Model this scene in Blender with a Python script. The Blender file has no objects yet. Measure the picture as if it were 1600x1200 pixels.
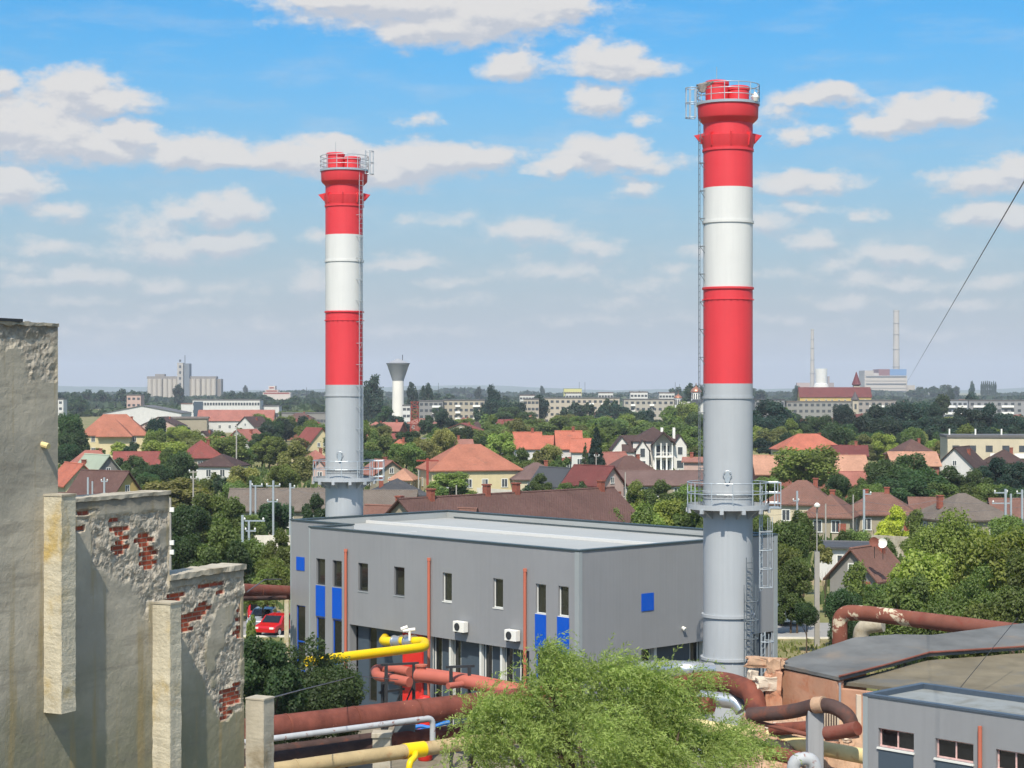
import bpy, bmesh, math, random
from mathutils import Vector, Matrix, noise
R = math.radians
random.seed(7)
S = bpy.context.scene
COL = S.collection
F = 2900.0          # focal length in photo pixels (1600 wide)
CZ = 18.0           # camera height above the ground
HZ = 608.0          # photo row of the horizon

# ---------------------------------------------------------------- camera
cd = bpy.data.cameras.new('camera'); cam = bpy.data.objects.new('camera', cd); COL.objects.link(cam)
cam.location = (0, 0, CZ); cam.rotation_euler = (R(90), 0, 0)
cd.sensor_width = 36; cd.lens = 36*F/1600; cd.shift_y = (HZ-600)/1600
cd.clip_start = 0.5; cd.clip_end = 40000
S.camera = cam
# ---------------------------------------------------------------- light
SUN_H = Vector((-0.17, -0.985, 0)).normalized()
SUN_EL = R(52)
sun_dir = Vector((SUN_H.x*math.cos(SUN_EL), SUN_H.y*math.cos(SUN_EL), math.sin(SUN_EL)))
sl = bpy.data.lights.new('sun', 'SUN'); sun = bpy.data.objects.new('sun', sl); COL.objects.link(sun)
sl.energy = 3.75; sl.angle = R(0.55); sl.color = (1.0, 0.93, 0.82)
sun.rotation_euler = sun_dir.to_track_quat('Z', 'Y').to_euler()
S.view_settings.view_transform = 'Standard'; S.view_settings.look = 'None'
S.view_settings.exposure = 0.63; S.view_settings.gamma = 1.0
S.render.engine = 'CYCLES'
cy = S.cycles
cy.max_bounces = 6; cy.diffuse_bounces = 2; cy.glossy_bounces = 2; cy.transmission_bounces = 3
cy.volume_bounces = 0; cy.transparent_max_bounces = 6; cy.caustics_reflective = False; cy.caustics_refractive = False
cy.sample_clamp_indirect = 4; cy.use_denoising = True
cy.use_adaptive_sampling = True; cy.adaptive_threshold = 0.02

def lin(c):
    def f(v):
        v /= 255.0
        return v/12.92 if v <= 0.04045 else ((v+0.055)/1.055)**2.4
    return (f(c[0]), f(c[1]), f(c[2]), 1)

class NT:
    """tiny node tree helper"""
    def __init__(s, tree): s.t = tree
    def n(s, typ, **kw):
        nd = s.t.nodes.new(typ)
        for k, v in kw.items():
            if k.startswith('i_'): nd.inputs[k[2:].replace('_', ' ')].default_value = v
            else: setattr(nd, k, v)
        return nd
    def l(s, a, b): s.t.links.new(a, b)
    def math(s, op, a, b=None, c=None, clamp=False):
        nd = s.t.nodes.new('ShaderNodeMath'); nd.operation = op; nd.use_clamp = clamp
        for i, v in enumerate((a, b, c)):
            if v is None: continue
            if isinstance(v, (int, float)): nd.inputs[i].default_value = v
            else: s.t.links.new(v, nd.inputs[i])
        return nd.outputs[0]
    def vm(s, op, a, b=None, c=None):
        nd = s.t.nodes.new('ShaderNodeVectorMath'); nd.operation = op
        for i, v in enumerate((a, b, c)):
            if v is None: continue
            if isinstance(v, (tuple, list)): nd.inputs[i].default_value = v
            else: s.t.links.new(v, nd.inputs[i])
        return nd
    def mix(s, fac, a, b, blend='MIX'):
        nd = s.t.nodes.new('ShaderNodeMix'); nd.data_type = 'RGBA'; nd.blend_type = blend
        for sock, v in ((nd.inputs[0], fac), (nd.inputs[6], a), (nd.inputs[7], b)):
            if isinstance(v, (int, float, tuple, list)): sock.default_value = v
            else: s.t.links.new(v, sock)
        return nd.outputs[2]
    def noise(s, vec, scale, detail=4, rough=0.55, out=0, dist=0.0):
        nd = s.t.nodes.new('ShaderNodeTexNoise'); nd.inputs['Scale'].default_value = scale
        nd.inputs['Detail'].default_value = detail; nd.inputs['Roughness'].default_value = rough
        nd.inputs['Distortion'].default_value = dist
        if vec is not None: s.t.links.new(vec, nd.inputs['Vector'])
        return nd.outputs[out]
    def ramp(s, fac, lo, hi, a=0.0, b=1.0, smooth=True):
        nd = s.t.nodes.new('ShaderNodeMapRange'); nd.interpolation_type = 'SMOOTHSTEP' if smooth else 'LINEAR'
        s.t.links.new(fac, nd.inputs[0])
        nd.inputs[1].default_value = lo; nd.inputs[2].default_value = hi
        nd.inputs[3].default_value = a; nd.inputs[4].default_value = b
        return nd.outputs[0]

# ---------------------------------------------------------------- sky
W = bpy.data.worlds.new('World'); S.world = W; W.use_nodes = True
wt = W.node_tree; wt.nodes.clear(); N = NT(wt)
sky = N.n('ShaderNodeTexSky'); sky.sky_type = 'NISHITA'; sky.sun_disc = False
sky.sun_elevation = SUN_EL; sky.sun_rotation = math.atan2(SUN_H.x, SUN_H.y)
sky.altitude = 100; sky.air_density = 1.3; sky.dust_density = 0.9; sky.ozone_density = 2.5
CLOUDS = [(650,10,215,42,1),(760,18,170,45,1),(640,52,62,26,1),(880,12,60,24,.9),(540,0,130,20,.9),(700,40,90,30,1),
 (805,100,56,26,.95),(950,90,62,28,1),(955,108,90,18,1),(985,102,56,18,.9),(930,157,44,24,.75),(1000,188,22,11,.3),
 (945,236,62,24,1),(960,250,112,17,1),(895,262,80,13,.9),(995,293,40,18,.6),
 (125,137,62,34,.95),(142,160,95,26,.8),(60,205,120,50,1.1),(130,228,120,34,1.1),(0,195,60,48,1.1),(0,130,36,22,.8),(200,212,50,24,.9),
 (290,236,75,28,1),(340,248,70,22,1),(430,247,65,26,1),(500,250,110,30,1),(600,265,90,26,.9),(700,247,95,26,.9),(640,252,120,30,1),(760,240,36,18,.8),(535,235,40,20,1),
 (20,292,60,30,.85),(95,333,40,16,.5),(0,308,50,16,.7),
 (350,325,55,24,.8),(290,325,52,14,.5),(230,350,60,26,.42),(350,378,68,21,.75),(260,388,100,22,.5),
 (75,385,60,14,.35),(130,432,70,17,.45),(245,442,45,14,.5),(30,420,40,12,.35),(45,440,50,12,.35),
 (490,440,42,20,.5),(625,407,66,14,.55),(655,190,34,11,.45),(490,370,26,12,.35),(350,450,50,12,.22),
 (1270,158,80,16,.6),(1300,150,46,17,.75),(1440,176,80,27,1),(1390,195,66,20,.75),(1490,170,50,18,.8),(1250,213,56,13,.45),(1200,180,42,20,.3),
 (1255,283,88,16,.65),(1540,280,78,24,.75),(1595,265,50,24,.85),(1560,340,86,20,.85),(1590,348,50,16,.8),
 (1390,400,78,18,.55),(1270,377,40,17,.5),(1250,325,50,14,.3),(1355,342,26,11,.4),(1310,415,42,13,.35),(1320,465,62,13,.4),(1400,440,90,14,.35),(1480,410,42,12,.3),
 (830,365,65,21,.5),(930,382,52,17,.5),(870,420,90,19,.35),(975,468,52,11,.25),(1050,420,32,9,.22),(1200,350,52,25,.4),(1180,430,70,12,.3),(110,470,80,10,.25),(300,470,70,10,.25),(420,505,90,9,.2),(900,500,80,9,.22),(1010,440,50,10,.28),(1230,500,70,9,.25),(1500,470,80,11,.3),(1550,440,60,12,.35),(1080,390,40,12,.3),(700,340,45,10,.22),(640,340,30,9,.2),(720,440,60,10,.28),(660,520,90,8,.18),(100,520,90,9,.18),(1440,520,100,8,.2),(1130,330,30,12,.3),(700,470,80,10,.2),(560,520,90,10,.15),(200,500,90,10,.18),(1100,500,90,10,.15)]
def cl_uv(px, py):
    x = (px-800)/F; az = math.atan(x); el = (HZ-py)/F*math.cos(az)
    return az*F/1000, el*F/1000
CL = []
for (cx_, cy_, rx_, ry_, op_) in CLOUDS:
    u_, v_ = cl_uv(cx_, cy_); CL.append((u_, v_, rx_*1.27/1000, ry_*1.3/1000, min(1.1, op_*1.3+.05)))
tc = N.n('ShaderNodeTexCoord'); sep = N.n('ShaderNodeSeparateXYZ'); N.l(tc.outputs['Generated'], sep.inputs[0])
hl = N.math('SQRT', N.math('ADD', N.math('MULTIPLY', sep.outputs[0], sep.outputs[0]), N.math('MULTIPLY', sep.outputs[1], sep.outputs[1])))
uu = N.math('MULTIPLY', N.math('ARCTAN2', sep.outputs[0], sep.outputs[1]), F/1000)
vv = N.math('MULTIPLY', N.math('DIVIDE', sep.outputs[2], hl), F/1000)
cmb = N.n('ShaderNodeCombineXYZ'); N.l(uu, cmb.inputs[0]); N.l(vv, cmb.inputs[1])
P = cmb.outputs[0]
Pn = N.vm('MULTIPLY', P, (1.0, 1.7, 1.0)).outputs[0]
wn = N.noise(Pn, 9, 4, 0.6, out=1)
w2 = N.vm('SUBTRACT', wn, (0.5, 0.5, 0.5)).outputs[0]
w3 = N.vm('MULTIPLY', w2, (0.10, 0.055, 0)).outputs[0]
PW = N.vm('ADD', P, w3).outputs[0]
n1 = N.math('MULTIPLY', N.math('SUBTRACT', N.noise(Pn, 22, 7, 0.62), 0.5), 1.25)
PU = N.vm('ADD', PW, (-0.005, 0.018, 0)).outputs[0]
n2 = N.math('MULTIPLY', N.math('SUBTRACT', N.noise(N.vm('ADD', Pn, (-0.005, 0.03, 0)).outputs[0], 22, 5, 0.62), 0.5), 1.25)
fade = N.ramp(vv, 0.0, 0.40, 0.5, 0.96)
thin = N.ramp(N.noise(N.vm('MULTIPLY', P, (1.0, 4.0, 1)).outputs[0], 5, 4, 0.6), 0.46, 0.75, 0.0, 0.2)
tedge = N.math('MULTIPLY', N.ramp(uu, -1.0, -0.85), N.ramp(uu, 1.0, 0.85))
tedge = N.math('MULTIPLY', tedge, N.ramp(vv, 0.74, 0.6))
thin = N.math('MULTIPLY', thin, tedge)
# clear air: Nishita, whitened by ground haze low down
TINT = (0.16, 0.59, 0.90, 1); HORIZON = (3.0, 3.18, 3.42, 1)
skyc = N.mix(1.0, sky.outputs[0], N.mix(N.ramp(vv, 0.75, 2.2), TINT, (1.5, 1.42, 1.3, 1)), 'MULTIPLY')
skyc = N.mix(N.ramp(vv, -0.02, 0.62, 1.0, 0.0), skyc, HORIZON)
CL_SHADE = (3.45, 3.58, 3.92, 1); CL_LIT = (4.8, 4.65, 4.5, 1)
def make_group(tile, name):
    g = bpy.data.node_groups.new(name, 'ShaderNodeTree')
    g.interface.new_socket('P', in_out='INPUT', socket_type='NodeSocketVector')
    g.interface.new_socket('D', in_out='OUTPUT', socket_type='NodeSocketFloat')
    G = NT(g); gi = G.n('NodeGroupInput'); go = G.n('NodeGroupOutput'); acc = None
    for (u_, v_, rx, ry, op_) in tile:
        ma = G.vm('MULTIPLY_ADD', gi.outputs[0], (1/rx, 1/ry, 0), (-u_/rx, -v_/ry, 0))
        d_ = G.math('MULTIPLY_ADD', G.vm('LENGTH', ma.outputs[0]).outputs['Value'], -op_, op_)
        acc = G.math('SMOOTH_MAX', d_, -0.34 if acc is None else acc, 0.14)
    G.l(acc, go.inputs[0]); return g
def field(p, tile, nz):
    g = make_group(tile, 'clouds')
    nd = wt.nodes.new('ShaderNodeGroup'); nd.node_tree = g; N.l(p, nd.inputs[0])
    return N.math('ADD', nd.outputs[0], nz)
def bgnode(col):
    b = N.n('ShaderNodeBackground'); N.l(col, b.inputs[0]); b.inputs[1].default_value = 0.105; return b.outputs[0]
def tile_shader(u0, u1, v0, v1):
    t = [c for c in CL if c[0]+c[2]*1.4+.06 > u0 and c[0]-c[2]*1.4-.06 < u1 and c[1]+c[3]*1.4+.045 > v0 and c[1]-c[3]*1.4-.045 < v1]
    if not t: return bgnode(N.mix(thin, skyc, CL_LIT))
    f1 = field(PW, t, n1); big = [c for c in t if c[4] > .4]
    dens = N.math('MULTIPLY', N.ramp(f1, -0.10, 0.56), fade)
    if big:
        f2 = field(PU, big, n2); lit = N.ramp(N.math('SUBTRACT', f1, f2), -0.34, 0.22); col = N.mix(lit, CL_SHADE, CL_LIT)
    else: col = CL_LIT
    return bgnode(N.mix(N.math('MAXIMUM', dens, thin), skyc, col))
def choose(fac, a, b):
    m = wt.nodes.new('ShaderNodeMixShader'); N.l(fac, m.inputs[0]); N.l(a, m.inputs[1]); N.l(b, m.inputs[2]); return m.outputs[0]
def tree_u(us, v0, v1):
    if len(us) == 2: return tile_shader(us[0], us[1], v0, v1)
    m = len(us)//2
    return choose(N.math('GREATER_THAN', uu, us[m]), tree_u(us[:m+1], v0, v1), tree_u(us[m:], v0, v1))
def tree_v(vs, us):
    if len(vs) == 2: return tree_u(us, vs[0], vs[1])
    m = len(vs)//2
    return choose(N.math('GREATER_THAN', vv, vs[m]), tree_v(vs[:m+1], us), tree_v(vs[m:], us))
US = [-1.05, -.62, -.42, -.22, -.02, .18, .38, .6, 1.05]; VS = [-.05, .13, .2, .3, .4, .5, .8]
clouds = tree_v(VS, US)
inside = N.math('MULTIPLY', N.math('LESS_THAN', N.math('ABSOLUTE', uu), 1.05), N.math('MULTIPLY', N.math('GREATER_THAN', vv, -.05), N.math('LESS_THAN', vv, .8)))
wo = N.n('ShaderNodeOutputWorld'); N.l(choose(inside, bgnode(skyc), clouds), wo.inputs[0])
W.cycles.sampling_method = 'MANUAL'; W.cycles.sample_map_resolution = 256

# ---------------------------------------------------------------- coordinates
def P3(px, py, Y): return Vector(((px-800)/F*Y, Y, CZ-(py-HZ)/F*Y))
def at_z(px, py, z):
    Y = (CZ-z)*F/(py-HZ); return Vector(((px-800)/F*Y, Y, z))
def PX(v): return (800+v[0]/v[1]*F, HZ+(CZ-v[2])/v[1]*F)

# ---------------------------------------------------------------- mesh builder
class MB:
    def __init__(s): s.v = []; s.f = []; s.mi = []; s.m = 0
    def face(s, *pts):
        i = len(s.v); s.v += [tuple(p) for p in pts]; s.f.append(tuple(range(i, i+len(pts)))); s.mi.append(s.m)
    def hexa(s, b, t):
        """b,t: 4 bottom and 4 top points, counter-clockwise from above"""
        i = len(s.v); s.v += [tuple(p) for p in b]+[tuple(p) for p in t]
        for f in ((3,2,1,0),(4,5,6,7),(0,1,5,4),(1,2,6,5),(2,3,7,6),(3,0,4,7)):
            s.f.append(tuple(i+k for k in f)); s.mi.append(s.m)
        return s
    def box(s, x0, y0, z0, x1, y1, z1, yaw=0, o=(0,0,0)):
        c, sn = math.cos(yaw), math.sin(yaw)
        def T(x, y, z): return (o[0]+x*c-y*sn, o[1]+x*sn+y*c, o[2]+z)
        return s.hexa([T(x0,y0,z0),T(x1,y0,z0),T(x1,y1,z0),T(x0,y1,z0)], [T(x0,y0,z1),T(x1,y0,z1),T(x1,y1,z1),T(x0,y1,z1)])
    def obox(s, o, a, b, c):
        """box from corner o with edge vectors a,b,c (right handed)"""
        o, a, b, c = Vector(o), Vector(a), Vector(b), Vector(c)
        return s.hexa([o,o+a,o+a+b,o+b],[o+c,o+a+c,o+a+b+c,o+b+c])
    def bar(s, p0, p1, w, h=None):
        p0, p1 = Vector(p0), Vector(p1); d = (p1-p0)
        if d.length < 1e-6: return s
        dn = d.normalized(); up = Vector((0,0,1)) if abs(dn.z) < 0.95 else Vector((0,1,0))
        a = dn.cross(up).normalized()*w; b = a.cross(dn).normalized()*(h or w)
        return s.obox(p0-a/2-b/2, a, -d if False else b, d) if False else s.obox(p0-a/2-b/2, b, a, d)
    def rings(s, rings, closed=False, caps=True):
        i0 = len(s.v); n = len(rings[0])
        for r in rings: s.v += [tuple(p) for p in r]
        m = len(rings)
        for j in range(m-1 if not closed else m):
            a = i0+j*n; b = i0+((j+1)%m)*n
            for k in range(n):
                s.f.append((a+k, a+(k+1)%n, b+(k+1)%n, b+k)); s.mi.append(s.m)
        if caps and not closed:
            s.f.append(tuple(i0+k for k in reversed(range(n)))); s.mi.append(s.m)
            s.f.append(tuple(i0+(m-1)*n+k for k in range(n))); s.mi.append(s.m)
        return s
    def tube(s, pts, r, n=8, caps=True):
        """tube along points; r number or list"""
        pts = [Vector(p) for p in pts]; rr = r if isinstance(r, (list, tuple)) else [r]*len(pts)
        rings = []; prev = None
        for i, p in enumerate(pts):
            if i == 0: t = pts[1]-p
            elif i == len(pts)-1: t = p-pts[i-1]
            else: t = (pts[i+1]-p).normalized()+(p-pts[i-1]).normalized()
            t.normalize()
            if prev is None:
                up = Vector((0,0,1)) if abs(t.z) < 0.9 else Vector((0,1,0))
                a = t.cross(up).normalized()
            else:
                a = (prev-t*prev.dot(t)).normalized()
            prev = a; b = t.cross(a)
            k = 1.0
            if 0 < i < len(pts)-1:
                c = (pts[i+1]-p).normalized().dot((p-pts[i-1]).normalized())
                k = 1/max(0.6, math.sqrt(max(0.01, (1+c)/2)))
            rings.append([p+(a*math.cos(q)+b*math.sin(q))*rr[i]*(k if n else 1) for q in [2*math.pi*j/n for j in range(n)]])
        return s.rings(rings, caps=caps)
    def lathe(s, prof, c=(0,0,0), n=48, caps=True, a0=0):
        """prof: (r,z) from the bottom up"""
        rings = [[(c[0]+r*math.cos(a0+2*math.pi*k/n), c[1]+r*math.sin(a0+2*math.pi*k/n), c[2]+z) for k in range(n)] for r, z in prof]
        return s.rings(rings, caps=caps)
    def prism(s, poly, z0, z1):
        i = len(s.v); n = len(poly)
        s.v += [(p[0],p[1],z0) for p in poly]+[(p[0],p[1],z1) for p in poly]
        for k in range(n): s.f.append((i+k, i+(k+1)%n, i+n+(k+1)%n, i+n+k)); s.mi.append(s.m)
        s.f.append(tuple(i+k for k in reversed(range(n)))); s.mi.append(s.m)
        s.f.append(tuple(i+n+k for k in range(n))); s.mi.append(s.m)
        return s
    def build(s, name, mat, parent=None, smooth=False, local=False, bevel=0):
        me = bpy.data.meshes.new(name)
        off = Vector((0,0,0))
        if parent is not None and not local:
            r = parent
            while r.parent: r = r.parent
            off = r.location
        me.from_pydata([(v[0]-off.x, v[1]-off.y, v[2]-off.z) for v in s.v], [], s.f)
        mats = mat if isinstance(mat, (list, tuple)) else [mat]
        for m in mats: me.materials.append(m)
        if len(mats) > 1: me.polygons.foreach_set('material_index', s.mi)
        if smooth:
            me.polygons.foreach_set('use_smooth', [True]*len(me.polygons))
            me.update()
            try: me.set_sharp_from_angle(angle=R(35))
            except Exception: pass
        me.update()
        o = bpy.data.objects.new(name, me); COL.objects.link(o)
        if parent is not None: o.parent = parent
        if bevel:
            b = o.modifiers.new('bevel', 'BEVEL'); b.width = bevel; b.segments = 2; b.limit_method = 'ANGLE'
        return o

def bend(pts, rad, n=6):
    """round the corners of a polyline"""
    pts = [Vector(p) for p in pts]; out = [pts[0]]
    for i in range(1, len(pts)-1):
        a, p, b = pts[i-1], pts[i], pts[i+1]
        r = min(rad, (a-p).length*0.49, (b-p).length*0.49)
        q0 = p+(a-p).normalized()*r; q1 = p+(b-p).normalized()*r
        for k in range(n+1):
            t = k/n; out.append(q0*(1-t)**2+p*2*t*(1-t)+q1*t*t)
    out.append(pts[-1]); return out

LABELS = {}
def tag(o, label, cat, group=None, kind=None):
    o['label'] = label; o['category'] = cat
    if group: o['group'] = group
    if kind: o['kind'] = kind
    return o
def thing(name, loc, label, cat, group=None, rz=0):
    o = bpy.data.objects.new(name, None); COL.objects.link(o)
    o.location = loc; o.rotation_euler.z = rz; o.empty_display_size = 0.5
    return tag(o, label, cat, group)
def struct(o):
    o['kind'] = 'structure'; return o
def copy_tree(o, parent=None):
    c = o.copy(); COL.objects.link(c)
    if parent is not None: c.parent = parent; c.matrix_parent_inverse = o.matrix_parent_inverse
    for ch in [x for x in o.children]: copy_tree(ch, c)
    return c
# ---------------------------------------------------------------- materials
def mat(name, rgb, rough=0.7, metal=0.0, var=0.12, vscale=0.8, bump=0.0, bscale=8, spec=0.4, obj_color=False, streak=0.0, dirt=None, dscale=1.5, dlo=0.5, dhi=0.7, coords='Object', lin_in=False):
    m = bpy.data.materials.new(name); m.use_nodes = True; t = m.node_tree; t.nodes.clear(); n = NT(t)
    out = n.n('ShaderNodeOutputMaterial'); b = n.n('ShaderNodeBsdfPrincipled'); n.l(b.outputs[0], out.inputs[0])
    c = rgb if lin_in else lin(rgb)
    tcn = n.n('ShaderNodeTexCoord'); vec = tcn.outputs[coords]
    if obj_color:
        oi = n.n('ShaderNodeObjectInfo'); base = oi.outputs['Color']
    else:
        base = tuple(c)
    nz = n.noise(vec, vscale, 5, 0.6)
    v = n.ramp(nz, 0.3, 0.7, 1-var, 1+var, smooth=False)
    col = n.mix(1.0, base, (1,1,1,1), 'MULTIPLY') if False else None
    vmn = n.n('ShaderNodeVectorMath'); vmn.operation = 'SCALE'
    if obj_color: n.l(base, vmn.inputs[0])
    else: vmn.inputs[0].default_value = base[:3]
    n.l(v, vmn.inputs['Scale']); col = vmn.outputs[0]
    if streak:
        sv = n.vm('MULTIPLY', vec, (6, 6, 0.25)).outputs[0]
        sn = n.ramp(n.noise(sv, 1.0, 4, 0.6), 0.35, 0.75, 1.0, 1-streak)
        v2 = n.n('ShaderNodeVectorMath'); v2.operation = 'SCALE'; n.l(col, v2.inputs[0]); n.l(sn, v2.inputs['Scale']); col = v2.outputs[0]
    if dirt is not None:
        dn = n.ramp(n.noise(vec, dscale, 7, 0.65, dist=0.4), dlo, dhi)
        col = n.mix(dn, col, lin(dirt))
    n.l(col, b.inputs['Base Color'])
    b.inputs['Roughness'].default_value = rough; b.inputs['Metallic'].default_value = metal
    b.inputs['Specular IOR Level'].default_value = spec
    if bump:
        bp = n.n('ShaderNodeBump'); bp.inputs['Strength'].default_value = bump; bp.inputs['Distance'].default_value = 0.05
        n.l(n.noise(vec, bscale, 6, 0.65), bp.inputs['Height']); n.l(bp.outputs[0], b.inputs['Normal'])
    return m

def roof_mat(name, rgb, var=0.25, tile=True, pitch=3.2, old=None):
    """clay tiles: rows across the slope, patchy weathering, per-object tone"""
    m = bpy.data.materials.new(name); m.use_nodes = True; t = m.node_tree; t.nodes.clear(); n = NT(t)
    out = n.n('ShaderNodeOutputMaterial'); b = n.n('ShaderNodeBsdfPrincipled'); n.l(b.outputs[0], out.inputs[0])
    tcn = n.n('ShaderNodeTexCoord'); vec = tcn.outputs['Object']
    oi = n.n('ShaderNodeObjectInfo')
    big = n.ramp(n.noise(vec, 0.35, 4, 0.6), 0.3, 0.7, 1-var*0.6, 1+var*0.6, smooth=False)
    fine = n.ramp(n.noise(vec, 3.5, 3, 0.7), 0.25, 0.75, 1-var*0.7, 1+var*0.7, smooth=False)
    k = n.math('MULTIPLY', big, fine)
    s1 = n.n('ShaderNodeVectorMath'); s1.operation = 'SCALE'; n.l(oi.outputs['Color'], s1.inputs[0]); n.l(k, s1.inputs['Scale'])
    col = s1.outputs[0]
    dn = n.ramp(n.noise(n.vm('ADD', vec, (7, 3, 2)).outputs[0], 0.9, 7, 0.68), 0.55, 0.72, 0, 0.55)
    col = n.mix(dn, col, lin((104, 88, 76)))
    n.l(col, b.inputs['Base Color']); b.inputs['Roughness'].default_value = 0.85; b.inputs['Specular IOR Level'].default_value = 0.2
    sp = n.n('ShaderNodeSeparateXYZ'); n.l(vec, sp.inputs[0])
    w = n.math('FRACT', n.math('MULTIPLY', sp.outputs[2], pitch*1.7))
    w2_ = n.math('FRACT', n.math('MULTIPLY', n.math('ADD', sp.outputs[0], sp.outputs[1]), pitch))
    hgt = n.math('ADD', w, n.math('MULTIPLY', n.math('PINGPONG', w2_, 0.5), 1.2))
    bp = n.n('ShaderNodeBump'); bp.inputs['Strength'].default_value = 0.6; bp.inputs['Distance'].default_value = 0.05
    n.l(hgt, bp.inputs['Height']); n.l(bp.outputs[0], b.inputs['Normal'])
    return m

def leaf_mat(name):
    """foliage coloured by the object's own colour, with lighter and darker clumps"""
    m = bpy.data.materials.new(name); m.use_nodes = True; t = m.node_tree; t.nodes.clear(); n = NT(t)
    out = n.n('ShaderNodeOutputMaterial')
    tcn = n.n('ShaderNodeTexCoord'); vec = tcn.outputs['Object']; oi = n.n('ShaderNodeObjectInfo')
    at = n.n('ShaderNodeAttribute'); at.attribute_name = 'leafvar'
    nz = n.ramp(n.noise(vec, 1.1, 3, 0.6), 0.3, 0.7, 0.78, 1.25, smooth=False)
    k = n.math('MULTIPLY', nz, n.ramp(at.outputs['Fac'], 0, 1, 0.68, 1.4, smooth=False))
    s1 = n.n('ShaderNodeVectorMath'); s1.operation = 'SCALE'; n.l(oi.outputs['Color'], s1.inputs[0]); n.l(k, s1.inputs['Scale'])
    yel = n.mix(n.ramp(at.outputs['Fac'], 0.75, 1.0, 0, 0.2), s1.outputs[0], (0.16, 0.17, 0.035, 1))
    d = n.n('ShaderNodeBsdfPrincipled'); n.l(yel, d.inputs['Base Color']); d.inputs['Roughness'].default_value = 0.55
    d.inputs['Specular IOR Level'].default_value = 0.3
    tr = n.n('ShaderNodeBsdfTranslucent')
    s2 = n.n('ShaderNodeVectorMath'); s2.operation = 'MULTIPLY'; n.l(yel, s2.inputs[0]); s2.inputs[1].default_value = (1.3, 1.5, 0.5)
    n.l(s2.outputs[0], tr.inputs[0])
    mx = n.n('ShaderNodeMixShader'); mx.inputs[0].default_value = 0.4; n.l(d.outputs[0], mx.inputs[1]); n.l(tr.outputs[0], mx.inputs[2])
    n.l(mx.outputs[0], out.inputs[0]); return m

def glass_mat(name, rgb=(22, 26, 30), rough=0.08):
    m = mat(name, rgb, rough=rough, var=0.3, vscale=0.6, spec=0.7); return m

M = {}
M['panel'] = mat('grey_metal_cladding', (134, 135, 136), rough=0.5, var=0.045, streak=0.05, vscale=0.3, spec=0.35)
M['panel_trim'] = mat('pale_corner_trim', (142, 148, 148), rough=0.45, var=0.03)
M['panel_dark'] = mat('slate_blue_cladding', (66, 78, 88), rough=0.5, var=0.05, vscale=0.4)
M['coping'] = mat('dark_teal_coping', (56, 68, 70), rough=0.5, var=0.06)
M['coping_blue'] = mat('slate_blue_coping', (70, 81, 92), rough=0.5, var=0.06)
M['membrane'] = mat('pale_roof_membrane', (154, 156, 153), rough=0.8, var=0.05, vscale=0.25)
M['membrane_d'] = mat('grey_roof_membrane', (128, 132, 130), rough=0.85, var=0.08, vscale=0.5, dirt=(108, 108, 100), dscale=0.5)
M['strip'] = mat('white_metal_strip', (200, 198, 192), rough=0.35, var=0.02)
M['blue'] = mat('bright_blue_panel', (4, 78, 178), rough=0.5, var=0.04, spec=0.25)
M['glass'] = glass_mat('dark_window_glass', (40, 42, 38), 0.06)
M['glass_b'] = glass_mat('black_window_glass', (24, 26, 28), 0.1)
M['frame_w'] = mat('white_frame', (214, 214, 206), rough=0.5, var=0.04)
M['frame_d'] = mat('dark_frame', (72, 74, 76), rough=0.5, var=0.04)
M['frame_r'] = mat('pink_primed_frame', (206, 170, 162), rough=0.6, var=0.15, vscale=4, dirt=(176, 84, 70), dscale=3)
M['salmon'] = mat('salmon_downpipe_paint', (172, 96, 74), rough=0.6, var=0.06)
M['redpanel'] = mat('red_door_paint', (206, 44, 36), rough=0.5, var=0.06)
M['ac'] = mat('white_appliance', (222, 220, 210), rough=0.5, var=0.03)
M['black'] = mat('dark_steel', (44, 46, 48), rough=0.6, var=0.15)
M['st_red'] = mat('stack_red_paint', (204, 56, 62), rough=0.5, var=0.04, vscale=0.6, streak=0.06, spec=0.4)
M['st_white'] = mat('stack_white_paint', (200, 200, 195), rough=0.5, var=0.025, vscale=0.6, streak=0.05, spec=0.35)
M['st_grey'] = mat('stack_grey_paint', (163, 167, 169), rough=0.5, var=0.03, vscale=0.5, streak=0.06, spec=0.35)
M['st_steel'] = mat('galvanised_steel', (164, 172, 176), rough=0.4, var=0.08, metal=0.3)
M['st_dark'] = mat('weathered_ladder_steel', (100, 108, 112), rough=0.5, var=0.15, metal=0.2)
M['alu'] = mat('shiny_sheet_metal', (190, 192, 192), rough=0.36, metal=0.75, var=0.05, bump=0.15, bscale=2)
M['rust'] = mat('rusty_brown_insulation', (116, 66, 52), rough=0.85, var=0.32, vscale=1.2, bump=0.25, bscale=5, dirt=(84, 50, 44), dscale=0.9, dlo=.45, dhi=.72, spec=0.2)
M['rust_d'] = mat('dark_tar_pipe', (74, 58, 54), rough=0.8, var=0.25, vscale=1.5, bump=0.3, bscale=6, dirt=(108, 66, 52), dscale=1.1, spec=0.2)
M['rust_r'] = mat('red_oxide_peeling', (116, 72, 60), rough=0.8, var=0.2, vscale=1.0, bump=0.2, dirt=(116, 58, 48), dscale=1.3, spec=0.2)
M['rust_peel'] = mat('peeling_cream_and_rust', (122, 74, 60), rough=0.8, var=0.2, vscale=1.0, bump=0.3, dirt=(196, 182, 156), dscale=1.0, dlo=.53, dhi=.57, spec=0.2)
M['rust_flake'] = mat('rust_with_small_flakes', (116, 66, 54), rough=0.85, var=0.34, streak=.15, vscale=0.9, bump=0.25, bscale=5, dirt=(196, 150, 116), dscale=2.6, dlo=.665, dhi=.69, spec=0.2)
M['copper'] = mat('new_red_primer', (168, 92, 76), rough=0.6, var=0.07, vscale=1.0, spec=0.3)
M['yel'] = mat('yellow_gas_paint', (226, 190, 6), rough=0.4, var=0.03)
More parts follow.
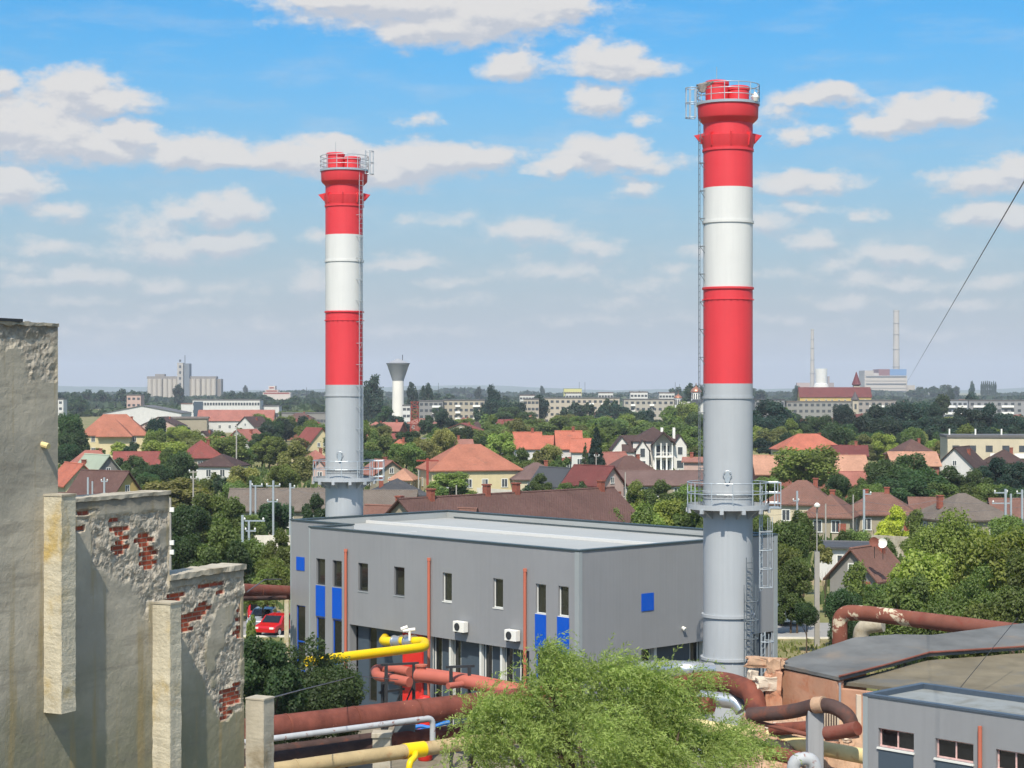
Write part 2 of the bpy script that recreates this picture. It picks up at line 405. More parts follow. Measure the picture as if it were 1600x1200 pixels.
M['tanpipe'] = mat('stained_tan_insulation', (168, 148, 110), rough=0.85, var=0.15, vscale=1.4, bump=0.3, bscale=6, dirt=(150, 92, 52), dscale=1.8, dlo=.55, dhi=.75, spec=0.2)
M['cream'] = mat('cream_insulation', (206, 188, 136), rough=0.85, var=0.12, vscale=1.4, bump=0.25, bscale=6, dirt=(166, 110, 70), dscale=1.5, dlo=.58, dhi=.78, spec=0.2)
M['palepipe'] = mat('flaking_white_pipe', (164, 166, 166), rough=0.6, var=0.1, vscale=2, dirt=(120, 76, 66), dscale=3.0, dlo=.57, dhi=.63)
M['conc'] = mat('weathered_concrete', (168, 160, 142), rough=0.9, var=0.15, vscale=1.5, bump=0.3, bscale=8, dirt=(128, 116, 92), dscale=1.2, streak=0.15)
M['conc_y'] = mat('cream_stained_concrete', (184, 176, 154), rough=0.9, var=0.14, vscale=1.5, bump=0.5, bscale=12, dirt=(168, 144, 84), dscale=1.0, dlo=.5, dhi=.72, streak=0.16)
M['conc_w'] = mat('pale_concrete_fence', (206, 200, 186), rough=0.9, var=0.1, vscale=0.6, streak=0.1)
M['pole'] = mat('pole_concrete', (150, 146, 138), rough=0.9, var=0.1, vscale=1)
M['wood'] = mat('bark', (84, 70, 56), rough=0.95, var=0.25, vscale=3)
M['bitumen'] = mat('grey_bitumen_roof', (96, 97, 95), rough=0.9, var=0.28, vscale=0.5, bump=0.15, bscale=3, dirt=(122, 110, 96), dscale=0.35, dlo=.5, dhi=.75, spec=0.3)
M['bitumen_b'] = mat('brownish_felt_roof', (112, 104, 86), rough=0.9, var=0.3, vscale=0.5, bump=0.15, bscale=3, dirt=(96, 96, 92), dscale=0.3, dlo=.45, dhi=.7, spec=0.2)
M['ochre'] = mat('salmon_plaster', (178, 136, 110), rough=0.95, var=0.12, vscale=0.7, bump=0.4, bscale=4, dirt=(166, 104, 74), dscale=0.9, dlo=.45, dhi=.75, spec=0.15)
M['plaster_w'] = mat('flaking_white_plaster', (190, 176, 156), rough=0.95, var=0.12, vscale=1, bump=0.4, bscale=5, dirt=(168, 132, 110), dscale=1.2, dlo=.52, dhi=.7)
M['rubble'] = mat('broken_brick_and_plaster', (168, 138, 112), rough=0.95, var=0.2, vscale=2, bump=0.8, bscale=4, dirt=(150, 100, 78), dscale=1.5, dlo=.5, dhi=.66)
M['brick'] = mat('chimney_brick', (136, 78, 62), rough=0.9, var=0.2, vscale=4, bump=0.3)
M['wall'] = mat('house_plaster', (200, 190, 170), rough=0.9, var=0.06, vscale=0.6, obj_color=True, streak=0.07)
M['roof'] = roof_mat('clay_tile_roof', (190, 90, 60), 0.26)
M['sheet'] = mat('painted_roof_sheet', (140, 120, 110), rough=0.7, var=0.08, vscale=0.5, obj_color=True)
M['paint'] = mat('object_paint', (200, 200, 200), rough=0.45, var=0.04, obj_color=True)
M['pane'] = mat('far_window', (70, 74, 78), rough=0.25, var=0.3, vscale=0.9, spec=0.6)
M['white'] = mat('white_paint', (226, 224, 216), rough=0.6, var=0.04)
M['farstack'] = mat('faded_concrete_stack', (172, 164, 152), rough=0.9, var=0.05, vscale=0.02)
M['leaf'] = leaf_mat('foliage')
M['grass'] = mat('dry_grass_ground', (112, 112, 72), rough=1, var=0.2, vscale=0.25, dirt=(142, 128, 98), dscale=0.12, dlo=.45, dhi=.65, spec=0.1)
M['asphalt'] = mat('grey_road', (140, 138, 134), rough=0.95, var=0.08, vscale=0.6)
M['gravel'] = mat('yard_gravel', (128, 120, 104), rough=1, var=0.2, vscale=0.7, dirt=(96, 92, 74), dscale=0.3)
M['carred'] = mat('red_car_paint', (176, 22, 26), rough=0.2, var=0.02, spec=0.7)
M['cargrey'] = mat('silver_car_paint', (168, 172, 178), rough=0.25, var=0.02, metal=0.4)
M['tyre'] = mat('tyre_rubber', (28, 28, 28), rough=0.9, var=0.1)
M['hose'] = mat('blue_hose', (20, 110, 190), rough=0.5, var=0.1)
M['bluebarrel'] = mat('blue_plastic', (30, 60, 150), rough=0.5, var=0.08)
M['tarp'] = mat('grey_tarpaulin', (150, 140, 134), rough=0.8, var=0.15, vscale=3)
M['tank'] = mat('bluish_tank_concrete', (146, 148, 150), rough=0.9, var=0.08, vscale=0.1, streak=0.15)
M['tower_w'] = mat('white_tower_shaft', (214, 210, 200), rough=0.9, var=0.05, vscale=0.1)
M['copperdome'] = mat('copper_dome', (176, 122, 98), rough=0.35, metal=0.5, var=0.06)
M['hill'] = mat('far_hill_fields', (78, 92, 70), rough=1, var=0.2, vscale=0.002)
M['cable'] = mat('steel_cable', (84, 84, 90), rough=0.5, var=0.05)
M['redsteel'] = mat('oxide_red_steel', (140, 60, 48), rough=0.7, var=0.1)
# ribbed panels for the cladding
def add_ribs(m, sc_, st):
    t = m.node_tree; n = NT(t); b = [x for x in t.nodes if x.type == 'BSDF_PRINCIPLED'][0]
    tcn = [x for x in t.nodes if x.type == 'TEX_COORD'][0]
    sp = n.n('ShaderNodeSeparateXYZ'); n.l(tcn.outputs['Object'], sp.inputs[0])
    w = n.math('PINGPONG', n.math('MULTIPLY', n.math('ADD', sp.outputs[0], n.math('MULTIPLY', sp.outputs[1], 0.2)), sc_), 0.5)
    bp = n.n('ShaderNodeBump'); bp.inputs['Strength'].default_value = st; bp.inputs['Distance'].default_value = 0.03
    n.l(w, bp.inputs['Height']); n.l(bp.outputs[0], b.inputs['Normal'])
add_ribs(M['panel'], 5.0, 0.12); add_ribs(M['panel_dark'], 5.0, 0.12)

# ---------------------------------------------------------------- ruined wall material (mask attributes: brick, rough)
def ruin_mat():
    m = bpy.data.materials.new('crumbling_plaster_over_brick'); m.use_nodes = True; t = m.node_tree; t.nodes.clear(); n = NT(t)
    out = n.n('ShaderNodeOutputMaterial'); b = n.n('ShaderNodeBsdfPrincipled'); n.l(b.outputs[0], out.inputs[0])
    uv = n.n('ShaderNodeUVMap'); uv.uv_map = 'wallmap'; vec = uv.outputs[0]       # metres along the wall, metres up
    a1 = n.n('ShaderNodeAttribute'); a1.attribute_name = 'brick'; a2 = n.n('ShaderNodeAttribute'); a2.attribute_name = 'rough'
    br = n.n('ShaderNodeTexBrick'); n.l(vec, br.inputs['Vector']); br.inputs['Scale'].default_value = 1.0
    br.inputs['Brick Width'].default_value = 0.25; br.inputs['Row Height'].default_value = 0.075; br.inputs['Mortar Size'].default_value = 0.009
    br.inputs['Color1'].default_value = lin((178, 84, 58)); br.inputs['Color2'].default_value = lin((140, 70, 54)); br.inputs['Mortar'].default_value = lin((150, 130, 112))
    big = n.noise(vec, 0.55, 6, 0.6); mid = n.noise(vec, 3.0, 7, 0.7); fine = n.noise(vec, 22, 5, 0.7)
    pl = n.mix(n.ramp(big, 0.35, 0.65), lin((180, 171, 152)), lin((152, 146, 131)))
    sp = n.n('ShaderNodeSeparateXYZ'); n.l(vec, sp.inputs[0])
    green = n.ramp(n.math('ADD', sp.outputs[1], n.math('MULTIPLY', n.noise(vec, 0.9, 5, 0.6), 3.2)), 16.2, 13.4)
    pl = n.mix(n.math('MULTIPLY', green, 0.75), pl, lin((112, 112, 86)))
    sv = n.vm('MULTIPLY', vec, (2.6, 0.16, 1)).outputs[0]
    st = n.ramp(n.noise(sv, 1.6, 5, 0.6), 0.5, 0.7, 0, 0.75)
    hb2 = n.ramp(n.noise(n.vm('MULTIPLY', vec, (0.25, 1.6, 1)).outputs[0], 1.3, 5, 0.65), 0.5, 0.66, 0, 0.55); pl = n.mix(hb2, pl, lin((122, 116, 104)))
    pl = n.mix(st, pl, lin((150, 134, 96)))
    lite = n.ramp(mid, 0.58, 0.78, 0, 0.45); pl = n.mix(lite, pl, lin((186, 180, 168)))
    dk = n.ramp(mid, 0.36, 0.22, 0, 0.5); pl = n.mix(dk, pl, lin((104, 98, 88)))
    crumb = n.mix(n.ramp(n.noise(vec, 9, 5, 0.7), 0.4, 0.62), lin((140, 132, 118)), lin((180, 171, 154)))
    pl = n.mix(a2.outputs['Fac'], pl, crumb)
    brn = n.mix(n.ramp(n.noise(vec, 6, 4, 0.7), 0.55, 0.75, 0, .5), br.outputs['Color'], lin((170, 150, 132)))
    col = n.mix(a1.outputs['Fac'], pl, brn)
    # dark weathering along the top edges (measured from the cap) comes as its own attribute
    a3 = n.n('ShaderNodeAttribute'); a3.attribute_name = 'soot'
    col = n.mix(n.math('MULTIPLY', a3.outputs['Fac'], n.ramp(mid, 0.3, 0.6, 0.35, 0.85)), col, lin((92, 88, 80)))
    n.l(col, b.inputs['Base Color']); b.inputs['Roughness'].default_value = 0.95; b.inputs['Specular IOR Level'].default_value = 0.15
    bp = n.n('ShaderNodeBump'); bp.inputs['Strength'].default_value = 0.55; bp.inputs['Distance'].default_value = 0.02
    h = n.math('ADD', n.math('MULTIPLY', fine, 0.5), n.math('MULTIPLY', n.noise(vec, 7, 5, .65), 0.6))
    hb = n.math('MULTIPLY', n.math('SUBTRACT', 1.0, br.outputs['Fac']), a1.outputs['Fac'])
    n.l(n.math('ADD', h, hb), bp.inputs['Height']); n.l(bp.outputs[0], b.inputs['Normal'])
    return m
M['ruin'] = ruin_mat()
# ---------------------------------------------------------------- shared builders
class Plane:
    """vertical wall plane: s metres along d from o, z up, off = outwards"""
    def __init__(s, o, d, n): s.o = Vector((o[0], o[1], 0)); s.d = Vector((d[0], d[1], 0)); s.n = Vector((n[0], n[1], 0))
    def p(s, u, z, off=0): q = s.o+s.d*u+s.n*off; return Vector((q.x, q.y, z))
    def s_at(s, px):
        k = (px-800)/F; return (s.o.x-k*s.o.y)/(k*s.d.y-s.d.x)
    def z_at(s, px, py):
        u = s.s_at(px); return CZ-(py-HZ)*(s.o.y+s.d.y*u)/F
    def box(s, mb, u0, u1, z0, z1, o0, o1):
        u0, u1 = min(u0,u1), max(u0,u1)
        a = [s.p(u0,0,o0), s.p(u1,0,o0), s.p(u1,0,o1), s.p(u0,0,o1)]
        c = (a[1]-a[0]).cross(a[2]-a[1]).z
        if c < 0: a = a[::-1]
        mb.hexa([Vector((q.x,q.y,z0)) for q in a], [Vector((q.x,q.y,z1)) for q in a])
def wall_open(mb, pl, u0, u1, z0, z1, holes, depth=0.15):
    """front face with rectangular holes and their reveals; holes: (ua,ub,za,zb)"""
    us = sorted(set([u0, u1]+[h[i] for h in holes for i in (0, 1)])); zs = sorted(set([z0, z1]+[h[i] for h in holes for i in (2, 3)]))
    us = [u for u in us if u0-1e-6 <= u <= u1+1e-6]; zs = [z for z in zs if z0-1e-6 <= z <= z1+1e-6]
    flip = pl.d.cross(Vector((0,0,1))).dot(pl.n) < 0
    def q(a, b, c, d): mb.face(*( (a,b,c,d) if not flip else (d,c,b,a)))
    for i in range(len(us)-1):
        for j in range(len(zs)-1):
            um, zm = (us[i]+us[i+1])/2, (zs[j]+zs[j+1])/2
            if any(h[0] < um < h[1] and h[2] < zm < h[3] for h in holes): continue
            q(pl.p(us[i],zs[j]), pl.p(us[i+1],zs[j]), pl.p(us[i+1],zs[j+1]), pl.p(us[i],zs[j+1]))
    for (a, b, c, d) in holes:
        q(pl.p(a,c), pl.p(a,d), pl.p(a,d,-depth), pl.p(a,c,-depth))
        q(pl.p(b,d), pl.p(b,c), pl.p(b,c,-depth), pl.p(b,d,-depth))
        q(pl.p(a,d), pl.p(b,d), pl.p(b,d,-depth), pl.p(a,d,-depth))
        q(pl.p(b,c), pl.p(a,c), pl.p(a,c,-depth), pl.p(b,c,-depth))
def window(par, pl, a, b, c, d, fm, pm, fw=0.06, rec=0.1, vb=0, hb=(), label=None):
    a, b = min(a,b), max(a,b)
    f = MB()
    pl.box(f, a+.002, b-.002, c+.002, c+fw, -rec-.06, -rec+.03); pl.box(f, a+.002, b-.002, d-fw, d-.002, -rec-.06, -rec)
    pl.box(f, a+.002, a+fw, c+fw, d-fw, -rec-.06, -rec); pl.box(f, b-fw, b-.002, c+fw, d-fw, -rec-.06, -rec)
    for k in range(vb):
        m = a+(b-a)*(k+1)/(vb+1); pl.box(f, m-fw/2, m+fw/2, c+fw, d-fw, -rec-.055, -rec-.005)
    for h in hb:
        m = c+(d-c)*h; pl.box(f, a+fw, b-fw, m-.04, m+.04, -rec-.05, -rec+.005)
    o = f.build('window', fm, par)
    if label: o['label'] = label
    g = MB(); pl.box(g, a+fw, b-fw, c+fw, d-fw, -rec-.045, -rec-.03); g.build('pane', pm, o)
    return o
def ring(mb, c, r, z, t, n=40):
    rings = []
    for k in range(n):
        a = 2*math.pi*k/n; ca, sa = math.cos(a), math.sin(a)
        rings.append([(c[0]+(r+t*math.cos(q))*ca, c[1]+(r+t*math.cos(q))*sa, z+t*math.sin(q)) for q in (0, -1.5708, 3.1416, 1.5708)])
    mb.rings(rings, closed=True)
def arc_pts(c, r, z, a0, a1, n=24): return [(c[0]+r*math.cos(R(a0+(a1-a0)*k/n)), c[1]+r*math.sin(R(a0+(a1-a0)*k/n)), z) for k in range(n+1)]
def ladder(mb, c, az, r, z0, z1, w=0.42, rung=0.3, t=0.035, cage=None, out=0.7):
    """az in degrees seen from the stack's axis; cage=(z0,z1)"""
    a = R(az); e = Vector((math.cos(a), math.sin(a), 0)); tt = Vector((-e.y, e.x, 0)); b = Vector((c[0], c[1], 0))+e*r
    for sgn in (-1, 1): mb.bar(b+tt*sgn*w/2+Vector((0,0,z0)), b+tt*sgn*w/2+Vector((0,0,z1)), t)
    z = z0+.15
    while z < z1: mb.bar(b-tt*w/2+Vector((0,0,z)), b+tt*w/2+Vector((0,0,z)), t*.8); z += rung
    if cage:
        z = cage[0]
        while z <= cage[1]+.01:
            pts = [b+tt*(w*.85)*math.cos(q)+e*(out*math.sin(q))+Vector((0,0,z)) for q in [math.pi*k/8 for k in range(9)]]
            mb.tube(pts, t*.6, 4); z += 0.9
        for q in [math.pi*k/4 for k in range(5)]:
            p = b+tt*(w*.85)*math.cos(q)+e*(out*math.sin(q)); mb.bar(p+Vector((0,0,cage[0])), p+Vector((0,0,cage[1])), t*.7)
def railing(mb, c, r, z, h, a0, a1, posts, levels=(0.5, 1.0), t=0.035, kick=True):
    for lv in levels: mb.tube(arc_pts(c, r, z+h*lv, a0, a1, 32), t*.8, 6)
    for k in range(posts+1):
        a = R(a0+(a1-a0)*k/posts); p = Vector((c[0]+r*math.cos(a), c[1]+r*math.sin(a), z)); mb.bar(p, p+Vector((0,0,h)), t*1.3)

# ---------------------------------------------------------------- ground
gmb = MB(); gmb.face((-9000,-60,0),(9000,-60,0),(9000,16000,0),(-9000,16000,0))
struct(gmb.build('ground', M['grass']))
ymb = MB(); ymb.face((-40,-20,.006),(40,-20,.006),(40,100,.006),(-40,100,.006)); struct(ymb.build('yard_paving', M['gravel']))
rmb = MB(); rmb.face((-60,136,.012),(60,133,.012),(60,142,.012),(-60,145,.012)); struct(rmb.build('road', M['asphalt']))
kmb = MB(); kmb.hexa([(-60,135.7,0),(60,132.7,0),(60,132.9,0),(-60,135.9,0)],[(-60,135.7,.13),(60,132.7,.13),(60,132.9,.13),(-60,135.9,.13)]); struct(kmb.build('kerb', M['conc_w']))

# ---------------------------------------------------------------- ruined stepped wall (foreground left)
T_ = Vector((0.435, 0.900, 0)).normalized(); NRM = Vector((T_.y, -T_.x, 0))
RW = Plane((-6.85, 28.0), T_, NRM)
def blob(u, z, lst):
    best = 0
    for (cu, cz, ru, rz) in lst:
        d = math.hypot((u-cu)/ru, (z-cz)/rz)
        w = noise.noise(Vector((u*3.1, z*3.1, 5)))*0.9+noise.noise(Vector((u*9, z*9, 2)))*0.5
        best = max(best, min(1, max(0, (1.0+0.55*w-d)*5)))
    return best
def pxl(lst):
    out = []
    for (px, py, rx, ry) in lst:
        u = RW.s_at(px); Y = 28+.9*u
        out.append((u, RW.z_at(px, py), rx*Y/F/.62, ry*Y/F))
    return out
BRICKS = pxl([(184,811,6,6),(191,832,15,15),(228,843,12,13),(232,870,13,20),(188,856,11,11),(204,882,7,7),(125,827,8,4),(134,800,18,4),
 (272,932,17,11),(298,965,18,11),(318,953,9,9),(291,981,12,8),(328,914,18,7),(347,929,6,4),(380,960,6,20),(376,990,11,13),(362,1090,22,24),(354,1116,12,9)])
def roughness_at(u, z):
    """how far the plaster has crumbled at a place on the wall"""
    n0 = noise.fractal(Vector((u*1.3, z*1.3, 9)), 1.0, 2.0, 4)
    if u < 0:
        return 0.0 if z < 18.1 else min(1, max(0, (n0*1.4+0.05+(z-18.45)*.7)*4))
    if u < 2.8:
        lim = 15.9-0.55*u-0.35+(0.55 if u < .8 else 0)+n0*.6
        lim = max(lim, 14.3+n0*.5)
        if u < 0.25: lim += .3
        v = (z-lim)*4
        if z > 16.0: v = min(v, (16.05-z)*10)
        isl = (n0+0.42)*5
        return min(1, max(0, min(v, isl)))
    u2 = u-2.8
    lim = 14.35-1.55*u2+n0*.55
    if u2 > 1.35: lim = 12.35+n0*.25
    if z > 14.72: return min(1, max(0, n0*4))*.4
    return min(1, max(0, min((z-lim)*4, (n0+0.40)*5)))
def ruined_section(u0, u1, zb, ztop_fn, du, dz):
    nu = max(1, round((u1-u0)/du)); nz = round((ztop_fn(u0)-zb)/dz)
    V = []; FC = []; A = []; B_ = []; C_ = []; UVs = []
    for j in range(nz+1):
        for i in range(nu+1):
            u = u0+(u1-u0)*i/nu; zt = ztop_fn(u); z = zb+(zt-zb)*j/nz
            row = math.floor(z/.075); so = .125 if row % 2 else 0.0; cu = (math.floor((u+so)/.25)+.5)*.25-so; cz = (row+.5)*.075
            br = (1.0 if blob(cu, cz, BRICKS) > .5 else 0.0) if u > -.2 else 0.0
            rg = roughness_at(u, z)
            rg = max(rg, min(1, blob(u, z, [(a, b, c*1.25, d*1.25) for (a, b, c, d) in BRICKS])) if u > -.2 else 0)
            n1_ = noise.fractal(Vector((u*5, z*5, 1)), .9, 2.1, 5)
            cell = noise.noise(Vector((u*16, z*14, 3)))
            lay = math.floor((noise.fractal(Vector((u*2.6+.3*n1_, z*2.6, 8)), .8, 2, 4)+.6)*5)/5
            d = rg*(-0.034+0.034*lay+0.016*n1_+0.006*cell)+0.004*n1_
            if br > .5: d = -0.05+0.004*cell
            V.append(tuple(RW.p(u, z, d))); UVs.append((u, z)); A.append(br); B_.append(rg)
            C_.append(max(0, min(1, 1-(zt-z)/.28)))
    w = nu+1
    for j in range(nz):
        for i in range(nu):
            FC.append((j*w+i, j*w+i+1, (j+1)*w+i+1, (j+1)*w+i))
    return V, FC, A, B_, C_, UVs
def top1(u): return 18.985+0.02*noise.noise(Vector((u*3,0,1)))
def top2(u): return 16.29+0.02*noise.noise(Vector((u*4,0,2)))
def top3(u): return 14.9+0.025*noise.noise(Vector((u*4,0,4)))
ruin = thing('ruined_wall', RW.p(0,0), 'tall stepped ruined wall of stained grey plaster with bare brick patches', 'wall')
VV=[];FF=[];AA=[];BB=[];CC=[];UU=[]
for args in ((-3.2, 0, 11.2, top1, .05, .05), (0, 2.8, 11.0, top2, .024, .024), (2.8, 4.98, 10.6, top3, .024, .024)):
    V,FC,A,B_,C_,UVs = ruined_section(*args); k = len(VV)
    VV += V; FF += [tuple(q+k for q in f) for f in FC]; AA += A; BB += B_; CC += C_; UU += UVs
body = MB()
for (u0, u1, zt) in ((-3.2, 0, 18.955), (0, 2.8, 16.25), (2.8, 4.98, 14.86)):
    RW.box(body, u0, u1, 0, zt, -0.45, -0.13)
    for (ua, ub) in ((u0, u1),):      # rim closing the gap between skin and core
        RW.box(body, ua, ub, zt-.02, zt+.03, -0.44, -0.03)
RW.box(body, 4.90, 4.965, 0, 14.84, -0.131, -0.012); RW.box(body, -3.2, 4.9, 0, 11.1, -0.129, -0.02)
RW.box(body, -.06, 0, 16.2, 18.94, -0.44, -0.02)
k = len(VV); VV += body.v; FF += [tuple(q+k for q in f) for f in body.f]
nb = len(body.v); AA += [0]*nb; BB += [0]*nb; CC += [.3]*nb; UU += [((Vector(v)-RW.o).dot(T_), v[2]) for v in body.v]
me = bpy.data.meshes.new('wall'); off = ruin.location
me.from_pydata([(v[0]-off.x, v[1]-off.y, v[2]) for v in VV], [], FF); me.materials.append(M['ruin'])
for nm, dat in (('brick', AA), ('rough', BB), ('soot', CC)):
    at = me.attributes.new(nm, 'FLOAT', 'POINT'); at.data.foreach_set('value', dat)
uvl = me.uv_layers.new(name='wallmap')
flat = []
for f in me.polygons:
    for vi in f.vertices: flat += [UU[vi][0], UU[vi][1]]
uvl.data.foreach_set('uv', flat); me.update()
wo_ = bpy.data.objects.new('wall', me); COL.objects.link(wo_); wo_.parent = ruin
# chipped concrete cappings
def chipped(mb, pl, u0, u1, z0, z1, o0, o1, step=.07, amp=.02, seed=0):
    n = max(2, round((u1-u0)/step)); rings = []
    for i in range(n+1):
        u = u0+(u1-u0)*i/n
        j = lambda k: amp*noise.noise(Vector((u*5+k*7, seed, k)))
        rings.append([pl.p(u, z0+j(1), o0), pl.p(u, z0+j(2), o1+j(3)), pl.p(u, z1+j(4), o1+j(5)), pl.p(u, z1+j(6), o0)])
    mb.rings(rings)
cp = MB(); chipped(cp, RW, 0.36, 2.82, 16.27, 16.33, -.5, .02, seed=1); chipped(cp, RW, 2.8, 5.0, 14.85, 14.94, -.5, .03, seed=2, amp=.03)
chipped(cp, RW, -3.2, 0.01, 18.94, 18.99, -.5, .015, seed=3, amp=.03)
cp.build('coping', M['conc'], ruin)
tr = MB(); RW.box(tr, -3.2, -.82, 18.985, 19.03, -.52, .03); tb = tr.build('roofing_felt', M['black'], ruin)
def pier(u, w, p, z0, z1, name='pilaster', wob=.012, seed=0):
    mb = MB(); n = round((z1-z0)/.06); rings = []
    for i in range(n+1):
        z = z0+(z1-z0)*i/n; ring_ = []
        for (a, b) in ((u-w, -.02), (u, -.02), (u, p), (u-w, p)):
            j1 = wob*noise.noise(Vector((z*6, a*9+seed, b*9))); j2 = wob*noise.noise(Vector((z*6+40, a*9, b*9+seed)))
            ring_.append(RW.p(a+j1, z, b+j2))
        rings.append(ring_)
    mb.rings(rings)
    return mb
def pier_px(xl, xm, xr, ytop, ybot, seed):
    # front-left edge xl (foot side hidden), nearest edge xm, far front edge xr
    # nearest edge lies at wall place u, projecting p; solved numerically
    best = None
    for iu in range(-60, 560, 2):
        for ip in range(16, 52):
            u = iu/100; p = ip/100; a = PX(RW.p(u, 0, p))[0]; b = PX(RW.p(u, 0, 0))[0]
            e = abs(a-xm)+abs(b-xl)
            if best is None or e < best[0]: best = (e, u, p)
    _, u, p = best; w = .05
    while PX(RW.p(u+w, 0, p))[0] < xr: w += .005
    Y = RW.p(u, 0, p).y; z1 = CZ-(ytop-HZ)*Y/F; z0 = CZ-(ybot-HZ)*Y/F if ybot else 0
    return u, p, w, z0, z1
for (a, lab) in (((68, 96, 118, 776, 1116, 1), 'upper cream pilaster that ends in mid air'), ((238, 266, 283, 945, None, 2), 'middle cream pilaster with flaking side'), ((385, 412, 428, 1095, None, 3), 'lowest concrete pilaster at the end of the wall')):
    u, p, w, z0, z1 = pier_px(*a)
    o = pier(u+w, w, p, z0, z1, seed=a[5]).build('pilaster', M['conc_y'] if a[5] < 3 else M['conc'], ruin); o['label'] = lab
    c = MB(); RW.box(c, u-.01, u+w+.01, z1+.002, z1+.03, -.02, p+.015); c.build('pilaster_cap', M['conc'], o)
# small stub of pipe sticking out of the high section
st = MB(); q = Vector(RW.p(RW.s_at(66), RW.z_at(66, 694), 0)); st.tube([q-NRM*.02, q+NRM*.12-Vector((0,0,.03))], .045, 10); st.build('pipe_stub', M['cream'], ruin)
# slim post standing behind the step
post = thing('utility_post', (P3(266,800,118).x, 118, 0), 'slim pale post with small insulators rising behind the ruined wall step', 'pole')
mb = MB(); x0 = post.location.x; mb.tube([(x0,118,0),(x0,118,11.1)], [.12,.07], 8); mb.build('pole_shaft', M['pole'], post)
mb = MB()
for z in (10.2, 8.1, 7.5): mb.box(-.2,-.12,0,.24,.12,.28, o=(x0,118,z))
mb.build('insulator', M['ac'], post)

# ---------------------------------------------------------------- the boiler house (grey, blue panels)
d1 = Vector((-.683, .7304, 0)); d2 = Vector((.7304, .683, 0))
Bp = Vector((3.3, 91.3, 0)); Ap = Bp+d1*22.0; Cp = Bp+d2*15.4; Lp = Vector((-13.5, 113.2, 0))
kk = (Cp-Lp).dot(d2); Dp = Lp+d2*kk; Qp = Ap+d2*((Lp-Ap).dot(d2))
ZT = 10.0; ZS = 4.75
bh = thing('boiler_house', (Bp+d2*7+d1*11), 'large flat-roofed grey metal building with bright blue panels and salmon downpipes', 'building')
FA = Plane(Bp, d1, -d2); FB = Plane(Bp, d2, -d1); FL = Plane(Qp, (Lp-Qp).normalized(), -d2)
LA = (Ap-Bp).length; LB = (Cp-Bp).length; LL = (Lp-Qp).length
def rect(pl, x0, x1, y0, y1):
    """photo rectangle -> (s0,s1,z0,z1) on a plane, heights read at its middle"""
    xm = (x0+x1)/2; a, b = sorted((pl.s_at(x0), pl.s_at(x1))); return (a, b, pl.z_at(xm, y1), pl.z_at(xm, y0))
holesA = []
wins = []      # (plane, rect, frame, pane, kwargs)
for (x0, x1, y0, y1) in ((494,508,873,914),(519.6,534,876,917.5),(559.5,575,880,924),(615.5,632,886,931),(691.5,706,895,940),(770.5,786,904,950),(837,853,912.5,959),(872.5,888.5,916,963)):
    r = rect(FA, x0, x1, y0, y1); holesA.append(r); wins.append((FA, r, M['frame_d'] if x0 < 690 else M['frame_w'], M['glass'], dict(fw=.05, rec=.12, hb=())))
blues = []
for (x0, x1, y0, y1) in ((494,508,914.5,963),(519.6,534,918,967)):
    r = rect(FA, x0, x1, y0, y1); blues.append((FA, r)); r2 = (r[0], r[1], .3, r[2]-.05); holesA.append(r2); wins.append((FA, r2, M['blue'], M['glass_b'], dict(fw=.07, rec=.08, hb=(.45,))))
for (x0, x1, y0, y1) in ((836.5,853.5,959.5,1017),(871,889.5,964,1023)):
    r = rect(FA, x0, x1, y0, y1); blues.append((FA, r)); r2 = (r[0], r[1], .3, r[2]-.05); holesA.append(r2); wins.append((FA, r2, M['blue'], M['glass_b'], dict(fw=.07, rec=.08, hb=(.5,))))
sR0, sR1 = sorted((FA.s_at(827), FA.s_at(546)))
holesA.append((sR0, sR1, 0.0, ZS))
wall = MB(); wall_open(wall, FA, 0, LA, 0, ZT, holesA, .5 if False else .2)
sB0 = FB.s_at(1001.5); holesB = [(sB0, LB-.35, 0, ZS)]
wall_open(wall, FB, 0, LB, 0, ZT, holesB, .6)
holesL = []
r = rect(FL, 463, 477, 946, 1010); r = (r[0], r[1], .9, r[3]); holesL.append(r); wins.append((FL, r, M['blue'], M['glass_b'], dict(fw=.06, rec=.08, hb=(.45,))))
wall_open(wall, FL, 0, LL, 0, ZT, holesL, .15)
blues.append((FL, rect(FL, 463.5, 476, 870, 891.5))); blues.append((FB, rect(FB, 1002, 1021, 926.5, 954.5)))
# remaining outer and inner faces of the walls
poly = [Ap, Bp, Cp, Dp, Lp, Qp]
def inset(poly, t):
    out = []; n = len(poly)
    for i in range(n):
        a, b, c = poly[i-1], poly[i], poly[(i+1)%n]
        e0 = (b-a).normalized(); e1 = (c-b).normalized(); n0 = Vector((-e0.y, e0.x, 0)); n1_ = Vector((-e1.y, e1.x, 0))
        m = (n0+n1_); m = m/(1+n0.dot(n1_)); out.append(b+m*t)
    return out
pin = inset(poly, .3)
for i in range(6):
    a, b = poly[i], poly[(i+1)%6]; ia, ib = pin[i], pin[(i+1)%6]
    U = lambda p, z: Vector((p.x, p.y, z))
    if i in (2, 3, 5): wall.face(U(a,0), U(b,0), U(b,ZT), U(a,ZT))
    wall.face(U(a,ZT), U(b,ZT), U(ib,ZT), U(ia,ZT))
wall.build('wall', M['panel'], bh)
rc = MB(); LRC = sR1-sR0
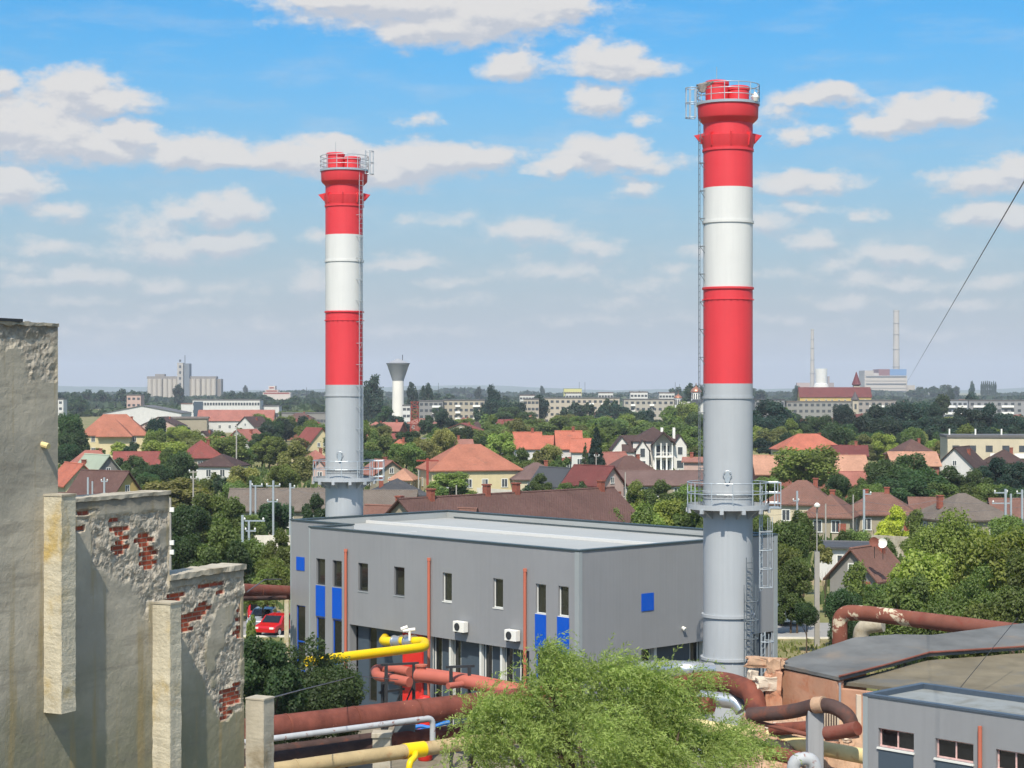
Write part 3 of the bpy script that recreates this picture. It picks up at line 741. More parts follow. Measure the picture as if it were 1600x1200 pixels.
# recessed ground floor: dark slate wall behind the front one, with tall windows
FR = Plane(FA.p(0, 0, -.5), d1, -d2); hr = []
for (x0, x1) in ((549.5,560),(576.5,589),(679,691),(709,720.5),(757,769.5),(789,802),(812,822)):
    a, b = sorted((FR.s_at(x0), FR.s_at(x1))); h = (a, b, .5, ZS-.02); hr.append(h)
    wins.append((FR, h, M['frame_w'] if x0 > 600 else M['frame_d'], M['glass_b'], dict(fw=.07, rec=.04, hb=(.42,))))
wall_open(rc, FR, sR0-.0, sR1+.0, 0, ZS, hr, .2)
FRB = Plane(FB.p(0, 0, -.6), d2, -d1); hb_ = []
for (x0, x1) in ((1001.8,1017),(1077,1091.5),(1120,1150)):
    a, b = sorted((FRB.s_at(x0), FRB.s_at(x1))); h = (a+.02, b, .5, ZS-.02); hb_.append(h)
    wins.append((FRB, h, M['frame_w'], M['glass_b'], dict(fw=.09, rec=.04, hb=(.42,))))
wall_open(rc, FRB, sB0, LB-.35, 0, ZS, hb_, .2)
# soffits and side reveals of the recess
def flatq(pl, u0, u1, z, o0, o1): return (pl.p(u0,z,o0), pl.p(u1,z,o0), pl.p(u1,z,o1), pl.p(u0,z,o1))
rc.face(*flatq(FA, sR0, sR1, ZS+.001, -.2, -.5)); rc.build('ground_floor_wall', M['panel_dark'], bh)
sd = MB(); FA.box(sd, sR0-.02, sR0, 0, ZS, -.5, -.2); FA.box(sd, sR1, sR1+.02, 0, ZS, -.5, -.2); sd.build('recess_jamb', M['panel'], bh)
for (pl, r, fm, pm, kw) in wins: window(bh, pl, r[0], r[1], r[2], r[3], fm, pm, **kw)
for (pl, r) in blues:
    b = MB(); pl.box(b, r[0], r[1], r[2]+.01, r[3]-.01, .003, .035); o = b.build('blue_panel', M['blue'], bh)
# red door panel in the recess
b = MB(); a0, a1 = sorted((FR.s_at(631), FR.s_at(662))); FR.box(b, a0, a1, 0.1, ZS-.03, .003, .06); FR.box(b, a0, a0+.08, .1, ZS-.03, .06, .09); FR.box(b, a1-.08, a1, .1, ZS-.03, .06, .09); b.build('red_door', M['redpanel'], bh)
# white jambs that stand in front of the slate wall
jb = MB()
for x in (676.5, 707.5, 755, 787.5):
    a = FR.s_at(x); FR.box(jb, a-.08, a+.08, 0, ZS-.01, .003, .2)
for x in (1018.5, 1094): 
    a = FRB.s_at(x); FRB.box(jb, a-.1, a+.1, 0, ZS-.01, .003, .25)
jb.build('white_jamb', M['frame_w'], bh)
# blue-framed glazing sills (white)
sl_ = MB()
for (pl, r, fm, pm, kw) in wins[:8]:
    sl_ = MB(); pl.box(sl_, r[0]-.02, r[1]+.02, r[2]-.05, r[2]-.003, -.1, .03); sl_.build('sill', M['frame_w'] if kw['fw'] and fm is M['frame_w'] else M['panel_trim'], bh)
for x, y in ((542.8, 862), (672.7, 876), (822.8, 893)):
    s_ = FA.s_at(x); zt = FA.z_at(x, y); p = FA.p(s_, 0, .12); dp = MB(); dp.tube([(p.x,p.y,.1),(p.x,p.y,zt)], .085, 12)
    o = dp.build('downpipe', M['salmon'], bh, smooth=True)
    h = MB(); h.box(-.09,-.09,0,.09,.09,.16, o=(p.x,p.y,zt)); h.build('outlet', M['salmon'], o)
# corner trims
ct = MB()
FA.box(ct, -.0, .28, 0, ZT-.01, .003, .03); FB.box(ct, -.03, .2, 0, ZT-.01, .0035, .031); FB.box(ct, LB-.32, LB, 0, ZT-.01, .003, .03)
FA.box(ct, LA-.14, LA, 0, ZT-.01, .003, .03); FL.box(ct, LL-.12, LL, 0, ZT-.01, .003, .03)
ct.build('corner_trim', M['panel_trim'], bh)
# roof, lining, coping
rf = MB(); ri = inset(poly, .28); rf.prism([(p.x,p.y) for p in ri], 9.3, 9.58); roofo = rf.build('roof', M['membrane'], bh)
ln_ = MB(); pa = inset(poly, .302); pb = inset(poly, .33)
for i in range(6):
    a, b, c, d = pa[i], pa[(i+1)%6], pb[(i+1)%6], pb[i]
    ln_.hexa([Vector((q.x,q.y,9.585)) for q in (a,b,c,d)], [Vector((q.x,q.y,9.98)) for q in (a,b,c,d)])
ln_.build('parapet_lining', M['membrane'], roofo)
cpg = MB(); pa = inset(poly, -.05); pb = inset(poly, .36)
for i in range(6):
    a, b, c, d = pa[i], pa[(i+1)%6], pb[(i+1)%6], pb[i]
    z0 = ZT+.003+.001*(i%2)
    cpg.hexa([Vector((q.x,q.y,z0)) for q in (a,b,c,d)], [Vector((q.x,q.y,z0+.07)) for q in (a,b,c,d)])
cpg.build('coping', M['coping'], bh)
sp_ = MB(); a = Vector((-10.0,117.6,0)); b = Vector((9.0,98.2,0)); e = (b-a).normalized(); nn = Vector((-e.y, e.x, 0))
sp_.obox(a+Vector((0,0,9.584)), e*(b-a).length, nn*.28, Vector((0,0,.16)))
sp_.build('roof_ridge_strip', M['strip'], roofo)
sp_ = MB(); a = FA.p(19.2, 9.584, -.6); sp_.obox(a, d2*5.2, Vector((-d2.y, d2.x, 0))*.12, Vector((0,0,.03))); sp_.build('membrane_seam', M['strip'], roofo)
sp_ = MB(); a = Dp-d2*.34-d1*1.0; 
sp_.obox(Vector((a.x,a.y,9.64)), -d1*26.5, -d2*.03 if False else Vector((-d2.x*.03,-d2.y*.03,0)), Vector((0,0,.05))); sp_.build('flashing', M['coping'], roofo)
# wall lamp
b = MB(); s_ = FB.s_at(1066.6); p = FB.p(s_, FB.z_at(1066.6, 980.5), .0); b.tube([p, p+FB.n*.2-Vector((0,0,.1))], [.08,.12], 10); b.build('wall_lamp', M['ac'], bh)
# air conditioners (hang on the wall)
for k, (x, y, t_) in enumerate(((725, 978.5, 'white air conditioner on the grey wall left of the rightmost salmon pipe pair, the left one'), (806, 992, 'white air conditioner just left of the rightmost salmon downpipe'))):
    s_ = FA.s_at(x); z = FA.z_at(x, y); c = FA.p(s_, z, .25)
    lab = 'white outdoor air conditioner just right of the middle salmon downpipe' if k == 0 else t_
    ac = thing('air_conditioner', FA.p(s_, z-.28, .03), lab, 'air conditioner', 'air conditioners on the boiler house wall')
    b = MB(); FA.box(b, s_-.42, s_+.42, z-.28, z+.28, .08, .42); b.build('casing', M['ac'], ac, bevel=.02)
    b = MB(); q = FA.p(s_+.08, z, .42); ring_pts = []
    for j in range(24):
        an = 2*math.pi*j/24; ring_pts.append(q+FA.d*(.2*math.cos(an))+Vector((0,0,.2*math.sin(an))))
    b.rings([[p+FA.n*.002 for p in ring_pts],[p+FA.n*.03 for p in ring_pts]]); b.build('fan_grille', M['black'], ac)
    b = MB(); FA.box(b, s_-.3, s_-.26, z-.34, z-.28, .003, .4); FA.box(b, s_+.26, s_+.3, z-.34, z-.28, .003, .4); b.build('bracket', M['black'], ac)

# ---------------------------------------------------------------- the two striped stacks
def stack(x, Y, label, lad_az, right):
    c = (x, Y, 0); o = thing('chimney_stack', c, label, 'chimney', 'red and white striped stacks of the boiler house')
    r = 1.2
    def L(prof, nm, m, par=o): b = MB(); b.lathe(prof, c, 64, caps=False); return b.build(nm, m, par, smooth=True)
    def rg(z, w=.05, h=.12): return [(r, z-h/2), (r+w, z-h/2), (r+w, z+h/2), (r, z+h/2)]
    gp = [(1.55,0),(1.55,.12),(1.34,.12)]+[(1.30,.5),(1.24,4.86)]
    gp += [(1.34,4.86),(1.34,4.98),(1.22,4.98)]+rg(7.0,.09,.14)+rg(13.0)+rg(12.72,.03,.05)+rg(17.6)+[(r,18.27)]
    L(gp, 'grey_shaft', M['st_grey'])
    L([(r,18.27)]+rg(22.35,.03,.05)+rg(22.9,.06,.1)+[(r,22.95)], 'lower_red_band', M['st_red'])
    L([(r,22.95)]+rg(26.12)+[(r,27.78)], 'white_band', M['st_white'])
    up = L([(r,27.78)]+rg(29.62)+[(r,29.7),(1.24,29.8),(1.3,30.3),(r,30.32),(r,30.9),(1.24,30.95),(1.42,31.12),(1.46,31.2),(1.48,31.8),(1.3,31.82),(.2,31.82)], 'upper_red_band', M['st_red'])
    # bolts around the lower red band
    bl = MB()
    for k in range(24):
        a = 2*math.pi*k/24; bl.tube([(x+1.2*math.cos(a), Y+1.2*math.sin(a), 22.35),(x+1.27*math.cos(a), Y+1.27*math.sin(a), 22.35)], .03, 6)
    bl.build('bolts', M['st_red'], o)
    # pointed lugs and hood plates
    lg = MB()
    for k in range(8):
        a = 2*math.pi*k/8; e = Vector((math.cos(a), math.sin(a), 0)); t = Vector((-e.y, e.x, 0))*.12; cc = Vector(c)
        if k % 4 == 0:
            lg.hexa([cc+e*1.2-t*1.6+Vector((0,0,30.0)), cc+e*1.3+Vector((0,0,29.95))-t, cc+e*1.3+Vector((0,0,29.95))+t, cc+e*1.2+t*1.6+Vector((0,0,30.0))], [cc+e*1.2-t*1.6+Vector((0,0,30.45)), cc+e*1.66-t*.3+Vector((0,0,30.36)), cc+e*1.66+t*.3+Vector((0,0,30.36)), cc+e*1.2+t*1.6+Vector((0,0,30.45))])
        else:
            lg.hexa([cc+e*1.19-t*.2+Vector((0,0,29.8)), cc+e*1.3-t*.2+Vector((0,0,29.8)), cc+e*1.3+t*.2+Vector((0,0,29.8)), cc+e*1.19+t*.2+Vector((0,0,29.8))], [cc+e*1.19-t*.2+Vector((0,0,30.45)), cc+e*1.4-t*.2+Vector((0,0,30.4)), cc+e*1.4+t*.2+Vector((0,0,30.4)), cc+e*1.19+t*.2+Vector((0,0,30.45))])
    lg.build('lifting_lugs', M['st_red'], up)
    # flue ends
    for (dx, dy, rr, zt) in ((-.55, -.1, .56, 33.0), (.5, -.05, .52, 32.75)):
        b = MB(); b.lathe([(rr,31.82),(rr,zt-.22),(rr+.03,zt-.2),(rr+.03,zt-.05),(rr-.05,zt),(rr-.14,zt),(rr-.14,zt-.5),(0.01,zt-.5)], (x+dx, Y+dy, 0), 32, caps=False); b.build('flue_end', M['st_red'], o, smooth=True)
    g = MB(); g.lathe([(1.45,31.805),(1.54,31.805),(1.54,31.93),(1.51,31.93),(1.51,31.86),(1.45,31.86)], c, 48, caps=False)
    railing(g, c, 1.52, 31.9, .88, 0, 360, 14, (.36,.68,1.0), t=.026)
    if right:
        railing(g, (x-1.75, Y, 0), .32, 31.2, 1.5, 60, 300, 5, (.02,.5,.98), t=.03)
    else:
        railing(g, (x+1.55, Y-.35, 0), .34, 31.6, 1.5, -120, 120, 5, (.02,.5,.98), t=.03)
    g.build('top_railing', M['st_steel'], o)
    # aerial rod
    b = MB(); b.tube([(x-.55,Y,32.9),(x-.55,Y,33.7)], .015, 5); b.build('lightning_rod', M['st_steel'], o)
    # service platform
    pf = MB(); pf.lathe([(1.25,12.18),(2.0,12.18),(2.0,12.42),(1.97,12.42),(1.97,12.24),(1.25,12.24)], c, 48, caps=False)
    for k in range(12):
        a = R(15+30*k); e = Vector((math.cos(a), math.sin(a), 0)); t = Vector((-e.y, e.x, 0))*.04; cc = Vector(c)
        pf.hexa([cc+e*1.19-t+Vector((0,0,11.72)), cc+e*1.24-t+Vector((0,0,11.72)), cc+e*1.24+t+Vector((0,0,11.72)), cc+e*1.19+t+Vector((0,0,11.72))], [cc+e*1.19-t+Vector((0,0,12.178)), cc+e*1.9-t+Vector((0,0,12.178)), cc+e*1.9+t+Vector((0,0,12.178)), cc+e*1.19+t+Vector((0,0,12.178))])
        p = cc+e*2.0+Vector((0,0,12.0)); pf.box(-.09,-.06,0,.09,.06,.2, yaw=a+R(90), o=p)
    po = pf.build('service_platform', M['st_grey'], o)
    g = MB(); railing(g, c, 1.97, 12.42, 1.05, 0, 360, 12, (.5,1.0), t=.035)
    sx = 1 if True else -1
    for dz in (0, .5, 1.0):                                  # the landing that sticks out on the right
        g.tube([(x+1.9,Y-.6,12.45+dz),(x+(2.5),Y-.5,12.45+dz),(x+2.5,Y+.5,12.45+dz),(x+1.9,Y+.6,12.45+dz)], .028, 6)
    for (dx, dy) in ((2.5,-.5),(2.5,.5),(2.2,-.55)): g.bar((x+dx,Y+dy,12.2),(x+dx,Y+dy,13.5), .045)
    g.box(1.9,-.5,12.2,2.5,.5,12.26, o=(x,Y,0)); g.build('platform_railing', M['st_steel'], po)
    # manhole above the platform
    b = MB(); a = R(-98); e = Vector((math.cos(a), math.sin(a), 0)); t = Vector((-e.y, e.x, 0)); q = Vector((x,Y,13.75))+e*1.19
    rr1 = [q+t*(.13*math.cos(w))+Vector((0,0,.3*math.sin(w))) for w in [2*math.pi*k/20 for k in range(20)]]
    b.rings([rr1, [p+e*.12 for p in rr1]]); rr2 = [q+e*.1+t*(.2*math.cos(w))+Vector((0,0,.15+.17*math.sin(w))) for w in [2*math.pi*k/16 for k in range(16)]]
    b.tube(rr2+[rr2[0]], .02, 5); b.build('manhole', M['st_steel'], o)
    # ladder from the platform to the top
    b = MB(); ladder(b, c, lad_az, 1.42 if right else 1.45, 12.4, 32.6 if not right else 31.3, w=.34, rung=.3, t=.03)
    z = 12.8; a = R(lad_az); e = Vector((math.cos(a), math.sin(a), 0)); t = Vector((-e.y, e.x, 0))
    while z < 31:
        for sg in (-1, 1): b.bar(Vector((x,Y,z))+e*1.18+t*sg*.16, Vector((x,Y,z))+e*(1.42 if right else 1.45)+t*sg*.16, .03)
        b.bar(Vector((x,Y,z-.35))+e*1.18+t*.16, Vector((x,Y,z))+e*1.42+t*.16, .025)
        z += 1.35
    lo = b.build('ladder', M['st_steel'] if not right else M['st_dark'], o)
    # gussets at the foot
    b = MB()
    for k in range(8):
        a = R(-90+45*k+3); e = Vector((math.cos(a), math.sin(a), 0)); t = Vector((-e.y, e.x, 0))*.03; cc = Vector(c)
        b.hexa([cc+e*1.2-t+Vector((0,0,.1)), cc+e*1.55-t+Vector((0,0,.1)), cc+e*1.55+t+Vector((0,0,.1)), cc+e*1.2+t+Vector((0,0,.1))], [cc+e*1.17-t+Vector((0,0,5.7)), cc+e*1.2-t+Vector((0,0,5.7)), cc+e*1.2+t+Vector((0,0,5.7)), cc+e*1.17+t+Vector((0,0,5.7))])
    b.build('gusset', M['st_grey'], o)
    if right:
        b = MB(); ladder(b, c, -18, 1.62, 8.2, 13.3, w=.5, rung=.3, t=.045, cage=(8.4, 11.8), out=.55); b.build('caged_ladder', M['st_steel'], o)
        b = MB(); ladder(b, c, -50, 1.42, 3.6, 9.9, w=.45, rung=.28, t=.045, cage=(4.2, 8.6), out=.42); b.build('caged_ladder', M['st_dark'], o)
        b = MB(); ladder(b, c, -22, 1.75, 3.2, 6.2, w=.5, rung=.3, t=.05, cage=(4.0, 6.2), out=.5); b.build('caged_ladder', M['st_steel'], o)
        b = MB(); b.lathe([(.12,31.9),(.2,32.1),(.02,32.35)], (x+1.2, Y-.9, 0), 12); b.build('warning_lamp', M['ac'], o)
        # rag draped on the left of the gallery rail
        tp = MB(); nx, nz_ = 14, 8; rows = []
        for i in range(nx+1):
            a = R(-168+46*i/nx); row = []
            for j in range(nz_+1):
                sag = (.12+.24*math.sin(i/nx*math.pi))*(j/nz_); rr = 1.56+.05*math.sin(i*1.9+j*.9)
                row.append((x+rr*math.cos(a), Y+rr*math.sin(a), 32.8-sag*(1.4 if i < 9 else .7)))
            rows.append(row)
        k0 = len(tp.v)
        for row in rows: tp.v += row
        for i in range(nx):
            for j in range(nz_): tp.f.append((k0+i*(nz_+1)+j, k0+(i+1)*(nz_+1)+j, k0+(i+1)*(nz_+1)+j+1, k0+i*(nz_+1)+j+1)); tp.mi.append(0)
        q = tp.build('tarpaulin', M['tarp'], smooth=True); sdm = q.modifiers.new('thick', 'SOLIDIFY'); sdm.thickness = .02
        tag(q, 'pale crumpled sheet draped over the gallery rail of the right stack', 'sheet')
    return o
stack((1137.5-800)/F*90.5, 90.5, 'right, nearer red and white striped stack standing before the grey building', 186, True)
stack((538-800)/F*118, 118, 'left, farther red and white striped stack rising behind the grey building', -38, False)
# ---------------------------------------------------------------- pipes in the yard
def straps(mb, pts, r, every, w=.09, n=16, t=.02):
    """raised joint bands along a pipe"""
    acc = every*.6
    for a, b in zip(pts[:-1], pts[1:]):
        a, b = Vector(a), Vector(b); L = (b-a).length
        if L < .01: continue
        d = (b-a)/L; s = acc
        while s < L:
            p = a+d*s; mb.tube([p-d*w/2, p+d*w/2], r+t, n); s += every
        acc = s-L
def pipe(name, label, cat, pts, r, m, rad=.6, n=18, bands=None, bm=None, group=None):
    pp = bend(pts, rad, 8) if rad else [Vector(p) for p in pts]
    q = pp[0]; o = thing(name, (q.x, q.y, max(0, q.z)), label, cat, group)
    b = MB(); b.tube(pp, r, n); b.build('pipe_run', m, o, smooth=True)
    if bands:
        acc = bands*.6
        for a, c in zip(pts[:-1], pts[1:]):
            a, c = Vector(a), Vector(c); L = (c-a).length; d = (c-a)/max(L, .01); s = acc
            while s < L-rad:
                if s > rad:
                    b = MB(); p = a+d*s; b.tube([p-d*.05, p+d*.05], r+.018, n); b.build('joint_band', bm or m, o, smooth=True)
                s += bands
            acc = .5*bands
    return o
big = pipe('insulated_pipe', 'thickest rust-brown insulated pipe running from the ruined wall into the feathery tree', 'pipe',
     [P3(380,1143,75.5), P3(600,1117.5,79.9), P3(780,1096.5,83.8), P3(900,1084,86)], .52, M['rust_flake'], rad=0, bands=3.4, bm=M['rust'])
pipe('bare_pipe', 'slim flaking white pipe below the thick brown pipe, turning straight down at its right end', 'pipe',
     [P3(380,1160,74), P3(676,1121.5,79), P3(676,1178,79)], .125, M['palepipe'], rad=.3, n=12)
pipe('insulated_pipe', 'dark rust-brown pipe lying in shade under the slim white pipe', 'pipe', [P3(380,1192,77), P3(590,1163,80)], .3, M['rust_d'], rad=0)
pipe('insulated_pipe', 'short reddish-brown pipe end seen right of the concrete pipe pillar', 'pipe', [P3(612,1157,81), P3(760,1137,85)], .32, M['rust'], rad=0)
pipe('insulated_pipe', 'second dark pipe low behind the concrete pillar', 'pipe', [P3(380,1178,80), P3(600,1150,84)], .22, M['rust_d'], rad=0)
tan = pipe('insulated_pipe', 'stained tan pipe with a bright yellow sleeve in the lower left foreground', 'pipe',
     [P3(370,1212,65), P3(560,1184,68.6), P3(700,1165,71.4), P3(830,1149,74)], .27, M['tanpipe'], rad=0, bands=4.2, bm=M['tanpipe'])
a, b_ = P3(632,1174,70), P3(662,1170.2,70.6); mb = MB(); mb.tube([a, b_], .30, 20); mb.build('yellow_sleeve', M['yel'], tan, smooth=True)
mb = MB(); mb.tube(bend([P3(650,1174,70.2), P3(648,1184,69.6), P3(640,1190,69.2), P3(637,1230,69.2)], .4), .12, 12); mb.build('yellow_branch', M['yel'], tan, smooth=True)
pipe('insulated_pipe', 'cream and yellowish insulated pipe crossing below the brick workshop on the right', 'pipe',
     [P3(1010,1120,79), P3(1185,1151,74), P3(1362,1184,69.6)], .29, M['cream'], rad=.0, bands=2.2, bm=M['cream'])
pipe('gas_pipe', 'bright yellow gas pipe bending back into the red-doored wall', 'pipe',
     [P3(480,1034,90), P3(540,1026,92), P3(664,1011,96), P3(664,1002,98.3), P3(598,1002,100.4), P3(603,995,103.5)], .24, M['yel'], rad=.55)
gp_ = bpy.data.objects['gas_pipe']
for (x, w) in ((622, .34), (641, .36)):
    Yq = 98.3+(664-x)/66*2.1; q = P3(x, 1002, Yq); d = (P3(598,1002,100.4)-P3(664,1002,98.3)).normalized()
    b = MB(); b.tube([q-d*.3, q-d*.28, q-d*.27, q+d*.27, q+d*.28, q+d*.3], [w, w, .29, .29, w, w], 18); b.build('valve_flange', M['alu'], gp_, smooth=True)
b = MB(); q = P3(640, 998, 98.6); b.tube([q-Vector((0,0,.1)), q+Vector((0,0,.45))], .07, 8); b.tube([q+Vector((-.35,0,.42)), q+Vector((.3,0,.5))], .09, 8); b.tube([q+Vector((-.45,0,.5)), q+Vector((-.1,0,.62))], .1, 8)
b.build('valve_actuator', M['ac'], gp_)
# new primer-red pipes in front of the wall
pipe('primed_pipe', 'thicker salmon-red primed pipe sloping towards the feathery tree', 'pipe', [P3(652,1055,90), P3(720,1063,88.5), P3(800,1080,86.5), P3(870,1090,86)], .33, M['copper'], rad=0, bands=4.5, group='primer red pipes in the yard')
pipe('primed_pipe', 'thinner salmon-red primed pipe behind the thicker one, nearer the wall', 'pipe', [P3(660,1050,93), P3(745,1062,91.5), P3(850,1083,90)], .23, M['copper'], rad=0, bands=4.5, group='primer red pipes in the yard')
pipe('primed_pipe', 'salmon-red primed elbow curling at the left end below the yellow pipe', 'pipe', [P3(640,1050,93), P3(612,1044,94), P3(586,1046,94.5), P3(589,1056,92.5), P3(640,1066,91)], .25, M['copper'], rad=.45, group='primer red pipes in the yard')
pipe('primed_pipe', 'short salmon-red stub with an open end in front of the thicker red pipe', 'pipe', [P3(700,1072,86.8), P3(722,1069,87.4)], .15, M['copper'], rad=0, group='primer red pipes in the yard')
b = MB(); q = P3(658, 1050, 90); b.tube([q-Vector((0,0,.3)), q+Vector((0,0,.28))], .24, 16); b.tube([q+Vector((0,0,.28)), q+Vector((0,0,.36))], .3, 16)
o = b.build('pipe_tee', M['salmon']); tag(o, 'orange upright pipe branch with a flat cap on the thick red pipe', 'pipe fitting')
# black steel trestles
def trestle(x, y, Y, h, w, label, yaw=0.3):
    q = P3(x, y, Y); o = thing('pipe_trestle', (q.x, q.y, 0), label, 'pipe support', 'black steel pipe trestles', rz=yaw)
    for k, dx in enumerate((-w/2, w/2)):
        b = MB(); b.box(dx-.07, -.07, 0, dx+.07, .07, q.z); b.build('post', M['black'], o, local=True)
    for k, z in enumerate((q.z-.1, q.z-1.0)):
        b = MB(); b.box(-w/2-.25, -.06, z, w/2+.25, .06, z+.11); b.build('cross_beam', M['black'], o, local=True)
    b = MB(); b.bar((-w/2,0,.3), (w/2,0,q.z-1.05), .06); b.build('brace', M['black'], o, local=True)
trestle(625, 1036, 91.5, 4, 1.4, 'left black steel trestle under the primer red pipes')
trestle(719, 1040, 88, 4, .9, 'right black steel trestle beside the red stub end')
trestle(612, 1050, 93.5, 4, 1.2, 'black steel frame under the red elbow below the yellow pipe', .8)
# red machine and steel below
b = MB(); q = P3(664, 1085, 90); b.lathe([(.3,0),(.36,.1),(.36,q.z-.3),(.25,q.z-.1),(.1,q.z-.05)], (q.x,q.y,0), 24)
o = b.build('expansion_vessel', M['redpanel'], smooth=True); tag(o, 'red upright vessel low behind the thick brown pipe', 'tank')
# concrete pillar carrying the pipes
q = P3(597, 1141, 78.5)
o = thing('pipe_pillar', (q.x, q.y, 0), 'square concrete pillar between the dark pipe and the tan pipe', 'pillar')
b = MB(); b.box(-.38,-.35,0,.38,.35,3.3, o=(q.x,q.y,0)); b.build('shaft', M['conc'], o, bevel=.03)
b = MB(); b.box(-.42,-.42,3.302,.42,.42,3.52, o=(q.x,q.y,0)); b.build('cap', M['conc'], o, bevel=.03)
# blue hoses
for k, (pts, lab) in enumerate(((((640,1142),(655,1133),(672,1138),(690,1131),(703,1128)), 'upper blue hose lying behind the white pipe bend'), (((645,1146),(663,1139),(680,1145),(700,1136)), 'lower blue hose lying behind the white pipe bend'))):
    b = MB(); b.tube(bend([P3(x, y, 84+.3*k) for x, y in pts], .4), .09, 8); o = b.build('hose', M['hose'], smooth=True); tag(o, lab, 'hose')
b = MB(); q = P3(633, 1146, 82); b.box(-.45,-.3,-.6,.45,.3,.45, o=q); b2 = b.build('control_box', M['st_dark'], bevel=.03); tag(b2, 'small grey box beside the blue hoses', 'box')
# wiring between pillar and trestle
b = MB(); b.tube([P3(392,1099,34), P3(470,1078,60), P3(558,1056,88)], .02, 5); b.tube([P3(558,1056,88), P3(622,1062,91)], .02, 5)
o = b.build('cable', M['cable']); tag(o, 'thin cable crossing the dark bushy tree to the pipe trestle', 'cable')

# right of the tree
pipe('insulated_pipe', 'rust-red elbow pipe bending down in front of the right stack foot', 'pipe',
     [P3(1020,1083,84), P3(1090,1064,82), P3(1140,1066,80), P3(1178,1082,78), P3(1183,1125,77.5)], .45, M['rust'], rad=1.4, bands=None)
pipe('sheet_metal_duct', 'shiny bulging sheet metal duct at the left of the right stack foot', 'duct',
     [P3(1000,1046,90), P3(1072,1046,88), P3(1112,1049,88.6)], .42, M['alu'], rad=.6, bands=1.0, bm=M['alu'])
pipe('sheet_metal_duct', 'crumpled pale sheet metal duct under the rust-red elbow', 'duct', [P3(1095,1090,80), P3(1150,1096,79.2), P3(1160,1110,79)], .33, M['alu'], rad=.5)
pipe('insulated_pipe', 'rusty pipe end low beside the feathery tree under the elbow', 'pipe', [P3(1060,1100,80), P3(1112,1103,79)], .36, M['rust'], rad=0)
dk = pipe('insulated_pipe', 'dark tarred pipe humping over a pale collar before the salmon wall', 'pipe',
     [P3(1170,1117,72), P3(1235,1113,71), P3(1278,1101,70), P3(1305,1104,69.5), P3(1330,1122,69), P3(1331,1152,69)], .28, M['rust_d'], rad=.9)
b = MB(); b.tube([P3(1273,1102,70.1), P3(1288,1100.5,69.8)], .31, 18); b.build('pale_collar', M['rubble'], dk, smooth=True)
q = P3(1273, 1112, 70.3); b = MB(); b.box(-.3,-.28,0,.3,.28,q.z+.1, o=(q.x,q.y,0)); o = b.build('pipe_pillar', M['tank'], bevel=.04); tag(o, 'grey concrete pillar under the pale collar of the dark pipe', 'pillar')
pipe('insulated_pipe', 'short red-brown pipe piece lying by the foot of the white pilaster', 'pipe', [P3(1291,1146,68), P3(1312,1144,67.6), P3(1340,1138,67)], .26, M['rust_r'], rad=.3)
pipe('insulated_pipe', 'rusty capped pipe end under the cream pipe', 'pipe', [P3(1195,1176,66), P3(1215,1178,65.8), P3(1250,1186,65.4)], .26, M['rust'], rad=0)
pipe('sheet_metal_duct', 'grey-white hooked pipe at the bottom edge of the photo', 'duct', [P3(1240,1215,60), P3(1240,1187,60), P3(1270,1184,60), P3(1276,1215,60)], .22, M['palepipe'], rad=.35)
pipe('insulated_pipe', 'thin rusty pipe running across the rubble below the dark pipe', 'pipe', [P3(1180,1128,72), P3(1262,1148,70.5)], .09, M['rust_r'], rad=0)
pipe('insulated_pipe', 'brown half-buried pipe in the rubble below the dark tarred pipe', 'pipe', [P3(1205,1140,73), P3(1265,1136,72)], .24, M['rust'], rad=0)

# ---------------------------------------------------------------- old workshop, salmon walls and felt roofs
ws = thing('old_workshop', (16, 80, 0), 'old salmon-plastered brick workshop with sagging grey and brown felt roofs', 'building')
def slab(mb, tris, t=.16):
    for tri in tris:
        k = len(mb.v); n = len(tri)
        mb.v += [tuple(p) for p in tri]+[(p[0],p[1],p[2]-t) for p in tri]
        mb.f.append(tuple(k+i for i in range(n))); mb.mi.append(0); mb.f.append(tuple(k+n+i for i in reversed(range(n)))); mb.mi.append(0)
        for i in range(n): mb.f.append((k+i, k+n+i, k+n+(i+1)%n, k+(i+1)%n)); mb.mi.append(0)
a = at_z(1211,1036,6.3); b = at_z(1311,1058,6.32); c = at_z(1450,1021,6.62); d = at_z(1592,1011,6.7); e = at_z(1457,992,7.0); f = at_z(1400,991,7.02); g = at_z(1335,996,6.95)
d2_ = d+(d-c)*1.2; e2 = d2_+Vector((-2.5,4,.35))
def sheet(corners, nu, nv, sag, t, name, m, par, seed=0):
    """sagging felt sheet between four corners"""
    p00,p10,p11,p01 = corners; mb = MB(); top = []
    for j in range(nv+1):
        for i in range(nu+1):
            u, v = i/nu, j/nv; p = p00*(1-u)*(1-v)+p10*u*(1-v)+p11*u*v+p01*(1-u)*v
            z = -sag*math.sin(math.pi*u)*math.sin(math.pi*v)+.05*noise.noise(Vector((u*9+seed, v*6, seed)))*(1 if 0<i<nu and 0<j<nv else .4)
            top.append((p.x,p.y,p.z+z))
    w = nu+1; n = len(top); mb.v = top+[(q[0],q[1],q[2]-t) for q in top]
    for j in range(nv):
        for i in range(nu):
            q = (j*w+i, j*w+i+1, (j+1)*w+i+1, (j+1)*w+i); mb.f.append(q); mb.mi.append(0); mb.f.append(tuple(n+x for x in reversed(q))); mb.mi.append(0)
    edge = [i for i in range(nu)]+[j*w+nu for j in range(nv)]+[nv*w+i for i in range(nu,0,-1)]+[j*w for j in range(nv,0,-1)]
    for k in range(len(edge)):
        x, y = edge[k], edge[(k+1)%len(edge)]; mb.f.append((y, x, n+x, n+y)); mb.mi.append(0)
    return mb.build(name, m, par, smooth=True)
sheet([a, b, c, g], 12, 10, .08, .14, 'grey_felt_roof', M['bitumen'], ws, 1)
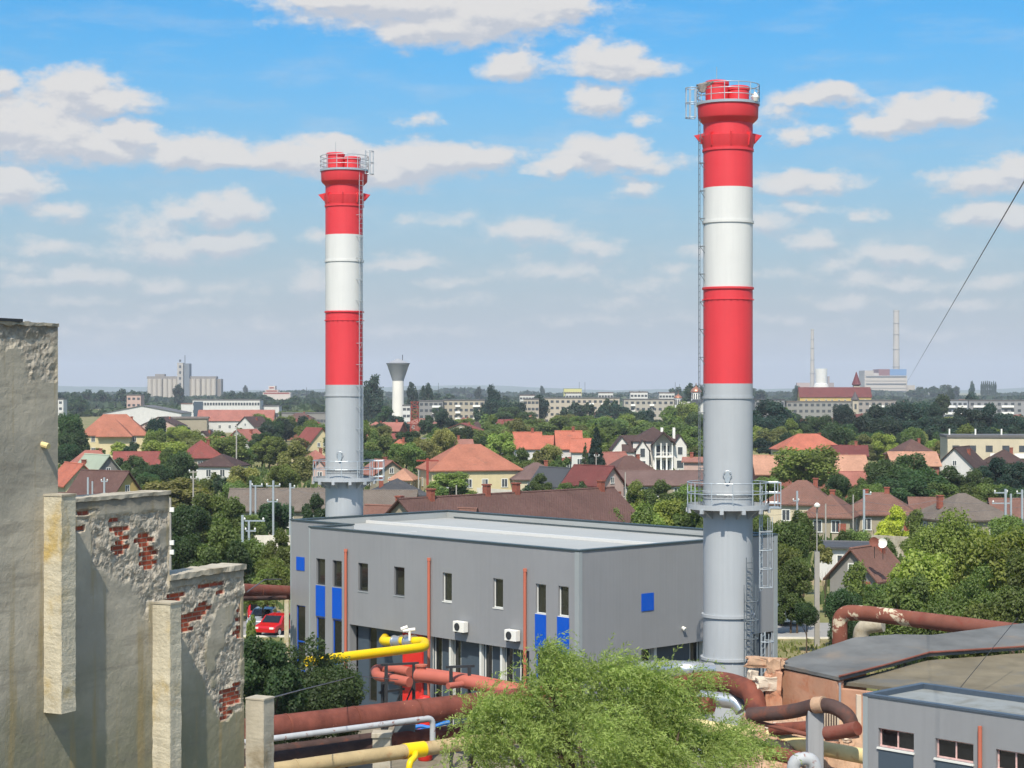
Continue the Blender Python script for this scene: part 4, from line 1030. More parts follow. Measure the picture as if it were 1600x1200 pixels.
mb = MB(); slab(mb, [[g+Vector((0,0,.001)), c, e, f], [c, d, e], [d, d2_, e2, e]], .14); mb.build('rear_felt_roof', M['bitumen'], ws)
b2_ = b+Vector((.05,-.05,-.28)); bb_ = at_z(1312,1065,6.02); gg = at_z(1660,1103,6.05); gg = bb_+(gg-bb_)*1.5
sheet([bb_, gg, d2_+Vector((0,0,-.25)), c+Vector((0,0,-.3))], 16, 8, .1, .14, 'brown_felt_roof', M['bitumen_b'], ws, 3)
mb = MB(); mb.tube([b+Vector((0,-.05,.04)), c*.5+b*.5+Vector((.05,-.05,.02)), c+Vector((.05,-.05,.05)), d+Vector((.05,-.1,.03)), d2_], .045, 8); mb.build('rusty_flashing', M['rust_r'], ws)
# walls
def wallseg(p, q, z0, zt0, zt1, t, name, m, par, n=20, chip=.0):
    dv = Vector((q.x-p.x, q.y-p.y, 0)); L = dv.length; dv /= L; nv = Vector((dv.y, -dv.x, 0)); rings = []
    for i in range(n+1):
        s = L*i/n; zt = zt0+(zt1-zt0)*i/n-chip*abs(noise.noise(Vector((s*1.7, 3, 1)))); x = p.x+dv.x*s; y = p.y+dv.y*s
        rings.append([(x,y,z0),(x+nv.x*t,y+nv.y*t,z0),(x+nv.x*t,y+nv.y*t,zt),(x,y,zt)])
    mb = MB(); mb.rings(rings); return mb.build(name, m, par)
ia, ib = a+Vector((.3,.3,0)), b+Vector((.25,.35,0)); 
wallseg(ib, ia, 0, 6.12, 6.1, -.35, 'front_wall', M['ochre'], ws, chip=.02)
wallseg(ib+Vector((-.02,-.02,0)), ib+Vector((3.6,-2.9,0)), 0, 5.83, 5.83, .35, 'side_wall', M['ochre'], ws)
wallseg(ia+Vector((.25,.2,0)), g+Vector((.5,-.2,0)), 0, 6.1, 6.6, -.3, 'rear_wall', M['ochre'], ws)
q = ib+Vector((.62,-.62,0)); mb = MB(); mb.box(-.27,-.3,0,.27,.1,5.7, o=(q.x,q.y,0)); mb.build('white_pilaster', M['plaster_w'], ws, bevel=.03)
mb = MB(); q = Vector((ib.x+.05, ib.y-.42, 5.35)); mb.bar(q+Vector((.95,-.77,0)), q+Vector((3.2,-2.58,0)), .2, .5); mb.build('lintel', M['plaster_w'], ws)
mb = MB(); q = b+Vector((.02,-.1,0)); mb.tube([(q.x,q.y,.2),(q.x,q.y,6.1)], .05, 8); mb.build('rain_pipe', M['tank'], ws)
# band of flaking plaster under the eave
mb = MB(); dv = (ib-ia); dv.z = 0; L = dv.length; dv /= L; nv = Vector((dv.y,-dv.x,0))
rings = []
for i in range(31):
    s = L*i/30; p = ia+dv*s; zl = 5.75+.22*noise.noise(Vector((s*2,1,7)))
    rings.append([(p.x,p.y,zl),(p.x-nv.x*-.06,p.y-nv.y*-.06,zl),(p.x-nv.x*-.06,p.y-nv.y*-.06,6.08),(p.x,p.y,6.08)])
mb.rings(rings); mb.build('flaking_plaster_band', M['plaster_w'], ws)
# slatted grille of bricks low in the side wall
mb = MB(); q = P3(1297, 1128, 72.5); mb.box(-.33,-.1,-.5,.33,.1,.45, o=q); o = mb.build('grille', M['plaster_w'], ws)
for k in range(6):
    mb = MB(); mb.box(-.3+.1*k,-.13,-.35,-.25+.1*k,-.102,.4, o=q); mb.build('slot', M['rust_d'], o)
# rubble chunks at the broken corner
def chunk(c, sz, m, label, name='rubble_block', seed=0, yaw=0, grp='broken masonry at the workshop corner', par=None):
    bm = bmesh.new(); bmesh.ops.create_cube(bm, size=1); bmesh.ops.subdivide_edges(bm, edges=bm.edges[:], cuts=5, use_grid_fill=True)
    cy_, sy_ = math.cos(yaw), math.sin(yaw)
    for v in bm.verts:
        p = v.co.copy(); nn = noise.noise_vector(Vector((p.x*2.3+seed, p.y*2.3, p.z*2.3)))*.16+noise.noise_vector(Vector((p.x*7+seed, p.y*7, p.z*7)))*.05
        p += nn; x, y, z = p.x*sz[0], p.y*sz[1], p.z*sz[2]; v.co = (x*cy_-y*sy_, x*sy_+y*cy_, z)
    me = bpy.data.meshes.new(name); bm.to_mesh(me); bm.free(); me.materials.append(m)
    o = bpy.data.objects.new(name, me); COL.objects.link(o); o.location = c
    if par is not None: o.parent = par; o.location = Vector(c)-par.location
    elif label: tag(o, label, 'rubble', grp)
    return o
wl = P3(1190, 1045, 78.5)
rw = thing('broken_wall_stub', (wl.x, wl.y, 0), 'broken masonry stub with a hole beside the right stack ladder', 'wall')
for (x, y, Y, sx, sy, sz, yw, m) in ((1196,1035,79,1.5,.5,.42,-.3,'rubble'), (1208,1048,78.6,.55,.5,.9,0,'rubble'), (1176,1062,78.8,.4,.4,.7,.2,'plaster_w'), (1196,1068,78.2,.9,.5,.55,.3,'plaster_w'), (1207,1082,78.4,.7,.6,1.6,0,'ochre'), (1196,1105,78.6,.9,.6,1.0,0,'ochre')):
    q = P3(x, y, Y); chunk((q.x,q.y,q.z), (sx,sy,sz), M[m], None, 'masonry', seed=x*.37, yaw=yw, par=rw)
rng = random.Random(5)
def hill_z(x, y, e_=1.0):
    return .05+e_*(max(0, min(1, (y-67.5)/5.5))*4.3+.5*noise.fractal(Vector((x*.7,y*.7,2)),1,2,4)+.22*noise.noise(Vector((x*4,y*4,1))))
hp = MB(); nx, ny = 60, 60; x0, x1, y0, y1 = 8.2, 14.2, 66.5, 78.2
for j in range(ny+1):
    for i in range(nx+1):
        x = x0+(x1-x0)*i/nx; y = y0+(y1-y0)*j/ny; e_ = min(1, i/14, (nx-i)/3, j/5, (ny-j)/3)
        hp.v.append((x, y, hill_z(x, y, e_)))
for j in range(ny):
    for i in range(nx): q = j*(nx+1)+i; hp.f.append((q,q+1,q+nx+2,q+nx+1)); hp.mi.append(0)
o = hp.build('rubble_mound', M['rubble']); o['kind'] = 'structure'
labs = ['pale broken concrete block by the cream pipe, leftmost', 'flat pale slab lying under the dark tarred pipe', 'orange-brown masonry lump near the short red pipe', 'small pale lump under the left part of the tarred pipe', 'tilted slab beside the grey concrete pillar', 'pale lump beside the white pilaster foot', 'broken lump below the cream pipe, above the hooked grey-white pipe', 'rusty lump of masonry by the hooked pipe, rightmost']
for k, (x, y, Y, s_, m) in enumerate(((1204,1146,0,.4,'plaster_w'), (1226,1137,0,.6,'rubble'), (1244,1146,0,.4,'ochre'), (1215,1134,0,.35,'plaster_w'), (1258,1134,0,.5,'rubble'), (1322,1156,0,.4,'plaster_w'), (1254,1163,0,.4,'rubble'), (1300,1165,0,.45,'ochre'))):
    for Yt in [67.5+.1*i for i in range(100)]:
        q = P3(x, y, Yt)
        if q.z <= hill_z(q.x, Yt): break
    chunk((q.x,q.y,hill_z(q.x, q.y)+s_*.08), (s_*1.0,s_*.8,s_*.5), M[m], labs[k], seed=k*3.3, yaw=k)

# ---------------------------------------------------------------- rusty overhead pipe loop, right
lp = pipe('insulated_pipe', 'peeling rust and cream pipe that rises and runs right above the workshop roof', 'pipe',
     [P3(1312,1040,96), P3(1312,957,96), P3(1350,958,95.4), P3(1700,1001,86)], .4, M['rust_peel'], rad=1.1, n=20)
b = MB(); b.tube([P3(1430,967.8,92.9), P3(1700,1001,85.98)], .412, 20); b.build('rusty_sleeve', M['rust_r'], lp, smooth=True)
pipe('insulated_pipe', 'lower rusty leg behind the peeling pipe bend', 'pipe', [P3(1345,1040,98), P3(1345,978,98), P3(1380,975,97.5)], .42, M['conc'], rad=.8)
# rusty pipe crossing behind the ruined wall, left
pipe('insulated_pipe', 'red-brown pipe passing high behind the end of the ruined wall into the grey building', 'pipe', [P3(290,920,103), P3(472,927,115.5)], .44, M['rust_r'], rad=0, bands=5)
pipe('insulated_pipe', 'slimmer dark pipe just under the red-brown pipe behind the wall', 'pipe', [P3(300,937,104), P3(446,934,111.5)], .13, M['rust_d'], rad=0)
b = MB(); q = P3(448, 940, 111.3); b.box(-.13,-.13,0,.13,.13,q.z+.1, o=(q.x,q.y,0)); o = b.build('pipe_pillar', M['conc_y']); tag(o, 'slim cream post under the red-brown pipe at the building corner', 'pillar')
b = MB()
q0, q1 = P3(386,925,107), P3(440,905,111); b.tube([q0, (q0+q1)/2+Vector((0,0,.35)), q1], .035, 6); o = b.build('cable', M['cable']); tag(o, 'thin cable arching over the red-brown pipe', 'cable')

# ---------------------------------------------------------------- grey office, lower right
Pq = at_z(1350, 1087, 7.0); fd = -d1; OF = Plane(Pq, fd, -d2); OS = Plane(Pq, d2, d1); LO = 9.0; WO = 3.6
of = thing('grey_annex', Pq+fd*3+d2*2-Vector((0,0,7)), 'low grey annex with pink-framed windows in the lower right corner', 'building')
hs = []; wn_ = []
for (x0, x1, y0, y1) in ((1372.5,1428,1137,1170),(1461.5,1521,1153,1187),(1556,1614,1170,1206)):
    a0, a1 = sorted((OF.s_at(x0), OF.s_at(x1))); za = OF.z_at(x0, y1-3.5); zb = OF.z_at(x0, y0)
    hs.append((a0, a1, za, zb)); wn_.append((a0, a1, za, zb))
mb = MB(); wall_open(mb, OF, 0, LO, 0, 7, hs, .22); wall_open(mb, OS, 0, WO, 0, 7, [], .1)
A0, A1, A2, A3 = OF.p(0,0), OF.p(LO,0), OF.p(LO,0)+d2*WO, OF.p(0,0)+d2*WO
up = lambda p, z: Vector((p.x,p.y,z))
mb.face(up(A1,0), up(A2,0), up(A2,7), up(A1,7)); mb.face(up(A2,0), up(A3,0), up(A3,7), up(A2,7)); mb.build('wall', M['panel'], of)
for r in wn_:
    w = window(of, OF, *r, M['frame_r'], M['glass_b'], fw=.055, rec=.12, vb=1)
    s_ = MB(); OF.box(s_, r[0]-.03, r[1]+.03, r[2]-.07, r[2]-.004, -.12, .07); s_.build('sill', M['frame_w'], w)
    b = MB(); OF.box(b, r[0]+.02, r[1]-.02, .5, r[2]-.08, .003, .03); b.build('slate_panel', M['panel_dark'], of)
rp = [A0+d2*.2+fd*.2, A1+d2*.2-fd*.2, A2-d2*.2-fd*.2, A3-d2*.2+fd*.2]
mb = MB(); mb.prism([(p.x,p.y) for p in rp], 6.5, 6.9); mb.build('roof', M['membrane_d'], of)
mb = MB(); po_ = [A0-d2*.04-fd*.04, A1-d2*.04+fd*.04, A2+d2*.04+fd*.04, A3+d2*.04-fd*.04]; pi_ = [A0+d2*.22+fd*.22, A1+d2*.22-fd*.22, A2-d2*.22-fd*.22, A3-d2*.22+fd*.22]
for i in range(4):
    q = (po_[i], po_[(i+1)%4], pi_[(i+1)%4], pi_[i]); z = 7.003+.001*(i%2)
    mb.hexa([up(p, z-.12) for p in (po_[i]*.0+pi_[i]+(po_[i]-pi_[i])*.22, po_[(i+1)%4]*.0+pi_[(i+1)%4]+(po_[(i+1)%4]-pi_[(i+1)%4])*.22, pi_[(i+1)%4], pi_[i])], [up(p, z-.002) for p in (pi_[i]+(po_[i]-pi_[i])*.22, pi_[(i+1)%4]+(po_[(i+1)%4]-pi_[(i+1)%4])*.22, pi_[(i+1)%4], pi_[i])])
    mb.hexa([up(p, z) for p in q], [up(p, z+.08) for p in q])
mb.build('parapet_coping', M['coping_blue'], of)
s_ = OF.s_at(1534); p = OF.p(s_, 0, .11); b = MB(); b.tube([(p.x,p.y,.1),(p.x,p.y,OF.z_at(1534,1134))], .075, 12); b.build('downpipe', M['salmon'], of, smooth=True)
b = MB(); OF.box(b, 0, .18, 0, 6.99, .003, .03); OS.box(b, -.03, .1, 0, 6.99, .0035, .031); b.build('corner_trim', M['panel_trim'], of)
# long cable from the upper right
pa_, pb_ = P3(1650,198,22), P3(1412,606,300); pa_ = pa_+(pa_-pb_)*.068; mb = MB(); pts = []
for k in range(41):
    t = (k/40)**2; p = pa_*(1-t)+pb_*t; pts.append(p+Vector((0,0,-2.2*math.sin(math.pi*t)*.0)))
mb.tube(pts, .011, 6); o = mb.build('cable', M['cable']); tag(o, 'long thin cable slanting across the sky at the upper right', 'cable')
b = MB(); b.tube([P3(1590,965,76), P3(1500,1075,70)], .014, 5); o = b.build('cable', M['black']); tag(o, 'thin dark cable crossing the brown felt roof', 'cable')  # black tube stands in for the shadow of a cable on the roof
# ---------------------------------------------------------------- houses
RC = {'orange': (206,112,66), 'bright': (222,104,52), 'red': (170,70,54), 'brown': (122,82,70), 'dbrown': (96,68,62), 'pink': (186,112,86), 'grey': (120,116,112),
      'dgrey': (84,86,90), 'oldgrey': (134,118,102), 'mint': (176,192,158), 'peach': (222,150,104), 'salmon': (198,108,82), 'mauve': (134,100,90), 'dred': (140,58,50), 'old': (150,98,76)}
WC = {'cream': (226,210,172), 'white': (226,224,216), 'yellow': (222,188,96), 'grey': (150,146,138), 'pink': (212,176,160), 'tan': (176,164,136), 'paleyellow': (232,214,158), 'brick': (166,96,74), 'dyellow': (214,164,74)}
LAND = []      # landmarks for wording: (phrase, px, py)
def setcol(o, c):
    k = 0.62 if 'roof' in o.name or 'ridge' in o.name else 0.72
    q = lin(c); g = (q[0]+q[1]+q[2])/3; sa = .68 if k < .7 else .82; o.color = tuple((v*sa+g*(1-sa))*k for v in q[:3])+(1,)
def roof_mesh(kind, w, l, ze, rh, ov=.45, t=.16):
    """solid roof in local coordinates, centre at the origin"""
    mb = MB(); X, Y = w/2+ov, l/2+ov; k = rh/(w/2 if kind == 'g' else l/2) if kind in 'ge' else rh/(min(w, l)/2); zd = ze-ov*k
    def solid(faces):
        for f in faces:
            i = len(mb.v); n = len(f); mb.v += [tuple(p) for p in f]+[(p[0],p[1],p[2]-t) for p in f]
            mb.f.append(tuple(range(i, i+n))); mb.mi.append(0); mb.f.append(tuple(i+n+j for j in reversed(range(n)))); mb.mi.append(0)
            for j in range(n): mb.f.append((i+j, i+n+j, i+n+(j+1)%n, i+(j+1)%n)); mb.mi.append(0)
    zr = ze+rh; zd += t; zr += t
    if kind == 'g': solid([[(-X,-Y,zd),(0,-Y,zr),(0,Y,zr),(-X,Y,zd)], [(0,-Y,zr),(X,-Y,zd),(X,Y,zd),(0,Y,zr)]])
    elif kind == 'e': solid([[(-X,-Y,zd),(X,-Y,zd),(X,0,zr),(-X,0,zr)], [(-X,0,zr),(X,0,zr),(X,Y,zd),(-X,Y,zd)]])
    elif kind == 'h':
        if w >= l:
            r = X-Y*.95; solid([[(-X,-Y,zd),(X,-Y,zd),(r,0,zr),(-r,0,zr)], [(X,Y,zd),(-X,Y,zd),(-r,0,zr),(r,0,zr)], [(X,-Y,zd),(X,Y,zd),(r,0,zr)], [(-X,Y,zd),(-X,-Y,zd),(-r,0,zr)]])
        else:
            r = Y-X*.95; solid([[(X,-Y,zd),(X,Y,zd),(0,r,zr),(0,-r,zr)], [(-X,Y,zd),(-X,-Y,zd),(0,-r,zr),(0,r,zr)], [(-X,-Y,zd),(X,-Y,zd),(0,-r,zr)], [(X,Y,zd),(-X,Y,zd),(0,r,zr)]])
    else: mb.box(-w/2-.1,-l/2-.1,ze,w/2+.1,l/2+.1,ze+.2)
    return mb
def wall_mesh(kind, w, l, ze, rh):
    mb = MB(); x, y = w/2, l/2
    if kind == 'g':
        for s in (-1, 1):
            pts = [(-x,s*y,0),(x,s*y,0),(x,s*y,ze),(0,s*y,ze+rh),(-x,s*y,ze)]; mb.face(*(pts if s < 0 else pts[::-1]))
        mb.face((x,-y,0),(x,y,0),(x,y,ze),(x,-y,ze)); mb.face((-x,y,0),(-x,-y,0),(-x,-y,ze),(-x,y,ze))
    elif kind == 'e':
        for s in (-1, 1):
            pts = [(s*x,-y,0),(s*x,y,0),(s*x,y,ze),(s*x,0,ze+rh),(s*x,-y,ze)]; mb.face(*(pts if s > 0 else pts[::-1]))
        mb.face((-x,-y,0),(x,-y,0),(x,-y,ze),(-x,-y,ze)); mb.face((x,y,0),(-x,y,0),(-x,y,ze),(x,y,ze))
    else: mb.box(-x,-y,0,x,y,ze-.001)
    return mb
def lwin(par, side, c, z, ww, wh, w, l, arch=False):
    """window on a local side: 'f' front, 'l' left, 'r' right"""
    fr = MB(); pn = MB()
    def B(mb, a0, a1, z0, z1, o0, o1):
        if side == 'f': mb.box(a0, -l/2-o1, z0, a1, -l/2-o0, z1)
        elif side == 'l': mb.box(-w/2-o1, a0, z0, -w/2-o0, a1, z1)
        else: mb.box(w/2+o0, a0, z0, w/2+o1, a1, z1)
    B(fr, c-ww/2, c-ww/2+.1, z, z+wh, .004, .05); B(fr, c+ww/2-.1, c+ww/2, z, z+wh, .004, .05); B(fr, c-ww/2+.1, c+ww/2-.1, z+wh-.1, z+wh, .004, .05); B(fr, c-ww/2-.06, c+ww/2+.06, z-.1, z, .004, .1)
    B(fr, c-.035, c+.035, z, z+wh-.1, .03, .05)
    o = fr.build('window', M['frame_w'], par, local=True)
    B(pn, c-ww/2+.1, c+ww/2-.1, z, z+wh-.1, .005, .028); pn.build('pane', M['pane'], o, local=True)
def house(name, label, cx, ey, ze, w, l, rh, yaw, kind, roof, wall, cat='house', nf=2, ns=2, floors=1, chim=((.2,.0),), sheet=False, Y=None, group=None, gwin=1, wz=None, land=None):
    if Y is None: Y = (CZ-ze)*F/(ey-HZ)
    yr = R(yaw); dist = abs(math.cos(yr))*l/2+abs(math.sin(yr))*w/2
    o = thing(name, ((cx-800)/F*Y, Y+dist, 0), label, cat, group, rz=yr)
    ob = wall_mesh(kind, w, l, ze, rh).build('wall', M['wall'], o, local=True); setcol(ob, WC[wall])
    if kind != 'f':
        rb = roof_mesh(kind, w, l, ze, rh).build('roof', M['sheet'] if sheet else M['roof'], o, local=True); setcol(rb, RC[roof])
        if kind in 'ge' and Y < 450:
            mb = MB()
            if kind == 'g': mb.tube([(0,-l/2-.45,ze+rh+.14),(0,l/2+.45,ze+rh+.14)], .12, 6)
            else: mb.tube([(-w/2-.45,0,ze+rh+.14),(w/2+.45,0,ze+rh+.14)], .12, 6)
            q = mb.build('ridge_tiles', M['roof'] if not sheet else M['sheet'], rb, local=True); setcol(q, tuple(min(255, int(v*1.12)) for v in RC[roof]))
    else:
        mb = MB(); mb.box(-w/2-.12,-l/2-.12,ze,w/2+.12,l/2+.12,ze+.25); rb = mb.build('roof', M['sheet'], o, local=True); setcol(rb, RC[roof])
    for (fx, fy) in chim:
        hx, hy = fx*w, fy*l; zb = ze+rh*(1-(abs(fx) if kind == 'g' else abs(fy))*2) if kind in 'ge' else ze+rh*max(0, 1-2*max(abs(fx)*.6, abs(fy)))
        mb = MB(); mb.box(hx-.3,hy-.25,zb-.5,hx+.3,hy+.25,zb+.95); mb.box(hx-.37,hy-.32,zb+.951,hx+.37,hy+.32,zb+1.08); mb.build('chimney', M['brick'], rb, local=True)
    for fl in range(floors):
        z = (wz if wz is not None else max(.9, ze/floors*.35))+fl*ze/floors; wh = min(1.4, ze/floors*.5)
        for k in range(nf): lwin(o, 'f', -w/2+w*(k+1)/(nf+1)+(.2 if k%2 else -.1), z, 1.1, wh, w, l)
        if ns and abs(yaw) > 8:
            for k in range(ns): lwin(o, 'l' if yaw > 0 else 'r', -l/2+l*(k+1)/(ns+1), z, 1.1, wh, w, l)
    if kind == 'g' and gwin and rh > 1.8: 
        for k in range(gwin): lwin(o, 'f', (k-(gwin-1)/2)*1.6, ze+.15, .85, .95, w, l)
    if Y < 340:
        mb = MB(); dx = w*.5-.9 if nf != 1 else w*.3; mb.box(dx-.45,-l/2-.05,.02,dx+.45,-l/2-.004,min(2.05,ze-.2)); d = mb.build('door', M['brick'], o, local=True)
    LAND.append((land or label, cx, ey)) if land else None
    return o
H = house
# left of the left stack
hb = H('cream_house', 'large cream house with tall orange hipped roof left of the dark round tree', 171, 679, 5.9, 17.5, 12, 5.2, 8, 'h', 'orange', 'paleyellow', nf=4, floors=2, chim=((.25,.05),), land='the large cream hipped house')
b = wall_mesh('h', 8, 6, 5.8, 3).build('front_wing', M['wall'], hb, local=True); b.location = (.5,-8.2,0); setcol(b, WC['paleyellow'])
b = roof_mesh('h', 8.6, 9, 5.8, 4.2).build('wing_roof', M['roof'], hb, local=True); b.location = (.5,-7.6,0); setcol(b, RC['orange'])
H('mint_roof_house', 'small house with pale mint green roof and grey gable at the left', 142, 742, 4.6, 5.2, 7, 2.9, 42, 'g', 'mint', 'grey', nf=1, ns=1, sheet=True, chim=((-.3,.2),), land='the mint green roof')
H('gabled_house', 'bright orange gabled roof right beside the high ruined wall', 104, 757, 3.6, 5.6, 8, 2.9, 32, 'g', 'bright', 'paleyellow', nf=1, ns=1, chim=(), land='the orange gable by the ruined wall')
H('yellow_gable_house', 'long brown-roofed house with a bright yellow gable end', 153, 771, 3.2, 5.2, 9, 2.9, 56, 'g', 'brown', 'yellow', nf=1, ns=2, gwin=1, land='the yellow gable')
H('lean_to', 'low pale yellow shed wall under the brown roof beside the ruined wall', 118, 782, 2.6, 6, 4, .8, 10, 'e', 'brown', 'yellow', nf=1, chim=(), cat='shed')
H('white_shed', 'small grey-white flat shed right of the yellow gable', 196, 753, 2.9, 4.2, 5, 0, 8, 'f', 'grey', 'white', nf=0, ns=0, chim=(), cat='shed', land='the small white shed')
H('red_roof_house', 'long low bright red roof in front of the large cream house', 208, 725, 3.0, 8.6, 6, 2.2, 10, 'e', 'red', 'tan', chim=(), land='the long low red roof')
H('red_roof_house', 'red gabled roof with white verge and white chimney right of the cream house', 252, 714, 3.1, 5.6, 7, 2.4, 35, 'g', 'red', 'white', nf=1, land='the red roof with white verge')
H('orange_roof_house', 'faded orange roof directly below the large cream house', 137, 724, 3.0, 8.5, 6, 2.4, 14, 'h', 'salmon', 'tan', land='the faded orange roof')
H('red_hip_house', 'red-orange hipped roof behind the white-walled brown-roofed house', 308, 714, 3.5, 7.5, 8, 3.3, 25, 'h', 'red', 'tan', land='the red-orange hipped roof')
H('pink_gable_house', 'small salmon-pink gable house left of the white columned house', 330, 699, 3.5, 5.5, 8, 2.4, -25, 'g', 'salmon', 'pink', nf=1, gwin=1)
H('orange_roof_house', 'orange roof wedge just left of the white columned house', 352, 703, 3.6, 5.0, 6, 2.4, 20, 'e', 'orange', 'white', nf=1)
H('pink_roof_house', 'worn salmon roof with white gable behind the utility pole', 381, 688, 4.2, 7.5, 8, 2.8, -30, 'g', 'salmon', 'white', nf=1, land='the worn salmon roof')
H('white_brown_house', 'white house with dark brown hipped roof and two small windows', 342, 728, 3.2, 7.6, 8, 2.0, -12, 'h', 'dbrown', 'white', nf=2, chim=(), land='the white house with dark brown roof')
hc = H('columned_house', 'white modern house front with tall openings and brick side', 360, 698, 4.6, 4.8, 5, 0, -10, 'f', 'grey', 'white', nf=2, floors=1, chim=(), land='the white columned house')
H('blank_wall_hall', 'long windowless tan wall behind the left houses', 291, 654, 6.0, 16, 8, .6, 4, 'e', 'oldgrey', 'tan', nf=0, ns=0, chim=(), cat='hall', land='the long tan wall')
H('brick_red_house', 'reddish house with rounded brown gable right of the dark round tree', 277, 680, 4.4, 5.4, 6, 2.2, 15, 'g', 'brown', 'brick', nf=1)
H('dark_gable_house', 'small dark gable with white eave line below the tan wall', 320, 684, 3.6, 4.6, 6, 1.9, -15, 'g', 'dbrown', 'tan', nf=1)
H('long_orange_hall', 'long orange roof with white wall below the white office block', 366, 657, 5.0, 31, 12, 4.2, 3, 'e', 'salmon', 'white', nf=6, ns=0, chim=(), cat='hall', land='the long orange roof')
H('dark_gable_house', 'dark brown gable house with pale left wall, in front of the long orange roof', 392, 666, 4.4, 8.5, 9, 3.4, -32, 'g', 'dbrown', 'white', nf=1, land='the dark brown gable')
H('steep_cream_house', 'steep-roofed cream gable house with two attic windows, left of the left stack', 487, 699, 3.8, 8.2, 9, 4.6, 30, 'g', 'red', 'paleyellow', nf=2, ns=0, gwin=2, land='the steep cream gable house')
H('orange_roof_house', 'brown-orange roof below the steep cream gable house', 490, 722, 3.0, 5.4, 6, 2.2, 20, 'h', 'salmon', 'pink', land='the roof below the steep gable')
H('pink_roof_house', 'pale salmon roof touching the left stack on its left', 507, 733, 2.9, 3.6, 5, 1.8, -20, 'g', 'pink', 'pink', nf=1)
H('cream_block', 'blank cream block with flat top left of the left stack platform', 476, 768, 3.3, 3.6, 4.5, 0, 12, 'f', 'oldgrey', 'cream', nf=0, ns=0, chim=(), cat='shed', land='the blank cream block', Y=262)
H('lean_to', 'cream lean-to with sloping grey roof beside the blank cream block', 497, 776, 2.0, 4.4, 4, 1.0, 12, 'g', 'oldgrey', 'cream', nf=0, ns=0, chim=(), cat='shed', gwin=0)
H('old_grey_house', 'long weathered grey-brown roof stretching behind the left stack', 447, 796, 3.3, 14, 7, 2.2, 2, 'e', 'oldgrey', 'tan', nf=3, chim=(), land='the long weathered roof')
H('old_grey_house', 'weathered grey-brown roof continuing right of the left stack', 603, 799, 3.2, 6.5, 6.5, 2.2, -2, 'e', 'oldgrey', 'tan', nf=2, chim=())
H('old_slate_house', 'dark mossy hipped roof right of the left stack platform', 618, 774, 3.2, 7.8, 8, 2.0, 10, 'h', 'dgrey', 'tan', chim=((-.3,0),), land='the dark mossy roof')
H('orange_lean_to', 'small bright orange tiled roof at the foot of the left stack', 583, 803, 2.6, 2.2, 3, 1.1, 5, 'e', 'bright', 'tan', nf=0, ns=0, chim=(), cat='shed')
H('pink_roof_house', 'dull pink roof just right of the left stack above its platform', 596, 741, 3.0, 6.2, 8, 2.2, 25, 'g', 'pink', 'tan', nf=1, chim=((.1,.1),))
H('orange_roof_house', 'small pale orange roof left of the yellow house', 630, 748, 2.8, 3.6, 5, 1.5, -10, 'h', 'peach', 'cream', nf=1, chim=())
# centre
H('brown_roof_house', 'very long brown tiled roof behind the grey building with brick chimneys', 800, 900, 4.6, 9.5, 27, 3.6, -46, 'g', 'brown', 'tan', nf=2, ns=5, chim=((.02,-.38),(0,-.12),(0,.02),(.02,.44)), Y=160, land='the very long brown roof')
H('tiled_porch', 'worn orange tiled wing at the left end of the very long brown roof', 652, 830, 4.6, 6, 11, 2.6, 62, 'g', 'old', 'tan', nf=1, ns=2, chim=((.0,.2),), Y=163)
hy = H('yellow_house', 'wide pale yellow house with big orange hipped roof', 731, 734, 4.5, 15.4, 12, 3.9, 14, 'h', 'orange', 'paleyellow', nf=4, ns=2, chim=(), wz=1.5, land='the wide pale yellow house')
H('mauve_roof_house', 'mauve-brown hipped roof between the yellow house and the red roof', 838, 748, 3.0, 8.4, 8, 2.4, 8, 'h', 'mauve', 'cream', nf=2, land='the mauve-brown roof')
H('dark_grey_gable', 'dark grey roof slope in the middle of the mauve-brown roofs', 868, 757, 2.9, 4.2, 7, 2.4, 38, 'g', 'dgrey', 'white', nf=1, chim=(), sheet=True)
H('red_pink_house', 'bright red roof with pinkish gable wall and round-top window', 930, 757, 3.3, 5.4, 7.6, 2.6, 46, 'g', 'dred', 'pink', nf=1, ns=1, gwin=1, land='the red roof with pink gable')
H('brown_hip_house', 'brown pyramid-shaped roof in front of the white villa', 985, 741, 2.9, 9, 8, 3.0, 18, 'h', 'brown', 'brick', land='the brown pyramid roof')
H('orange_gable_house', 'small orange-yellow gable end peeping left of the brown pyramid roof', 956, 727, 3.6, 4.6, 7, 2.2, -48, 'g', 'salmon', 'dyellow', nf=0, chim=())
H('long_mauve_house', 'long low mauve-brown roof left of the right stack above its platform', 1032, 757, 2.9, 15.5, 6.5, 1.9, -2, 'e', 'mauve', 'tan', nf=5, chim=(), land='the long mauve roof')
H('pink_block', 'plain pink house wall tight beside the right stack', 1091, 722, 4.6, 4.4, 6, .6, -8, 'e', 'pink', 'pink', nf=1, chim=((-.2,0),), floors=1)
H('terrace_house', 'left wing of the bright orange roofed terrace with white verge', 802, 703, 4.6, 4.6, 8, 2.4, 12, 'e', 'bright', 'white', nf=1, group='bright orange roofed terrace', land='the bright orange terrace')
H('terrace_house', 'second bright orange roof of the terrace, standing a little higher', 824, 700, 5.2, 5.6, 8, 3.2, 4, 'e', 'bright', 'white', nf=2, group='bright orange roofed terrace')
H('terrace_house', 'low middle link of the bright orange terrace, behind the olive tree', 856, 700, 4.9, 6.0, 7, 2.5, 2, 'e', 'bright', 'white', nf=2, group='bright orange roofed terrace', chim=())
H('terrace_house', 'highest right bright orange roof of the terrace over a white wall', 889, 700, 5.2, 5.2, 8, 3.5, 2, 'e', 'bright', 'white', nf=2, group='bright orange roofed terrace')
H('terrace_house', 'rightmost small orange roof of the terrace beside the dark conifer', 909, 705, 4.6, 3.6, 7, 2.5, -6, 'e', 'bright', 'white', nf=1, group='bright orange roofed terrace', chim=())
